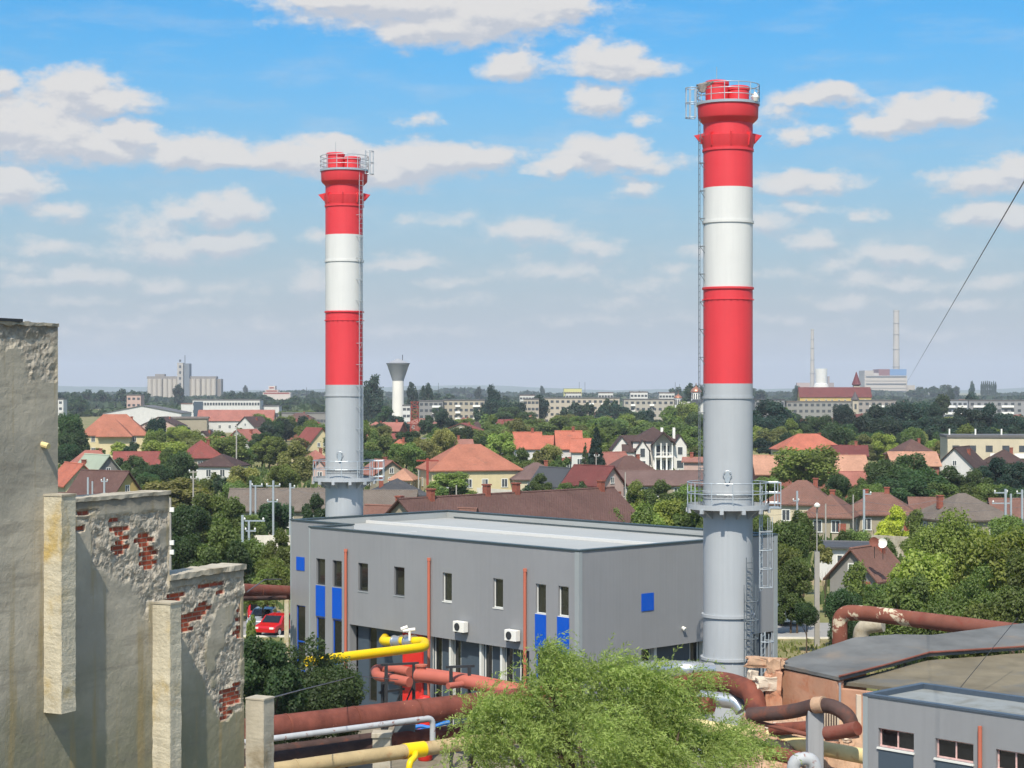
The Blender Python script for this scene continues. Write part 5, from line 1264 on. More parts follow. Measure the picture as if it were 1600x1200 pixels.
H('red_shed', 'small red lean-to roof under the right part of the orange terrace', 893, 719, 2.6, 4.2, 4, 1.2, -10, 'e', 'red', 'white', nf=1, chim=(), cat='shed')
for (lab, cx, ey, ze, w, l, rh, yaw, k, r_, w_) in (
  ('red roof cluster house directly right of the rusty lattice mast trees', 697, 667, 3.6, 7, 8, 2.4, 12, 'h', 'dred', 'brick'),
  ('brighter red roof in the middle of the red roof cluster', 724, 665, 4.0, 7.5, 8, 3.0, 8, 'h', 'red', 'white'),
  ('dark brown low roof at the right of the red roof cluster', 752, 668, 3.4, 6.5, 7, 2.0, -10, 'e', 'dbrown', 'brick'),
  ('red roof with white gable right of the cluster, below the dark trees', 783, 667, 3.8, 6.5, 9, 2.6, -40, 'g', 'red', 'white'),
  ('red roof beside the round-topped white gable, furthest right of the cluster', 802, 666, 3.6, 5, 8, 2.6, -35, 'g', 'dred', 'white'),
  ('small orange-red roof lying lower, under the red roof cluster', 731, 685, 3.2, 6.4, 7, 2.0, 5, 'e', 'red', 'tan'),
  ('wide dusty pink roof between the left stack and the bright orange terrace', 702, 702, 3.4, 10.5, 7, 2.2, 8, 'e', 'pink', 'tan'),
  ('low white-trimmed roof strip behind the big orange hipped roof', 682, 692, 3.2, 8, 7, 1.2, 4, 'e', 'grey', 'white'),
  ('salmon roof right against the left stack, upper one', 586, 673, 4.0, 8, 8, 2.8, 15, 'h', 'salmon', 'tan'),
  ('salmon roof with pale rake line left of the water tower foot', 613, 673, 4.2, 6.5, 8, 2.6, -15, 'e', 'salmon', 'brick'),
  ('dusty red long roof right of the left stack, middle height', 592, 690, 3.6, 8, 7, 2.0, 6, 'e', 'red', 'brick'),
  ('small bright orange roof between dark trees right of the left stack', 624, 700, 3.2, 4.4, 6, 2.0, -12, 'h', 'bright', 'cream')):
    H('roofed_house', lab, cx, ey, ze, w, l, rh, yaw, k, r_, w_, nf=2)
LAND += [('the red roof cluster', 745, 663), ('the left stack', 540, 690), ('the dusty pink roof', 702, 698)]
# right side
H('orange_hip_house', 'bright orange-red hipped roof rising behind the big round tree', 1268, 702, 4.6, 14, 10, 3.2, 8, 'h', 'bright', 'cream', land='the bright orange-red roof')
H('dark_red_house', 'dark red low roof right of the bright orange-red hipped roof', 1333, 712, 4.0, 7, 8, 1.9, -8, 'e', 'dred', 'brick', land='the dark red low roof')
H('peach_hall', 'very long pale orange roof reaching from the right stack past the big round tree', 1270, 740, 3.2, 19.5, 9, 2.9, 0, 'e', 'peach', 'brick', nf=5, chim=(), cat='hall', land='the very long pale orange roof')
H('peach_hall', 'pale orange roof wing seen between trees under the brown pyramid roof', 1432, 727, 3.8, 8.5, 8, 2.2, 0, 'e', 'peach', 'brick', nf=2, chim=(), cat='hall')
H('salmon_lean_to', 'lower darker orange roof in front of the pale orange roof', 1342, 757, 2.9, 4.6, 5, 1.8, 4, 'e', 'salmon', 'brick', nf=1, chim=(), cat='shed')
H('brown_pyramid_house', 'brown pyramid roof on the right between two light green trees', 1432, 710, 3.9, 8.5, 9, 3.0, 10, 'h', 'brown', 'tan', land='the right brown pyramid roof')
H('dark_brown_house', 'dark brown roof with pale rake boards left below the white modern block', 1514, 729, 3.6, 7, 9, 3.4, -30, 'g', 'dbrown', 'white', nf=1, land='the dark brown roof')
H('dark_brown_house', 'low dark brown roof at the right edge under the white modern block', 1578, 722, 3.6, 7, 8, 2.2, -6, 'h', 'dbrown', 'tan')
H('old_tile_house', 'near reddish-brown tiled hipped house right of the right stack platform', 1263, 787, 3.4, 8.8, 8, 2.6, -16, 'h', 'old', 'cream', land='the reddish-brown tiled house')
H('old_tile_house', 'reddish tiled roof with small dormer, centre of the near right roofs', 1309, 806, 3.0, 5.6, 7, 2.2, -20, 'h', 'old', 'tan', chim=((0,.1),))
H('old_tile_house', 'wide reddish roof with a skylight, right of the centre pole', 1386, 803, 3.0, 8.4, 7, 2.2, -12, 'h', 'old', 'tan', chim=((-.2,0),(.1,0)), land='the wide reddish roof')
H('old_tile_house', 'small reddish roof between the wide reddish roof and the pinkish grey roof', 1456, 801, 2.9, 3.6, 6, 1.5, -8, 'e', 'old', 'tan', chim=())
H('pink_grey_house', 'large faded pinkish grey roof near the right edge', 1520, 812, 3.0, 8.6, 8, 2.6, 20, 'h', 'oldgrey', 'tan', chim=((-.35,0),), land='the pinkish grey roof')
H('brown_roof_house', 'narrow brown roof at the far right edge beside the catenary mast', 1597, 808, 2.9, 5, 7, 1.8, -8, 'e', 'old', 'tan', chim=())
H('white_flat_house', 'white-walled low house with dark flat roof behind the concrete pole', 1330, 857, 3.1, 5.4, 5, .25, -14, 'e', 'dgrey', 'white', nf=1, chim=(), sheet=True, land='the low white house')
hs_ = H('brown_shed', 'brown tiled shed with grey gable below the satellite dishes', 1368, 903, 2.4, 4.2, 5.4, 2.2, -38, 'g', 'old', 'grey', nf=0, ns=1, chim=((.1,.3),), cat='shed', land='the brown tiled shed')
for k, (x, y, m, lab) in enumerate(((1366,847,'rust_r','rusty red satellite dish on the low white house'), (1379,849,'ac','white satellite dish beside the rusty red one'))):
    q = P3(x, y, 152); o = thing('satellite_dish', (q.x, q.y, q.z-.3), lab, 'satellite dish')
    mb = MB(); c = q; ax = Vector((-.35,-.9,.25)).normalized(); s1 = ax.cross(Vector((0,0,1))).normalized(); s2 = s1.cross(ax)
    rings = [[c+ax*(.14*(r_/.4)**2)+(s1*math.cos(a)+s2*math.sin(a))*r_ for a in [2*math.pi*j/20 for j in range(20)]] for r_ in (.02,.15,.3,.4)]
    rings += [[c-ax*.02+ax*(.14*(r_/.4)**2)+(s1*math.cos(a)+s2*math.sin(a))*r_ for a in [2*math.pi*j/20 for j in range(20)]] for r_ in (.4,.3,.15,.02)]
    mb.rings(rings); mb.build('dish', M[m], o, smooth=True); mb = MB(); mb.bar(c-ax*.03, c-ax*.2-Vector((0,0,1.3)), .05); mb.build('bracket', M['black'], o)
mb = MB(); a = at_z(1347,838,2.2); b = at_z(1475,845,2.2); e_ = (b-a); e_.z = 0; nv = Vector((-e_.y, e_.x, 0)).normalized()
mb.obox((a.x,a.y,0), e_, nv*.25, (0,0,2.4)); o = mb.build('garden_wall', M['conc']); tag(o, 'long pale concrete garden wall under the wide reddish roof', 'wall')
mb = MB(); a = at_z(340,838,2.4); b = at_z(470,838,2.4); e_ = b-a; mb.obox((a.x,a.y,0), e_, (0,.2,0), (0,0,2.5)); o = mb.build('panel_fence', M['conc_w']); tag(o, 'whitish concrete panel fence left of the grey building behind trees', 'fence')
mb = MB(); a = at_z(745,764,1.8); b = at_z(870,772,1.8); e_ = b-a; e_.z = 0; mb.obox((a.x,a.y,0), e_, (0,.2,0), (0,0,2.0)); o = mb.build('garden_wall', M['conc_w']); tag(o, 'cream garden wall before the wide pale yellow house', 'wall')

# white modern flat block on the right
def block(name, label, px0, px1, yt, zt, l, rows, cols, wall, roof='grey', yaw=0, cat='apartment block', Y=None, ww=1.5, wh=1.3, par=.0, balc=(), land=None, strip=False, grp=None):
    if Y is None: Y = (CZ-zt)*F/(yt-HZ) if yt > HZ+1 else 1000
    w = (px1-px0)*Y/F; o = thing(name, (((px0+px1)/2-800)/F*Y, Y+l/2, 0), label, cat, grp, rz=R(yaw))
    mb = MB(); mb.box(-w/2,-l/2,0,w/2,l/2,zt); q = mb.build('wall', M['wall'], o, local=True); setcol(q, WC.get(wall, (200,190,170)) if isinstance(wall, str) else wall)
    mb = MB(); mb.box(-w/2-.2,-l/2-.2,zt+.002,w/2+.2,l/2+.2,zt+.5); q = mb.build('roof', M['sheet'], o, local=True); setcol(q, RC[roof])
    fh = zt/rows
    n = 0
    for r_ in range(rows):
        for c_ in range(cols):
            if n >= 100: break
            x = -w/2+w*(c_+.5)/cols; z = fh*r_+fh*.3; n += 1
            fr = MB(); fr.box(x-ww/2-.12,-l/2-.06,z-.12,x+ww/2+.12,-l/2-.004,z+wh+.12) if False else None
            pn = MB(); pn.box(x-ww/2,-l/2-.05,z,x+ww/2,-l/2-.004,z+wh); f = pn.build('window', M['pane'], o, local=True)
    for (c0, c1) in balc:
        for r_ in range(1, rows):
            mb = MB(); z = fh*r_; mb.box(-w/2+w*c0,-l/2-1.1,z,-w/2+w*c1,-l/2-.005,z+.12); mb.box(-w/2+w*c0,-l/2-1.1,z+.121,-w/2+w*c1,-l/2-1.0,z+1.0); mb.build('balcony', M['white'], o, local=True)
    if land: LAND.append((land, (px0+px1)/2, yt))
    return o
wb = block('white_modern_block', 'white flat-roofed modern block with roof vents at the right edge', 1487, 1640, 684, 8.2, 12, 2, 6, 'cream', cat='building', ww=1.4, balc=((.42,.62),(.66,.95)), land='the white modern block', yaw=-6)
for k in range(4):
    mb = MB(); mb.box(-9+k*5.2-.15,-2-.15,8.7,-9+k*5.2+.15,-2+.15,9.9); mb.build('roof_vent', M['ac'], wb, local=True)
ob = block('office_block', 'long white office block with window bands below the grain silos', 301, 406, 626, 12.0, 14, 3, 24, 'white', cat='office', Y=1000, ww=1.1, wh=1.5, land='the white office block')
mb = MB(); mb.box(-17.6,-7.08,1,-12.5,-7.004,11.3); mb.build('stair_glazing', M['panel_dark'], ob, local=True)
block('blue_white_hall', 'low white and blue-glazed hall right of the white office block', 405, 436, 633, 8.6, 12, 1, 4, 'white', cat='hall', Y=1010, ww=2.0, wh=2.4)
block('grey_low_block', 'long low grey row of garages left of the left stack', 440, 512, 646, 6.2, 10, 1, 12, 'grey', cat='building', Y=900, ww=1.6, wh=1.4)
h_ = H('white_hall', 'wide white hall with low grey gable left of the grain silos', 222, 648, 7.0, 36, 26, 3.4, 0, 'g', 'grey', 'white', nf=0, ns=0, chim=(), sheet=True, cat='hall', Y=850, gwin=0, land='the wide white hall')
block('pink_tower_house', 'small pinkish white tall house behind the wide white hall', 198, 220, 618, 14.5, 10, 4, 3, 'pink', Y=1040)
block('white_tower', 'narrow white block right beside the high ruined wall', 90, 99, 624, 12.6, 8, 4, 1, 'white', Y=960)
block('brown_low_house', 'low brown-roofed white house under the silo tower', 283, 302, 631, 9.3, 9, 1, 2, 'white', roof='old', Y=1080)
block('grey_block_flats', 'grey four-storey flats with balconies right of the water tower', 655, 692, 627, 12.1, 12, 4, 5, (150,148,144), balc=((.55,.9),), land='the grey flats', Y=900)
block('cream_block_flats', 'tan flats joined right of the grey flats, left of the dark tree clump', 692, 757, 626, 12.4, 12, 4, 8, (190,178,154), balc=((.3,.42),(.72,.9)), Y=905, land='the tan flats')
block('white_flats_strip', 'narrow white balcony strip at the foot of the water tower', 629, 641, 634, 9.9, 9, 3, 2, 'white', Y=900)
block('brick_end_flats', 'small beige flats with red brick end wall right of the dark tree clump', 818, 842, 624, 12.8, 12, 4, 4, (196,182,160), Y=930)
block('beige_long_flats', 'long beige flats behind the row of dark trees, in the centre', 850, 968, 622, 13.2, 12, 4, 14, (206,192,166), Y=960, balc=((.6,.66),(.76,.82)), land='the long beige flats')
block('beige_long_flats', 'grey-beige flats left of the copper-domed church', 975, 1062, 625, 12.7, 12, 4, 10, (190,182,164), Y=930, balc=((.12,.2),(.46,.54)), land='the grey-beige flats')
for (x0, x1, yt, zt, lab) in ((812,835,617,14,'low whitish roof house above the brick end flats'), (884,908,614,15.4,'white dormer-like upper house above the long beige flats, leftmost'), (935,958,613,15.6,'white dormer-like upper house above the long beige flats, middle one'), (985,1012,612,16,'white house with curved front above the grey-beige flats'), (1030,1054,614,15.5,'white upper house left of the copper domes')):
    block('white_upper_house', lab, x0, x1, yt+5, zt, 10, 4, 5, 'white', roof='mauve', Y=1150)
block('grey_far_flats', 'grey flats with slate blue roof right beside the right stack', 1180, 1226, 620, 12.8, 14, 4, 6, (150,150,150), roof='dgrey', Y=880, land='the grey flats by the right stack')
block('grey_long_flats', 'grey flats under the long red school roof', 1229, 1336, 626, 11.8, 12, 4, 12, (158,156,148), roof='oldgrey', Y=890, land='the grey flats under the red roof')
block('grey_balcony_flats', 'grey flats with white balconies on the right, behind the dark trees', 1340, 1400, 625, 12.4, 12, 4, 6, (170,160,150), Y=890, balc=((.3,.7),))
block('grey_balcony_flats', 'grey flats with glazed white balconies, second from the right edge', 1472, 1512, 625, 12.6, 12, 4, 5, (176,180,184), Y=860, balc=((.1,.5),(.6,.95)), land='the right balcony flats')
block('grey_balcony_flats', 'long grey flats running out of the photo at the right edge', 1514, 1640, 626, 12.4, 12, 4, 12, (160,160,160), Y=880, balc=((.05,.2),(.4,.55),(.75,.9)))
H('school', 'long bright red roof with yellow gables on the skyline left of the steeple', 1307, 621, 13.4, 42, 14, 5.6, -3, 'e', 'dred', 'yellow', nf=10, ns=0, floors=3, chim=(), cat='school', Y=1100, land='the long red school roof')
# steeples
def steeple(px, yb, yt, Y, w, m, label):
    x = (px-800)/F*Y; zb = CZ-(yb-HZ)*Y/F; zt = CZ-(yt-HZ)*Y/F; o = thing('steeple', (x, Y, 0), label, 'steeple')
    mb = MB(); mb.box(-w*.36,-w*.36,0,w*.36,w*.36,zb); q = mb.build('tower', M['wall'], o, local=True); setcol(q, (200,186,160))
    mb = MB(); mb.lathe([(w*.36,zb),(w*.56,zb+(zt-zb)*.1),(w*.36,zb+(zt-zb)*.42),(w*.04,zt)], (0,0,0), 8, a0=R(22.5)); q = mb.build('spire', M['sheet'], o, local=True); setcol(q, m)
    mb = MB(); mb.box(-.5,-w*.36-.05,zb-4,.5,-w*.36-.004,zb-1.5); mb.build('window', M['pane'], o, local=True)
steeple(1338, 603, 581, 1150, 5.2, (124,44,48), 'dark red pointed steeple on the skyline left of the power station')
steeple(1336, 626, 612, 860, 3.6, (92,84,84), 'small dark grey pointed turret under the red school roof')

# white villa
vY = 400; vx = (1010-800)/F*vY
vl = thing('white_villa', (vx, vY+6, 0), 'large white villa with brown roofs, columned porch and arched windows', 'villa'); LAND.append(('the white villa', 1015, 700))
def vpart(nm, kind, x0, x1, y0, y1, ze, rh, roofc='mauve'):
    w, l = x1-x0, y1-y0; b = wall_mesh(kind, w, l, ze, rh).build(nm, M['wall'], vl, local=True); b.location = ((x0+x1)/2, (y0+y1)/2, 0); setcol(b, (236,232,222))
    r_ = roof_mesh(kind, w, l, ze, rh, ov=.35).build('roof', M['roof'], b, local=True); setcol(r_, RC['dbrown'])
    return b
sc = vY/F; X = lambda px: (px-1010)*sc
vpart('main_wing', 'h', X(990), X(1058), -4, 6, 6.8, 2.8); lw = vpart('left_wing', 'g', X(958), X(988), -3, 5, 5.0, 2.6); mw = vpart('middle_wing', 'e', X(975), X(1012), -4.5, 3, 4.6, 3.2)
dg = vpart('gable_wing', 'g', X(994), X(1014), -6.2, -1, 5.0, 2.0); pw = vpart('porch_wing', 'g', X(1020), X(1053), -5.2, 0, 6.0, 2.4); rw_ = vpart('right_wing', 'g', X(1053), X(1073), -5.6, 2, 6.0, 2.0)
mb = MB(); mb.box(X(1022),-7.2,0,X(1051),-5.2,.3); mb.box(X(1022),-7.2,3.3,X(1051),-5.21,3.55); mb.build('balcony_floor', M['white'], vl, local=True)
for k in range(4):
    x = X(1023.5)+k*(X(1050)-X(1023.5))/3; mb = MB(); mb.lathe([(.26,.3),(.26,.45),(.19,.55),(.19,3.1),(.25,3.29)], (x,-7.0,0), 14); mb.lathe([(.19,3.56),(.17,6.2),(.24,6.4)], (x,-7.0,0), 14); mb.build('column', M['white'], vl, local=True, smooth=True)
mb = MB(); mb.box(X(1023),-7.12,4.25,X(1050),-7.02,4.35); mb.build('balustrade', M['white'], vl, local=True)
r_ = roof_mesh('g', X(1053)-X(1020), 2.4, 6.4, 2.3, ov=.35).build('porch_roof', M['roof'], vl, local=True); r_.location = ((X(1020)+X(1053))/2, -6.4, 0); setcol(r_, RC['dbrown'])
for (px, y0, z0, ww, wh) in ((1031,-5.2,.4,1.3,2.2),(1042,-5.2,.4,1.3,2.2),(1031,-5.2,3.7,1.2,2.1),(1042,-5.2,3.7,1.2,2.1),(1004,-6.2,3.4,1.0,1.8),(1063,-5.6,3.9,1.0,1.6),(1063,-5.6,1.0,1.4,1.6),(966,-3,3.2,1.0,1.3),(979,-3,3.2,1.0,1.3),(1004,-6.2,1.0,1.2,1.5)):
    x = X(px); mb = MB(); mb.box(x-ww/2-.1,y0-.05,z0-.1,x+ww/2+.1,y0-.004,z0+wh+.1); fo = mb.build('window', M['frame_w'], vl, local=True)
    mb = MB(); mb.box(x-ww/2,y0-.08,z0,x+ww/2,y0-.052,z0+wh); mb.build('pane', M['pane'], fo, local=True)
for px in (1037, 1056): mb = MB(); x = X(px); mb.box(x-.28,-1.3,7.2,x+.28,-.75,9.6); mb.build('chimney', M['ac'], vl, local=True)

# ---------------------------------------------------------------- far landmarks
wt_ = thing('water_tower', ((622-800)/F*1000, 1000, 0), 'white-shafted water tower with a funnel-shaped grey tank', 'water tower'); LAND.append(('the water tower', 622, 640))
mb = MB(); mb.lathe([(3.6,0),(3.2,6),(3.0,22.4)], (0,0,0), 32); mb.build('shaft', M['tower_w'], wt_, local=True, smooth=True)
mb = MB(); mb.lathe([(3.0,22.4),(6.0,31.2),(6.3,31.5),(6.3,31.8),(6.0,31.8),(1.0,34.3),(.3,34.4)], (0,0,0), 32); mb.build('tank', M['tank'], wt_, local=True, smooth=True)
mb = MB(); mb.bar((2.4,0,32.5),(2.4,0,36.5),.35); mb.build('aerial', M['black'], wt_, local=True)
mb = MB(); ring(mb, (0,0), 6.35, 31.9, .12, 24); mb.build('rim_railing', M['black'], wt_, local=True)
# silos
sY = 2400; k = sY/F
si = thing('grain_silos', ((289-800)*k, sY, 0), 'row of big grey concrete grain silos with a tall head tower', 'silo'); LAND.append(('the grain silos', 289, 600))
def zpy(py, Y): return CZ-(py-HZ)*Y/F
ztop = zpy(592, sY)
for a, b in ((232,255),(256,279),(292,315),(316,339)):
    for c in range(3):
        x = (a+(b-a)*(c+.5)/3-289)*k; r_ = (b-a)/3*k*.52; mb = MB(); mb.lathe([(r_,0),(r_,ztop)], (x,-6,0), 20); mb.build('silo', M['farstack'], si, local=True, smooth=True)
mb = MB(); mb.box((231-289)*k,-6,ztop+.01,(339-289)*k,10,zpy(588,sY)); mb.box((231-289)*k,-2,0,(346-289)*k,14,ztop); q = mb.build('gallery', M['wall'], si, local=True); setcol(q, (150,142,134))
mb = MB(); mb.box((280-289)*k,-14,0,(289-289)*k,4,zpy(567,sY)); q = mb.build('lift_tower', M['wall'], si, local=True); setcol(q, (196,188,176))
mb = MB(); mb.box(.01,-10,0,(298-289)*k,6,zpy(568,sY)); q = mb.build('rear_tower', M['wall'], si, local=True); setcol(q, (130,140,150))
for j in range(7):
    mb = MB(); z = 8+j*7.5; mb.box((283-289)*k,-14.4,z,(286-289)*k,-14.01,z+3); mb.build('window', M['pane'], si, local=True)
mb = MB(); mb.bar((0,0,zpy(567,sY)),(0,0,zpy(555,sY)),.7); mb.build('aerial', M['black'], si, local=True)
mb = MB(); mb.box((243-289)*k,-4,zpy(588,sY)+.01,(258-289)*k,6,zpy(584.5,sY)); q = mb.build('roof_cabin', M['wall'], si, local=True); setcol(q, (170,160,150))
# white and red far building, yellow far building
fb = thing('far_terraced_building', ((433-800)/F*2200, 2200, 0), 'far white stepped building with red-brown stripes on the horizon', 'building'); k = 2200/F
for (x0, x1, y0, y1, c, nm) in ((412,455,613,622,(222,206,194),'base_wing'),(416,436,609,613.0,(214,190,178),'middle_storey'),(421,431,603,609.0,(224,210,200),'tower')):
    mb = MB(); mb.box((x0-433)*k,-8,zpy(y1,2200) if y1 < 620 else 0,(x1-433)*k,8,zpy(y0,2200)-.01); q = mb.build(nm, M['wall'], fb, local=True); setcol(q, c)
    mb = MB(); zz = (zpy(y0,2200)+zpy(min(y1,616),2200))/2; mb.box((x0+1.5-433)*k,-8.2,zz-.7,(x1-1.5-433)*k,-8.01,zz+.7); mb.build('window_band', M['redsteel'], fb, local=True)
yb = block('far_yellow_building', 'bright yellow factory building on the horizon in the centre', 881, 909, 607, 18.5, 20, 2, 8, (236,226,120), roof='mint', Y=2300, cat='factory', ww=1.6, wh=2.5)
LAND.append(('the yellow factory', 895, 610))
# church with copper domes
ch = thing('church', ((1086-800)/F*900, 900, 0), 'white church with copper domes left of the right stack', 'church'); k = 900/F; LAND.append(('the copper-domed church', 1080, 620))
mb = MB(); mb.box(-8,-4,0,6,10,zpy(628,900)); q = mb.build('nave', M['wall'], ch, local=True); setcol(q, (226,220,206))
for (px, yd, yt, r_, yb_) in ((1087,613,602.5,2.7,626),(1059,622,615.5,2.0,640)):
    x = (px-1086)*k; mb = MB(); mb.lathe([(r_*.88,0 if px < 1080 else 6),(r_*.88,zpy(yd,900))], (x,-2,0), 16); d = mb.build('drum', M['white'], ch, local=True, smooth=True)
    for j in range(7):
        a = R(-170+j*160/6); mb = MB(); z1 = zpy(yd,900); mb.box(-.28,-.1,z1-3.2,.28,.02,z1-.6, yaw=a+R(90), o=(x+math.cos(a)*r_*.88,-2+math.sin(a)*r_*.88,0)); mb.build('window', M['pane'], d, local=True)
    zd = zpy(yd,900); hh = zpy(yt,900)-zd; mb = MB(); mb.lathe([(r_,zd),(r_*1.02,zd+.3),(r_*.9,zd+hh*.35),(r_*.6,zd+hh*.62),(r_*.2,zd+hh*.8),(.1,zd+hh)], (x,-2,0), 24); mb.build('dome', M['copperdome'], ch, local=True, smooth=True)
    mb = MB(); mb.bar((x,-2,zd+hh),(x,-2,zd+hh+1.4),.1); mb.bar((x-.4,-2,zd+hh+1.0),(x+.4,-2,zd+hh+1.0),.1); mb.build('cross', M['copperdome'], ch, local=True)
H('church_hall', 'white gabled hall just below the larger copper dome', 1094, 634, 9.0, 8, 12, 4, 20, 'g', 'dgrey', 'white', nf=0, ns=0, chim=(), Y=870, cat='hall', gwin=0)
# power station
pY = 4200; k = pY/F
def pz(py): return CZ-(py-HZ)*k
ps = thing('power_station', ((1380-800)*k, pY, 0), 'huge pale power station hall with blue and dark red top floors on the horizon', 'power station'); LAND.append(('the power station', 1380, 590))
for (x0, x1, y0, y1, c, nm, dy) in ((1347,1413,587,640,(208,194,176),'main_hall',0),(1347,1361,579,586.9,(200,186,170),'left_block',0),(1361,1369,583,586.9,(210,200,190),'link_block',0),(1369,1386,577,586.9,(150,80,76),'red_block',0),(1386,1412,577,586.9,(96,150,206),'blue_block',0),(1412,1425,602,640,(196,180,160),'low_wing',0)):
    z0 = max(0, pz(y1)); mb = MB(); mb.box((x0-1380)*k+.02,-30,z0,(x1-1380)*k-.02,40,pz(y0)); q = mb.build(nm, M['wall'], ps, local=True); setcol(q, c)
for j in range(5):
    mb = MB(); z = 12+j*8.2; mb.box((1349-1380)*k,-31,z,(1411-1380)*k,-30.05,z+2.2); mb.build('window_band', M['farstack'] if j%2 else M['pane'], ps, local=True)
def farstack(px, yt, r0, r1, label):
    o = thing('far_chimney', ((px-800)*k, pY+60, 0), label, 'chimney', 'power station chimneys on the horizon'); zt = pz(yt)
    mb = MB(); mb.lathe([(r0,0),(r1,zt-3),(r1+.6,zt-3),(r1+.6,zt)], (0,0,0), 20); mb.build('shaft', M['farstack'], o, local=True, smooth=True)
    for f in (.35,.55,.72,.85):
        mb = MB(); ring(mb, (0,0), r0+(r1-r0)*f+.3, zt*f, .9, 20); mb.build('walkway', M['pole'], o, local=True)
farstack(1409, 483, 8, 6.6, 'taller far chimney rising behind the power station hall')
farstack(1276, 513, 5.6, 3.6, 'slimmer far chimney rising behind the cooling tower')
o = thing('cooling_tower', ((1283-800)*k, pY, 0), 'white cooling tower on the horizon above the red school roof', 'cooling tower')
mb = MB(); mb.lathe([(23,0),(18,18),(15.5,30),(12.6,31),(13,42),(14,pz(576))], (0,0,0), 28); mb.build('shell', M['tower_w'], o, local=True, smooth=True)
mb = MB(); mb.box(16,5,0,20,12,pz(588)); mb.box(20.01,5,0,30,12,pz(598)); q = mb.build('pump_house', M['wall'], o, local=True); setcol(q, (170,150,140))
mb = MB(); mb.box(-55,-5,0,-26,12,pz(598)); q = mb.build('side_hall', M['wall'], o, local=True); setcol(q, (198,170,156))

# ---------------------------------------------------------------- poles, masts
def mast(px, yt, Y, label, arms=(), m='st_steel', w=.22, twin=False, grp='catenary masts along the railway', col=None):
    x = (px-800)/F*Y; zt = zpy(yt, Y); o = thing('catenary_mast', (x, Y, 0), label, 'mast', grp)
    mb = MB(); mb.box(-w/2,-w/2,0,w/2,w/2,zt); mb.build('post', M[m], o, local=True)
    if twin: mb = MB(); mb.box(w*2.2,-w/2,0,w*3.0,w/2,zt-.5); mb.build('second_post', M[m], o, local=True)
    for (z, a, b) in arms:
        mb = MB(); mb.box(a,-.06,zt-z-.06,b,.06,zt-z+.06); mb.build('cross_arm', M[m], o, local=True)
        for xx in (a, b):
            mb = MB(); mb.lathe([(.05,zt-z+.061),(.1,zt-z+.15),(.05,zt-z+.3)], (xx*.92,0,0), 8); mb.build('insulator', M['frame_w'], o, local=True)
    return o
mast(391.5, 751, 212, 'left grey catenary post of the pair behind the ruined wall', twin=True, arms=((.6,.2,1.4),))
mast(427, 751, 212, 'cross-armed grey mast between the two catenary posts left of the grey building', arms=((.6,-.8,.8),(2.4,-.7,.5)))
mast(453.5, 755, 205, 'plain grey catenary post nearest the corner of the grey building', arms=((.5,0,.5),))
mast(379, 805, 165, 'shorter nearer twin grey post with bracket, left of the grey building', twin=True, arms=((.5,.2,2.0),(1.4,.3,1.2)))
mast(1350, 765, 205, 'tall pale catenary post in the middle of the near right roofs', arms=((.5,0,.8),))
mast(1245.5, 767, 225, 'pale catenary post in front of the reddish-brown tiled house', arms=((1.2,-.5,.2),))
mast(1597, 765, 205, 'pale catenary post at the far right edge', arms=((.4,-.6,0),))
mast(1571, 764, 195, 'catenary mast with transformer box at the right, before the pinkish grey roof', arms=((.4,-1.2,.2),(1.5,-1.4,.6)), twin=True)
mast(163, 746, 235, 'grey twin catenary post before the yellow gable, right one', arms=((.5,-.4,.4),)); mast(137.5, 746, 240, 'grey twin catenary post before the brown roof, left one', twin=True)
mast(1290, 787, 190, 'slim pale wooden pole leaning by the reddish tiled roofs', m='pole', w=.14); mast(1333, 773, 215, 'slim dark-topped pole left of the tall pale catenary post', m='pole', w=.12)
mast(302, 735, 225, 'slim lamp-topped post among trees left of the olive tree', m='pole', w=.16, arms=((.2,-.5,.5),(1.0,-.3,.4)))
mast(369.5, 662, 380, 'slim utility pole standing before the worn salmon roof', m='pole', w=.24, arms=((.9,-.4,.4),))
mast(1003, 712, 300, 'small pole with bracket in front of the dark conifer', m='pole', w=.14, grp=None) if False else None
mast(931.5, 710, 300, 'small pole with bracket in front of the dark conifer', m='pole', w=.14, arms=((.3,-.3,.5),))
mast(977, 738, 285, 'thin pale post left of the long mauve roof', m='pole', w=.16)
mast(713, 758, 215, 'pale thin post above the grey building, left of its roof chimneys', m='pole', w=.14); mast(756, 749, 225, 'pale thin post before the cream garden wall', m='pole', w=.16)
# street light on concrete pole
x = (1276.5-800)/F*130; sp = thing('street_lamp', (x, 130, 0), 'tall concrete pole with a white lamp head right of the grey building', 'street lamp'); LAND.append(('the tall concrete pole', 1276, 900))
mb = MB(); mb.box(-.17,-.13,0,.17,.13,6.6); mb.build('pole_shaft', M['pole'], sp, local=True); mb = MB(); mb.tube([(0,0,6.6),(0,0,9.6),(.1,-.3,9.9)], .045, 8); mb.build('arm', M['pole'], sp, local=True)
mb = MB(); mb.lathe([(.05,9.7),(.2,9.78),(.22,9.9),(.08,10.05)], (-.02,-.2,0), 12); mb.build('lamp_head', M['ac'], sp, local=True)
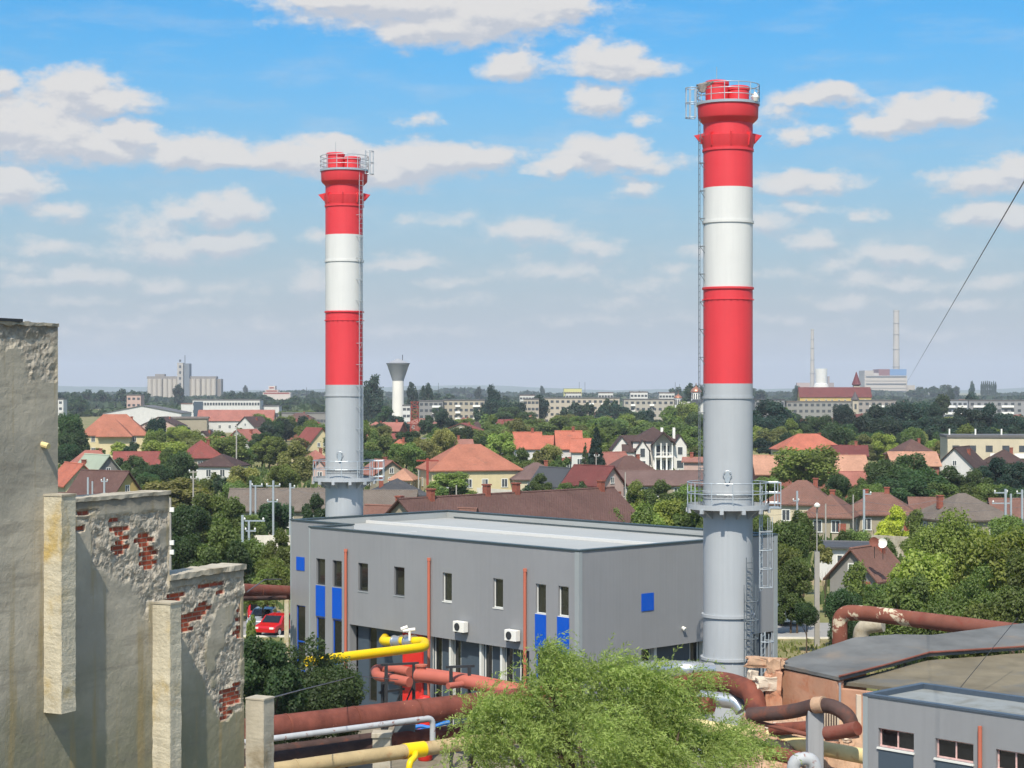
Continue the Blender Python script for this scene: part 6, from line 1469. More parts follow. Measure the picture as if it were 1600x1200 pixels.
# red poles
for (px, yt, Y, wd, lab) in ((668, 716, 300, 3.6, 'dark red steel portal before the wide pale yellow house, left corner'),):
    x = (px-800)/F*Y; z = zpy(yt, Y); o = thing('steel_portal', (x, Y, 0), lab, 'mast')
    mb = MB(); mb.box(-.2,-.1,0,.2,.1,z); mb.build('post', M['redsteel'], o, local=True); mb = MB(); mb.box(-wd/2,-.101,z-.5,wd/2,.101,z-.25); mb.build('cross_arm', M['redsteel'], o, local=True)
mast(654, 734, 300, 'pale post left of the dark red steel portal', m='pole', w=.2)
lm = thing('lattice_mast', ((648-800)/F*640, 640, 0), 'rusty red lattice mast below the water tower', 'mast'); k = 640/F; LAND.append(('the rusty lattice mast', 648, 655)); zt = zpy(628, 640)
mb = MB()
for sx in (-1, 1):
    for sy in (-1, 1): mb.bar((sx*1.7,sy*1.7,0),(sx*1.0,sy*1.0,zt),.16)
mb.build('corner_post', M['redsteel'], lm, local=True)
for i in range(7):
    z = zt*i/7; z1 = zt*(i+1)/7; mb = MB()
    for s in (-1, 1): mb.bar((-1.5,1.5*s,z),(1.5,1.5*s,z1),.1); mb.bar((1.5,1.5*s,z),(-1.5,1.5*s,z1),.1); mb.bar((-1.5,1.5*s,z1),(1.5,1.5*s,z1),.18)
    mb.build('bracing', M['redsteel'], lm, local=True)
# thin distant aerials
for k_, (px, yt, yb_, Y, lab) in enumerate(((479,605,625,1800,'thin far aerial left of the left stack'), (905,597,612,2500,'left one of two thin aerials by the yellow factory'), (914,597,612,2600,'right one of two thin aerials by the yellow factory'), (764.5,600,612,2500,'thin aerial above the pointed dark tree'), (1055,597,614,2000,'thin aerial left of the copper domes'), (1062,600,614,2050,'second thin aerial just left of the copper domes'), (685,598,620,1700,'thin aerial above the grey flats'))):
    x = (px-800)/F*Y; mb = MB(); r_ = .35*Y/2000; mb.bar((x,Y,0),(x,Y,zpy(yt,Y)), r_); o = mb.build('aerial_mast', M['black']); tag(o, lab, 'aerial', 'thin aerials on the skyline')
# overhead wires right and left
for (pts, lab) in ((((1176,787,230),(1245,783,225),(1350,783,205),(1460,782,205),(1597,776,205)), 'long overhead wire strung across the near right roofs, upper'), (((1176,800,230),(1245,797,225),(1350,797,205),(1597,792,205)), 'long overhead wire strung across the near right roofs, lower'), (((360,757,212),(391,760,212),(427,757,212),(453,762,205),(520,766,205)), 'overhead wire between the catenary masts on the left')):
    mb = MB(); P_ = []
    for a, b in zip(pts[:-1], pts[1:]):
        for i in range(8):
            t = i/8; P_.append(P3(a[0]*(1-t)+b[0]*t, a[1]*(1-t)+b[1]*t, a[2]*(1-t)+b[2]*t)-Vector((0,0,.5*math.sin(math.pi*t))))
    P_.append(P3(*pts[-1])); mb.tube(P_, .016, 4); o = mb.build('overhead_wire', M['cable']); tag(o, lab, 'wire', 'overhead wires')

# ---------------------------------------------------------------- cars
def car(name, px, py, Y, yaw, paint, label, van=False):
    x = (px-800)/F*Y; o = thing(name, (x, Y, 0), label, 'van' if van else 'car', None if van else 'parked cars', rz=R(yaw))
    L_, Wd = (4.9, 1.95) if van else (4.3, 1.75)
    if van: prof = [(-2.45,.35),(-2.45,1.0),(-2.3,1.15),(-1.75,1.3),(-1.2,1.95),(-1.0,2.0),(2.4,2.02),(2.45,1.9),(2.45,.35)]
    else: prof = [(-2.15,.35),(-2.15,.7),(-2.0,.82),(-1.05,.95),(-.4,1.42),(.9,1.46),(1.55,1.02),(2.08,.98),(2.15,.75),(2.15,.35)]
    rings = []
    for s, yy in enumerate((-Wd/2, -Wd/2+.07, Wd/2-.07, Wd/2)):
        ins = .06 if s in (0, 3) else 0
        rings.append([(px_*(1-.01*(ins>0)), yy*(1 if pz_ < 1.0 else .86), pz_-(ins if pz_ > .5 else 0)) for px_, pz_ in prof])
    mb = MB(); mb.rings(rings); bd = mb.build('body', paint, o, local=True, smooth=True, bevel=.03)
    mb = MB()
    if van:
        mb.box(-1.7,-Wd*.40,1.32,-1.24,Wd*.40,1.34); mb.hexa([(-1.72,-.75,1.3),(-1.68,-.75,1.3),(-1.68,.75,1.3),(-1.72,.75,1.3)],[(-1.27,-.7,1.87),(-1.21,-.7,1.87),(-1.21,.7,1.87),(-1.27,.7,1.87)])
    else: mb.hexa([(-1.06,-.68,.965),(-1.0,-.68,.93),(-1.0,.68,.93),(-1.06,.68,.965)],[(-.44,-.62,1.41),(-.38,-.62,1.38),(-.38,.62,1.38),(-.44,.62,1.41)])
    mb.build('windscreen', M['glass_b'], o, local=True)
    for s in (-1, 1):
        mb = MB(); y0 = s*Wd/2*.88
        if van: mb.box(-1.15,min(y0*1.0,y0*1.03),1.3,-.5,max(y0*1.0,y0*1.03),1.75)
        else: mb.hexa([(-.75,y0*.98-.02,1.0),(1.2,y0*.98-.02,1.0),(1.2,y0*.98+.02,1.0),(-.75,y0*.98+.02,1.0)],[(-.35,y0*.97-.02,1.34),(.85,y0*.97-.02,1.34),(.85,y0*.97+.02,1.34),(-.35,y0*.97+.02,1.34)])
        mb.build('side_window', M['glass_b'], o, local=True)
        mb = MB(); q = (-2.1 if not van else -2.4, s*.6, .68); mb.box(-.06,-.16,-.07,.06,.16,.07, o=q); mb.build('headlight', M['frame_w'], o, local=True)
        for xx in (-1.35, 1.35):
            mb = MB(); mb.tube([(xx, s*(Wd/2-.2), .32),(xx, s*(Wd/2+.01), .32)], .32, 20); w_ = mb.build('wheel', M['tyre'], o, local=True)
            mb = MB(); mb.tube([(xx, s*(Wd/2+.011), .32),(xx, s*(Wd/2+.03), .32)], .19, 14); mb.build('rim', M['ac'], w_, local=True)
    return o
car('parked_car', 432, 980, 136.5, 72, M['carred'], 'nearer bright red car parked left of the grey building')
car('parked_car', 404, 965, 144, 100, M['carred'], 'farther red car mostly hidden behind the silver one')
car('parked_car', 412, 972, 140.3, 85, M['cargrey'], 'silver car between the two red cars')
car('parked_van', 1221, 975, 143, -78, M['ac'], 'white van parked just right of the grey building', van=True)
car('parked_car', 1366, 980, 139, 70, M['ac'], 'white car glimpsed under the peeling overhead pipe')
LAND += [('the ruined wall', 300, 850), ('the parked red cars', 420, 970), ('the grey building', 700, 900), ('the peeling overhead pipe', 1450, 960), ('the right edge', 1600, 870)]
# ---------------------------------------------------------------- trees
import numpy as np
def crown_mesh(name, seed, n, ll, lw, kind='round', K=26, strands=False):
    """crown in a unit box (x,y in +-.5, z 0..1) made of leaf-sized faces gathered in clumps"""
    rg = np.random.RandomState(seed)
    if kind == 'round':
        d = rg.normal(size=(K, 3)); d /= np.linalg.norm(d, axis=1)[:, None]; rad = rg.uniform(.15, .36, K)[:, None]
        c = d*rad; c[:, 2] = c[:, 2]*1.05+.5; cr = rg.uniform(.10, .19, K)
        c[:, 2] = np.clip(c[:, 2], .16, .87)
    elif kind == 'wide':
        d = rg.normal(size=(K, 3)); d[:, 2] = np.abs(d[:, 2])*.9-.25; d /= np.linalg.norm(d, axis=1)[:, None]; rad = rg.uniform(.2, .4, K)[:, None]
        c = d*rad; c[:, 2] = c[:, 2]*1.5+.32; cr = rg.uniform(.08, .16, K); c[:, 2] = np.clip(c[:, 2], .1, .9)
    elif kind == 'conifer':
        z = rg.uniform(0.04, .95, K)**1.15; a = rg.uniform(0, 6.28, K); r_ = (1-z)*.42*rg.uniform(.6, 1, K); c = np.stack([r_*np.cos(a), r_*np.sin(a), z], 1); cr = .04+.10*(1-z)
    else:
        z = rg.uniform(.05, .93, K); a = rg.uniform(0, 6.28, K); env = np.sin(np.pi*np.clip(z*.9+.08, 0, 1))**.6; r_ = .3*env*rg.uniform(.2, 1, K); c = np.stack([r_*np.cos(a), r_*np.sin(a), z], 1); cr = .07+.09*env
    tone = rg.uniform(0, 1, K)
    w = cr**2; w /= w.sum(); idx = rg.choice(K, n, p=w)
    d = rg.normal(size=(n, 3)); d /= np.linalg.norm(d, axis=1)[:, None]
    rr = cr[idx]*rg.uniform(.35, 1.0, n)**.45*(1+.25*rg.normal(size=n)*.5)
    sc = np.ones((n, 3)); 
    if kind == 'poplar': sc[:, 2] = .9
    if kind == 'conifer': sc[:, 2] = .5
    pos = c[idx]+d*rr[:, None]*sc
    # leaf frame
    nrm = d*.6+rg.normal(size=(n, 3))*.5+np.array([0, 0, .45]); nrm /= np.linalg.norm(nrm, axis=1)[:, None]
    t = rg.normal(size=(n, 3)); 
    if strands: t = rg.normal(size=(n, 3))*.5+d*.8+np.array([.25, -.1, -.35])
    if kind == 'conifer': t = d*np.array([1, 1, .1])+rg.normal(size=(n, 3))*.3+np.array([0, 0, -.25])
    t -= nrm*(t*nrm).sum(1)[:, None]; t /= np.linalg.norm(t, axis=1)[:, None]; b = np.cross(nrm, t)
    L = ll*rg.uniform(.6, 1.3, n)[:, None]; Wd = lw*rg.uniform(.6, 1.3, n)[:, None]
    V = np.stack([pos-t*L*.5, pos+b*Wd*.5+nrm*Wd*.12, pos+t*L*.5, pos-b*Wd*.5+nrm*Wd*.12], 1).reshape(-1, 3)
    me = bpy.data.meshes.new(name); me.vertices.add(n*4); me.vertices.foreach_set('co', V.astype(np.float32).ravel())
    me.loops.add(n*4); me.loops.foreach_set('vertex_index', np.arange(n*4, dtype=np.int32))
    me.polygons.add(n); me.polygons.foreach_set('loop_start', np.arange(0, n*4, 4, dtype=np.int32)); me.polygons.foreach_set('loop_total', np.full(n, 4, dtype=np.int32))
    lv = np.clip(tone[idx]*.5+rg.uniform(0, .5, n), 0, 1)
    at = me.attributes.new('leafvar', 'FLOAT', 'POINT'); at.data.foreach_set('value', np.repeat(lv, 4).astype(np.float32))
    me.materials.append(M['leaf']); me.update(); me.validate()
    return me
def trunk_mesh(name, seed, limbs=5, tall=False):
    """unit height trunk with limbs; x,y scaled with the crown width"""
    rg = random.Random(seed); mb = MB(); top = .62 if not tall else .9
    pts = [(0,0,0),(rg.uniform(-.01,.01),rg.uniform(-.01,.01),.2),(rg.uniform(-.02,.02),rg.uniform(-.02,.02),.42),(rg.uniform(-.03,.03),rg.uniform(-.03,.03),top)]
    mb.tube(pts, [.034,.026,.02,.007], 8)
    for k in range(limbs):
        a = 6.28*k/limbs+rg.uniform(-.4,.4); z = rg.uniform(.28,.46) if not tall else rg.uniform(.15,.7); r_ = rg.uniform(.2,.34)*(1 if not tall else .35)
        mb.tube([(0,0,z),(math.cos(a)*r_*.5,math.sin(a)*r_*.5,z+.12),(math.cos(a)*r_,math.sin(a)*r_,z+.3)], [.014,.009,.003], 6)
    me = bpy.data.meshes.new(name); me.from_pydata([tuple(v) for v in mb.v], [], mb.f); me.materials.append(M['wood']); me.update(); return me
PR = {
 'n': [crown_mesh('crown', 11, 60000, .027, .0145, 'round', 60), crown_mesh('crown', 12, 60000, .027, .0145, 'wide', 64)],
 'm': [crown_mesh('crown', 20+i, 12000, .052, .032, ('round', 'wide', 'round', 'wide')[i], 26) for i in range(4)],
 'f': [crown_mesh('crown', 30+i, 1700, .13, .085, 'round', 20) for i in range(3)],
 'C': [crown_mesh('crown', 41, 9000, .075, .022, 'conifer', 90)],
 'P': [crown_mesh('crown', 51, 5000, .06, .04, 'poplar', 40), crown_mesh('crown', 52, 2200, .09, .06, 'poplar', 26)]}
TK = [trunk_mesh('trunk', 60+i) for i in range(3)]; TKT = trunk_mesh('trunk', 70, 8, True)
TONE = {'d': (64,84,50), 'm': (100,114,60), 'l': (126,140,70), 'b': (50,70,58), 'y': (160,168,66), 'o': (126,126,76)}
TW = {'d': 'dark green', 'm': 'mid green', 'l': 'light green', 'b': 'blackish green', 'y': 'yellow-green', 'o': 'olive green'}
rt = random.Random(3); used_labels = {}; TREES = []
def add_tree(px, top, wpx, Y, tone, kind='R', label=None, lod=None, squash=None, base=.1, group='trees of the town'):
    x = (px-800)/F*Y; h = CZ-(top-HZ)*Y/F; w = wpx*Y/F
    h = max(h, 1.2)
    TREES.append(dict(px=px, top=top, w=wpx, Y=Y, tone=tone, kind=kind, label=label, x=x, h=h, wd=w, lod=lod, base=base, group=group))
def place_tree(t):
    px = t['wd']*F/t['Y']*.64
    lod = t['lod'] or ('n' if px > 95 else 'm' if px > 22 else 'f')
    kind = t['kind']
    if kind == 'C': me = PR['C'][0]
    elif kind == 'P': me = PR['P'][0 if px > 10 else 1]
    else: me = rt.choice(PR[lod])
    nm = {'C': 'conifer_tree', 'P': 'poplar_tree', 'B': 'leafy_bush'}.get(kind, 'broadleaf_tree')
    o = bpy.data.objects.new(nm, None); COL.objects.link(o); o.location = (t['x'], t['Y']+t['wd']*.3, 0); o.rotation_euler.z = rt.uniform(0, 6.28)
    tag(o, t['label'], 'bush' if kind == 'B' else 'tree', t['group'])
    c = bpy.data.objects.new('crown', me); COL.objects.link(c); c.parent = o
    h, w = t['h'], t['wd']; cb = h*t['base'] if kind != 'R' or h < w*1.1 else max(h*.12, h-w*1.25)
    if kind == 'B': cb = -.05*h
    s = 1.12; q_ = rt.uniform(.9, 1.1); c.scale = (w*s*(1.75 if kind == 'P' else q_), w*s*(1.75 if kind == 'P' else 1/q_), (h-cb)*1.04/(.97)); c.location = (0, 0, cb)
    b = TONE[t['tone']]; j = rt.uniform(.85, 1.15); g = rt.uniform(-6, 6); c.color = lin(((b[0]+g)*j, b[1]*j, (b[2]-g*.3)*j))
    if kind != 'B':
        k = bpy.data.objects.new('trunk', TKT if kind in 'CP' else rt.choice(TK)); COL.objects.link(k); k.parent = o
        kw = min(w, h); k.scale = (kw, kw, h)
    return o
# hand placed: (x, top, width, distance, tone, kind, label)
L = [
 (474,1002,176,84,'d','R','big dark bushy tree in front of the left end of the grey building'),
 (418,1000,104,80,'d','R','dark tree between the ruined wall and the big dark bushy tree'),
 (540,1044,62,87,'d','R','smaller dark tree at the right flank of the big dark bushy tree'),
 (391,962,22,126,'l','B','low light bush beside the parked red cars'),
 (424,996,44,118,'m','B','low green bush just below the parked red cars'),
 (1263,690,112,300,'m','R','big round green tree before the bright orange-red roof'),
 (1312,737,42,285,'d','R','small dark tree at the right foot of the big round green tree'),
 (1388,678,56,430,'l','R','light green round tree left of the right brown pyramid roof'),
 (1463,683,38,430,'l','R','light green round tree right of the right brown pyramid roof'),
 (932,664,40,326,'b','C','dark pointed conifer left of the white villa'),
 (915,694,22,345,'d','C','smaller dark conifer shape at the left of the tall dark conifer'),
 (584,588,26,900,'b','P','tall dark poplar just right of the left stack'),
 (573,606,16,930,'b','P','shorter dark poplar between left stack and the tall poplar'),
 (643,601,13,1060,'b','P','slim dark poplar right of the water tower'),
 (661,606,9,1080,'b','P','thinnest poplar in the row right of the water tower'),
 (669,602,11,1080,'b','P','last slim poplar in the row right of the water tower'),
 (768,603,18,960,'b','P','tall pointed dark tree above the dark clump in the centre'),
 (843,618,20,940,'b','P','narrow dark tree before the beige flats, right of the brick end flats'),
 (278,603,13,1700,'b','P','dark pointed tree in front of the grain silos'),
 (1399,798,56,200,'y','R','bright yellow-green tree before the pale garden wall'),
 (701,740,78,290,'l','R','round light green bush-like tree before the wide pale yellow house'),
 (243,648,40,500,'b','R','dark round tree right of the large cream hipped house'),
 (262+0,752,130,250,'o','R','broad olive-brown tree top just above the ruined wall'),
 (182,690,32,470,'l','R','small light green tree in front of the large cream hipped house'),
 (1262,938,38,126,'d','R','dark bush-like tree at the foot of the tall concrete pole'),
 (1500,806,150,121,'l','R','largest of the big right trees, behind the peeling overhead pipe'),
 (1566,812,130,117,'l','R','big light green tree at the right edge behind the overhead pipe'),
 (1446,852,110,116,'l','R','left shoulder of the big right trees, over the brown shed'),
 (1610,852,90,112,'m','R','green tree cut by the right edge above the overhead pipe'),
 (1530,890,150,108,'m','R','low green tree right behind the peeling overhead pipe'),
 (1420,905,90,113,'m','R','green bush-like tree left of the largest right tree'),
 (1232,808,74,142,'m','R','airy green tree beside the right corner of the grey building'),
 (1000,758,60,250,'l','R','light green tree under the long mauve roof, left one'),
 (990,786,110,180,'l','R','light green tree top right of the very long brown roof'),
]
for t in L: add_tree(*t)
A = [ # automatically worded ones
 (105,640,52,420,'d'),(235,690,30,430,'m'),(300,668,42,430,'m'),(190,716,32,350,'d'),(214,713,50,330,'d'),(240,722,55,320,'d'),(281,700,54,325,'d'),(262,706,50,335,'m'),(330,738,34,290,'m'),(346,742,26,285,'d'),(306,745,40,270,'m'),(232,745,50,275,'d'),
 (437,654,52,600,'b'),(415,662,34,560,'b'),(475,651,46,640,'b'),(408,686,46,420,'m'),(432,688,46,405,'m'),(457,697,62,320,'o'),(440,722,50,300,'m'),(385,730,66,280,'o'),(365,748,50,262,'m'),(402,745,50,255,'m'),(352,690,30,430,'l'),(372,668,34,540,'m'),(340,672,30,540,'m'),
 (330,773,80,200,'m'),(286,782,70,185,'d'),(360,788,70,182,'m'),(425,778,62,214,'d'),(490,779,52,212,'d'),(390,800,50,205,'m'),(385,838,80,162,'m'),(432,836,60,158,'m'),(340,825,90,150,'m'),(290,830,66,150,'d'),(365,856,70,142,'d'),(425,868,64,140,'m'),(322,868,70,135,'m'),(408,890,50,138,'m'),
 (600,638,42,820,'d'),(622,650,40,700,'b'),(596,683,56,430,'m'),(634,688,58,390,'m'),(660,680,50,400,'o'),(667,648,26,620,'b'),(580,700,40,400,'d'),(617,716,40,350,'m'),(628,788,30,205,'d'),(605,726,40,340,'d'),
 (775,620,46,900,'b'),(803,624,42,900,'b'),(750,636,26,900,'b'),(790,636,50,820,'d'),(820,640,40,840,'d'),(898,628,34,900,'b'),(885,636,26,880,'b'),(922,628,20,880,'b'),(940,636,28,860,'b'),(953,622,26,880,'b'),(970,632,30,870,'b'),(1010,636,38,760,'b'),(988,640,40,780,'d'),
 (830,655,62,600,'m'),(868,652,70,590,'m'),(905,650,66,600,'m'),(945,648,74,580,'m'),(985,648,70,590,'m'),(1015,655,56,560,'m'),(800,662,60,560,'m'),(762,668,70,530,'m'),(735,676,40,500,'m'),(860,672,80,500,'m'),(915,670,70,500,'l'),(960,672,70,480,'m'),(1005,674,60,480,'m'),(890,682,60,450,'m'),(962,690,44,420,'m'),
 (760,688,46,400,'d'),(812,706,50,330,'m'),(792,712,40,325,'m'),(858,690,40,352,'o'),(845,700,34,350,'o'),(830,716,44,318,'m'),(876,712,30,330,'m'),(905,726,30,310,'m'),
 (1075,622,52,640,'m'),(1052,640,54,600,'m'),(1092,640,44,600,'d'),(1060,660,70,500,'m'),(1032,664,50,520,'m'),(1085,672,60,470,'m'),(1040,690,40,450,'m'),(1090,700,36,430,'m'),(1084,598,24,1100,'d'),(1096,602,20,1080,'d'),
 (1032,757,60,248,'m'),(1078,753,60,250,'m'),(958,790,50,178,'m'),(1040,782,86,186,'l'),(1085,786,60,182,'m'),(1015,800,90,165,'l'),(845,745,46,285,'m'),(880,755,40,280,'m'),(906,752,28,284,'d'),(690,760,30,270,'m'),(820,758,26,280,'d'),
 (1215,626,82,560,'b'),(1192,646,58,540,'b'),(1240,650,54,530,'b'),(1205,672,60,480,'b'),(1235,680,46,470,'d'),(1280,644,52,560,'d'),(1262,662,40,520,'d'),(1320,628,36,640,'b'),(1306,655,46,540,'d'),(1290,668,40,500,'d'),(1345,652,60,520,'b'),(1330,668,60,480,'d'),(1372,638,60,560,'b'),(1400,624,60,600,'b'),(1432,620,62,600,'b'),(1460,636,50,570,'b'),(1395,650,80,510,'b'),(1440,655,70,500,'b'),(1365,670,50,470,'d'),(1422,672,40,460,'d'),
 (1475,615,30,800,'d'),(1488,652,56,520,'b'),(1520,638,62,560,'b'),(1556,637,60,560,'b'),(1588,642,50,550,'b'),(1500,668,60,490,'b'),(1545,664,60,500,'b'),(1585,668,50,500,'b'),(1523,612,28,1000,'b'),(1475,670,36,480,'d'),
 (1385,712,60,290,'d'),(1420,710,70,284,'d'),(1448,728,80,270,'d'),(1395,742,80,262,'d'),(1432,752,80,255,'d'),(1368,752,50,258,'m'),(1490,735,70,272,'d'),(1530,735,60,270,'d'),(1480,756,70,255,'m'),(1560,716,60,300,'b'),(1592,724,60,290,'b'),(1550,752,70,255,'m'),(1592,756,60,250,'d'),(1520,760,60,250,'m'),
 (1258,800,54,160,'m'),(1225,846,60,140,'m'),(1248,866,56,136,'m'),(1215,880,40,140,'d'),(1238,910,56,136,'m'),(1291,852,28,146,'o'),(1342,822,56,182,'m'),(1322,830,40,178,'m'),(1380,838,50,178,'m'),(1350,893,86,130,'m'),(1318,915,64,128,'d'),(1392,905,80,127,'m'),(1360,940,80,118,'m'),(1325,958,60,116,'d'),(1410,945,80,112,'m'),(1470,935,100,108,'m'),(1590,910,80,104,'m'),(1540,935,100,104,'m'),(1440,806,60,180,'m'),(1580,800,60,190,'m'),(1232,770,36,240,'m'),(1190,800,40,200,'m'),
 (1200,742,60,290,'m'),(1345,700,30,430,'m'),(1300,765,60,240,'m'),(1345,752,40,270,'m'),(1180,760,40,250,'m'),(1215,764,50,240,'d'),(104,690,40,400,'d'),(150,700,30,430,'m'),(225,735,40,300,'d'),(158,735,26,330,'m'),(205,690,24,460,'l'),(330,655,24,900,'d'),(450,640,40,1000,'m'),(480,640,40,1000,'m'),(415,642,30,1050,'m'),(350,700,26,410,'m'),(520,660,40,660,'b'),(560,660,40,700,'d')]
for t in A: add_tree(*t)
# fill the gaps between houses farther out
def free(px, py, Y):
    for (a, b, c, d) in ((110,232,645,712),(232,348,575,620),(602,642,560,655),(305,405,640,668),(783,922,680,722),(956,1080,672,738),(650,802,692,770),(1215,1320,680,704),(1176,1300,708,742),(300,440,622,646),(172,290,630,650),(1486,1600,680,712),(1250,1365,604,622),(1345,1420,575,612)):
        if a < px < b and c < py < d: return False
    return True
for k in range(170):
    Y = 380*math.exp(rt.uniform(0, 1.35)); px = rt.uniform(90, 1600); hgt = rt.uniform(5.5, 10); top = HZ+(CZ-hgt)*F/Y
    if free(px, top, Y) and free(px, top+6, Y): add_tree(px, top, rt.uniform(6, 11)*F/Y, Y, rt.choice('dmbmdo' if Y > 600 else 'mdmlo'))
HC = 0
HL = ['orange', 'red', 'brown', 'salmon', 'mauve', 'dbrown', 'pink', 'dred']
FILLH = []
for k in range(72):
    Y = 560*math.exp(rt.uniform(0, 1.15)); px = rt.uniform(95, 1600); ze = rt.uniform(3, 6); ey = HZ+(CZ-ze)*F/Y
    if free(px, ey-3, Y) and free(px-8, ey+4, Y) and free(px+8, ey+4, Y): FILLH.append((px, ey, ze, rt.uniform(8, 15), rt.uniform(7, 10), rt.uniform(2, 3.4), rt.uniform(-40, 40), rt.choice('geh'), rt.choice(HL), rt.choice(['white', 'cream', 'tan', 'pink', 'grey', 'brick'])))
# skyline trees
for k in range(75):
    Y = rt.uniform(1150, 3200); px = rt.uniform(80, 1640); hgt = rt.uniform(9, 16)
    if 232 < px < 348 or 600 < px < 642 or (1345 < px < 1420): continue
    if Y > 1200 and k % 9 == 0: add_tree(px, HZ+(CZ-hgt*1.5)*F/Y, 6*F/Y, Y, 'b', 'P', group='trees on the skyline')
    else: add_tree(px, HZ+(CZ-hgt)*F/Y, rt.uniform(12, 26)*F/Y, Y, rt.choice('bdb'), group='trees on the skyline')
for (px, top, w, Y) in ((108,613,26,1500),(138,608,34,1700),(160,609,30,1700),(195,607,34,1700),(226,612,18,1700),(365,610,30,1800),(385,612,36,1800),(455,618,30,1500),(1060,604,30,2000),(1185,606,40,2000),(1440,604,40,2600),(1470,601,40,2600),(1490,601,30,2600)): add_tree(px, top, w, Y, 'b', group='trees on the skyline')
for i in range(8): add_tree(1534+i*3.1, 597+rt.uniform(-1,2), 2.6, 2700, 'b', 'P', group='poplar row on the skyline')
add_tree(1519,597,5,2700,'b','P',group='trees on the skyline')

# wording: every label points at a landmark
def rel(px, py, lm):
    dx, dy = px-lm[1], py-lm[2]
    if abs(dx) < 12: return 'straight above' if dy < 0 else 'straight below'
    far = 'just ' if abs(dx) < 30 else ''
    side = 'left of' if dx < 0 else 'right of'
    if dy < -14: return far+'above and '+side
    if dy > 26: return far+'below and '+side
    return far+side
def word_all(items, noun):
    groups = {}
    for t in items:
        if t.get('label'): continue
        py = t['top']+6; lm = min(LAND, key=lambda q: abs(q[1]-t['px'])+1.6*abs(q[2]-py))
        groups.setdefault((noun(t), rel(t['px'], py, lm)+' '+lm[0]), []).append(t)
    ORD = ['leftmost', 'second from left', 'third from left', 'fourth from left', 'fifth from left', 'sixth from left', 'seventh from left', 'eighth from left', 'ninth from left', 'tenth from left']
    for (nn, where), ts in groups.items():
        ts.sort(key=lambda t: t['px'])
        for i, t in enumerate(ts):
            w = f'{nn} {where}'
            if len(ts) > 1: w += ', '+(ORD[i] if i < len(ORD) else 'one of the rest')
            t['label'] = ' '.join(w.split()[:16])
def tnoun(t):
    h = t['h']*F/t['Y']
    size = 'slim' if t['kind'] == 'P' else 'tiny' if t['w'] < 16 else 'small' if t['w'] < 34 else 'large' if t['w'] > 66 else ''
    return f"{size} {TW[t['tone']]} {'poplar' if t['kind'] == 'P' else 'tree'}".strip()
word_all(TREES, tnoun)
seen = {}
bl = sorted([t for t in TREES if t['kind'] == 'R'], key=lambda t: -(t['w'] if not t['Y'] > 1100 else t['w']*.3)); rest = set(id(t) for t in bl[288:])
for t in TREES:
    if id(t) not in rest: place_tree(t)
srcm = PR['f'][0]; nv = len(srcm.vertices); co = np.empty(nv*3, dtype=np.float32); srcm.vertices.foreach_get('co', co); co = co.reshape(-1, 3)
lvs = np.empty(nv, dtype=np.float32); srcm.attributes['leafvar'].data.foreach_get('value', lvs); AV = []; AL = []
for i, t in enumerate([t for t in bl if id(t) in rest]):
    a = i*1.7; c_, s_ = math.cos(a), math.sin(a); cb = max(.1*t['h'], t['h']-t['wd']*1.2); v = co.copy()
    x = (v[:, 0]*c_-v[:, 1]*s_)*t['wd']*1.12+t['x']; y = (v[:, 0]*s_+v[:, 1]*c_)*t['wd']*1.12+t['Y']+t['wd']*.3; z = v[:, 2]*(t['h']-cb)*1.05+cb
    AV.append(np.stack([x, y, z], 1)); AL.append(np.clip(lvs*.7+.3*((i*37)%10)/10, 0, 1))
AV = np.concatenate(AV).astype(np.float32); AL = np.concatenate(AL).astype(np.float32); n = len(AV)//4
me = bpy.data.meshes.new('distant_trees'); me.vertices.add(n*4); me.vertices.foreach_set('co', AV.ravel()); me.loops.add(n*4); me.loops.foreach_set('vertex_index', np.arange(n*4, dtype=np.int32))
me.polygons.add(n); me.polygons.foreach_set('loop_start', np.arange(0, n*4, 4, dtype=np.int32)); me.polygons.foreach_set('loop_total', np.full(n, 4, dtype=np.int32))
at = me.attributes.new('leafvar', 'FLOAT', 'POINT'); at.data.foreach_set('value', AL); me.materials.append(M['leaf']); me.update(); me.validate()
o = bpy.data.objects.new('distant_trees', me); COL.objects.link(o); tag(o, 'smallest tree crowns scattered far off between the roofs', 'trees', kind='stuff'); o.color = lin((58, 78, 54))
hd = [dict(px=h[0], top=h[1]-6, label=None, w=10, kind='H', d=h) for h in FILLH]
RW_ = {'orange': 'orange', 'red': 'red', 'brown': 'brown', 'salmon': 'salmon', 'mauve': 'mauve-brown', 'dbrown': 'dark brown', 'pink': 'dusty pink', 'dred': 'dark red'}
KW_ = {'g': 'gabled', 'e': 'long-eaved', 'h': 'hipped'}
word_all(hd, lambda t: f"small far {t['d'][9]}-walled house with {RW_[t['d'][8]]} {KW_[t['d'][7]]} roof")
for t in hd:
    h = t['d']; house('far_house', t['label'], h[0], h[1], h[2], h[3], h[4], h[5], h[6], h[7], h[8], h[9], nf=2, ns=1, chim=((.15,.1),), group='small houses of the far town')

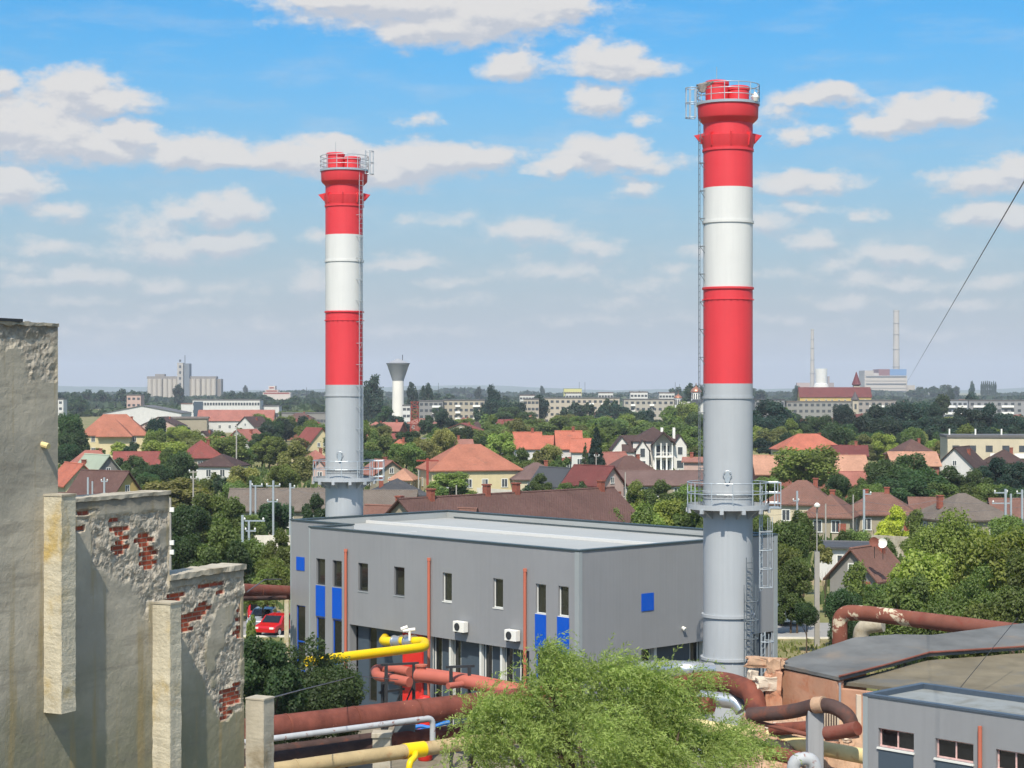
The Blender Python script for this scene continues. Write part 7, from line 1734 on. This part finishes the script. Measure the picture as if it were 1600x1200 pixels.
# ---------------------------------------------------------------- the feathery tree in the foreground
def feather(name, seed, lobes, n_tw, label):
    rg = np.random.RandomState(seed); segs = []; P0 = []; 
    V = []; LV = []
    for (cx, cy_, cz, rx, ry, rz, nt) in lobes:
        hubs = []
        for q in range(max(4, nt//11)):
            d = rg.normal(size=3); d[2] = abs(d[2])*.9-.25; d /= np.linalg.norm(d); hubs.append((d, rg.uniform(.5, 1.0), rg.uniform(-.18, .18)))
        for k in range(nt):
            dh, rh_, th = hubs[rg.randint(len(hubs))]; d = dh+rg.normal(size=3)*.13; d /= np.linalg.norm(d)
            st = np.array([cx, cy_, cz])+dh*np.array([rx, ry, rz])*rh_*.93+rg.normal(size=3)*.13
            dr = d*.7+np.array([.45, -.1, .3])+rg.normal(size=3)*.35; dr /= np.linalg.norm(dr)
            L_ = rg.uniform(.4, 1.0); tone = min(.66, max(0, .3+th+rg.uniform(-.22, .28))); m = int(15+L_*16)
            p = st.copy(); step = L_/m
            for j in range(m):
                dr = dr+np.array([.03, 0, -.06]); dr /= np.linalg.norm(dr); p = p+dr*step
                side = np.cross(dr, rg.normal(size=3)); side /= np.linalg.norm(side)+1e-9
                t = dr*.75+side*.75; t /= np.linalg.norm(t); nr = np.cross(t, rg.normal(size=3)); nr /= np.linalg.norm(nr)+1e-9
                ll = rg.uniform(.07, .135); lw = ll*.24; b = nr
                V += [p, p+t*ll*.5+b*lw*.5, p+t*ll, p+t*ll*.5-b*lw*.5]; LV += [min(1, tone+rg.uniform(0, .45))]*4
    V = np.array(V, dtype=np.float32); n = len(V)//4
    me = bpy.data.meshes.new('crown'); me.vertices.add(n*4); me.vertices.foreach_set('co', V.ravel())
    me.loops.add(n*4); me.loops.foreach_set('vertex_index', np.arange(n*4, dtype=np.int32)); me.polygons.add(n)
    me.polygons.foreach_set('loop_start', np.arange(0, n*4, 4, dtype=np.int32)); me.polygons.foreach_set('loop_total', np.full(n, 4, dtype=np.int32))
    at = me.attributes.new('leafvar', 'FLOAT', 'POINT'); at.data.foreach_set('value', np.array(LV, dtype=np.float32)); me.materials.append(M['leaf']); me.update(); me.validate()
    base = Vector((lobes[0][0], lobes[0][1], 0)); o = thing(name, base, label, 'tree')
    c = bpy.data.objects.new('crown', me); COL.objects.link(c); c.parent = o; c.location = (-base.x, -base.y, 0); c.color = lin((136, 150, 84))
    mb = MB(); q = base
    mb.tube([(q.x,q.y,0),(q.x+.1,q.y,2.5),(q.x-.1,q.y,5)], [.32,.26,.2], 10)
    for i, (cx, cy_, cz, rx, ry, rz, nt) in enumerate(lobes):
        mb.tube([(q.x-.05,q.y,4.6+.05*i),((cx+q.x)/2,(cy_+q.y)/2,(cz+5.2)/2),(cx,cy_,cz),(cx+.1,cy_,cz+rz*.6)], [.14,.09,.05,.015], 7)
    mb.build('trunk', M['wood'], o)
    return o
def lobe(px, py, rx_px, rz_px, Y, nt): s = Y/F; nt = int(nt*1.25); p = P3(px, py, Y); return (p.x, p.y, p.z, rx_px*s, rx_px*s*.8, rz_px*s, nt)
feather('feathery_tree', 4, [lobe(950,1178,160,74,47,640), lobe(852,1108,52,76,46,270), lobe(800,1135,44,50,46,150), lobe(858,1050,26,40,46.2,90), lobe(765,1130,40,34,46,110), lobe(1030,1075,30,34,46.6,90), lobe(958,1102,54,78,46.5,330), lobe(1010,1120,46,50,46.5,200), lobe(1055,1116,38,42,47,130), lobe(905,1168,110,58,45,380), lobe(1055,1172,95,52,46,340), lobe(1135,1170,56,42,47,200), lobe(780,1150,62,50,46,240), lobe(735,1190,44,30,46,120), lobe(940,1230,180,80,46,500), lobe(855,1055,30,34,46.3,90), lobe(955,1058,36,36,46.5,110), lobe(1078,1064,13,28,47,36)], 0, 'big feathery light green tree filling the bottom centre of the photo')

# ---------------------------------------------------------------- grass tufts, distant woods, hills, haze
def tuft_field(name, label, x0, x1, y0, y1, n, hgt, col, seed):
    rg = np.random.RandomState(seed); x = rg.uniform(x0, x1, n); y = rg.uniform(y0, y1, n); h = hgt*rg.uniform(.4, 1.3, n); a = rg.uniform(0, 6.28, n); w = hgt*.5
    p = np.stack([x, y, np.zeros(n)], 1); dx = np.stack([np.cos(a)*w, np.sin(a)*w, np.zeros(n)], 1); up = np.stack([rg.normal(size=n)*.2*hgt, rg.normal(size=n)*.2*hgt, h], 1)
    V = np.stack([p-dx*.5, p+dx*.5, p+dx*.3+up, p-dx*.3+up*.8], 1).reshape(-1, 3).astype(np.float32)
    me = bpy.data.meshes.new(name); me.vertices.add(n*4); me.vertices.foreach_set('co', V.ravel()); me.loops.add(n*4); me.loops.foreach_set('vertex_index', np.arange(n*4, dtype=np.int32))
    me.polygons.add(n); me.polygons.foreach_set('loop_start', np.arange(0, n*4, 4, dtype=np.int32)); me.polygons.foreach_set('loop_total', np.full(n, 4, dtype=np.int32))
    at = me.attributes.new('leafvar', 'FLOAT', 'POINT'); at.data.foreach_set('value', np.repeat(rg.uniform(0, 1, n), 4).astype(np.float32)); me.materials.append(M['leaf']); me.update()
    o = bpy.data.objects.new(name, me); COL.objects.link(o); tag(o, label, 'grass', kind='stuff'); o.color = lin(col); return o
tuft_field('grass', 'patchy dry grass around the grey building and the road', -45, 50, 101, 132, 16000, .28, (112,116,66), 1)
tuft_field('undergrowth', 'low shrubs and weeds between the gardens of the town', -110, 120, 146, 420, 26000, 1.1, (82,98,54), 2)
def wood_belt(Y, x0, x1, h, seed, col, label):
    rg = np.random.RandomState(seed); n = 9000; x = rg.uniform(x0, x1, n)
    env = np.array([max(.12, .55+.75*noise.fractal(Vector((q*.012*1000/Y*1.2, seed, 0)), 1, 2, 4)) for q in x])*h; z = env*rg.uniform(0, 1, n)**.7; y = Y+rg.uniform(-40, 40, n)
    s = Y/1000*2.0; d = rg.normal(size=(n, 3)); d /= np.linalg.norm(d, axis=1)[:, None]; t = np.cross(d, rg.normal(size=(n, 3))); t /= np.linalg.norm(t, axis=1)[:, None]; b = np.cross(d, t); p = np.stack([x, y, z], 1)
    V = np.stack([p-t*s, p+b*s, p+t*s, p-b*s], 1).reshape(-1, 3).astype(np.float32)
    me = bpy.data.meshes.new('far_wood'); me.vertices.add(n*4); me.vertices.foreach_set('co', V.ravel()); me.loops.add(n*4); me.loops.foreach_set('vertex_index', np.arange(n*4, dtype=np.int32))
    me.polygons.add(n); me.polygons.foreach_set('loop_start', np.arange(0, n*4, 4, dtype=np.int32)); me.polygons.foreach_set('loop_total', np.full(n, 4, dtype=np.int32))
    at = me.attributes.new('leafvar', 'FLOAT', 'POINT'); at.data.foreach_set('value', np.repeat(rg.uniform(0, 1, n), 4).astype(np.float32)); me.materials.append(M['leaf']); me.update()
    o = bpy.data.objects.new('far_wood', me); COL.objects.link(o); tag(o, label, 'woodland', kind='stuff'); o.color = lin(col)
wood_belt(1250, -420, 420, 8, 5, (70,84,56), 'nearest far tree belt behind the flats')
wood_belt(1700, -520, 560, 10, 6, (62,78,56), 'second far tree belt toward the horizon')
wood_belt(2300, -700, 760, 11, 7, (60,76,58), 'third far tree belt near the horizon')
wood_belt(3300, -1000, 1100, 16, 8, (58,74,60), 'farthest tree belt on the horizon')
hm = MB(); nx = 90
for j, (Y, hh) in enumerate(((9000,0),(9600,30),(10500,46),(12500,0))):
    for i in range(nx+1):
        x = -4600+9200*i/nx; hm.v.append((x, Y, max(-2, hh*(.62+.8*noise.fractal(Vector((x*.0007, j*.3, 1)), 1, 2, 4)))))
for j in range(3):
    for i in range(nx): q = j*(nx+1)+i; hm.f.append((q, q+1, q+nx+2, q+nx+1)); hm.mi.append(0)
struct(hm.build('hills', M['hill'], smooth=True))
hz = MB(); hz.box(-6000, -300, -1.0, 6000, 14000, 215)
vm_ = bpy.data.materials.new('haze_air'); vm_.use_nodes = True; t_ = vm_.node_tree; t_.nodes.clear(); n_ = NT(t_)
ov = n_.n('ShaderNodeOutputMaterial'); pv = n_.n('ShaderNodeVolumePrincipled'); n_.l(pv.outputs[0], ov.inputs['Volume'])
pv.inputs['Color'].default_value = (0.86, 0.92, 1.0, 1); pv.inputs['Density'].default_value = 1.05e-4; pv.inputs['Anisotropy'].default_value = 0.0
ho = hz.build('haze', vm_); tag(ho, 'thin pale summer haze over the whole town', 'haze', kind='stuff')

# ---------------------------------------------------------------- pieces that are separate things become separate parts
def split_pieces(o, name):
    me = o.data; n = len(me.vertices); par = list(range(n))
    def find(a):
        while par[a] != a: par[a] = par[par[a]]; a = par[a]
        return a
    for p in me.polygons:
        v = p.vertices; a = find(v[0])
        for q in v[1:]: par[find(q)] = a
    comp = {}
    for p in me.polygons: comp.setdefault(find(p.vertices[0]), []).append(p)
    if len(comp) < 2 or len(comp) > 60: return
    for ps in comp.values():
        idx = {}; vs = []; fs = []
        for p in ps:
            f = []
            for v in p.vertices:
                if v not in idx: idx[v] = len(vs); vs.append(tuple(me.vertices[v].co))
                f.append(idx[v])
            fs.append(f)
        m2 = bpy.data.meshes.new(name); m2.from_pydata(vs, [], fs)
        for m in me.materials: m2.materials.append(m)
        m2.update(); k = bpy.data.objects.new(name, m2); COL.objects.link(k); k.parent = o.parent; k.location = o.location; k.color = o.color
    bpy.data.objects.remove(o)
SPL = {'corner_trim': 'corner_trim', 'white_jamb': 'white_jamb', 'lifting_lugs': 'lifting_lug', 'insulator': 'insulator', 'recess_jamb': 'recess_jamb', 'bracket': 'bracket', 'gusset': 'gusset', 'bolts': 'bolt', 'corner_post': 'corner_post'}
for o in list(bpy.data.objects):
    b_ = o.name.split('.')[0]
    if o.type == 'MESH' and b_ in SPL: split_pieces(o, SPL[b_])
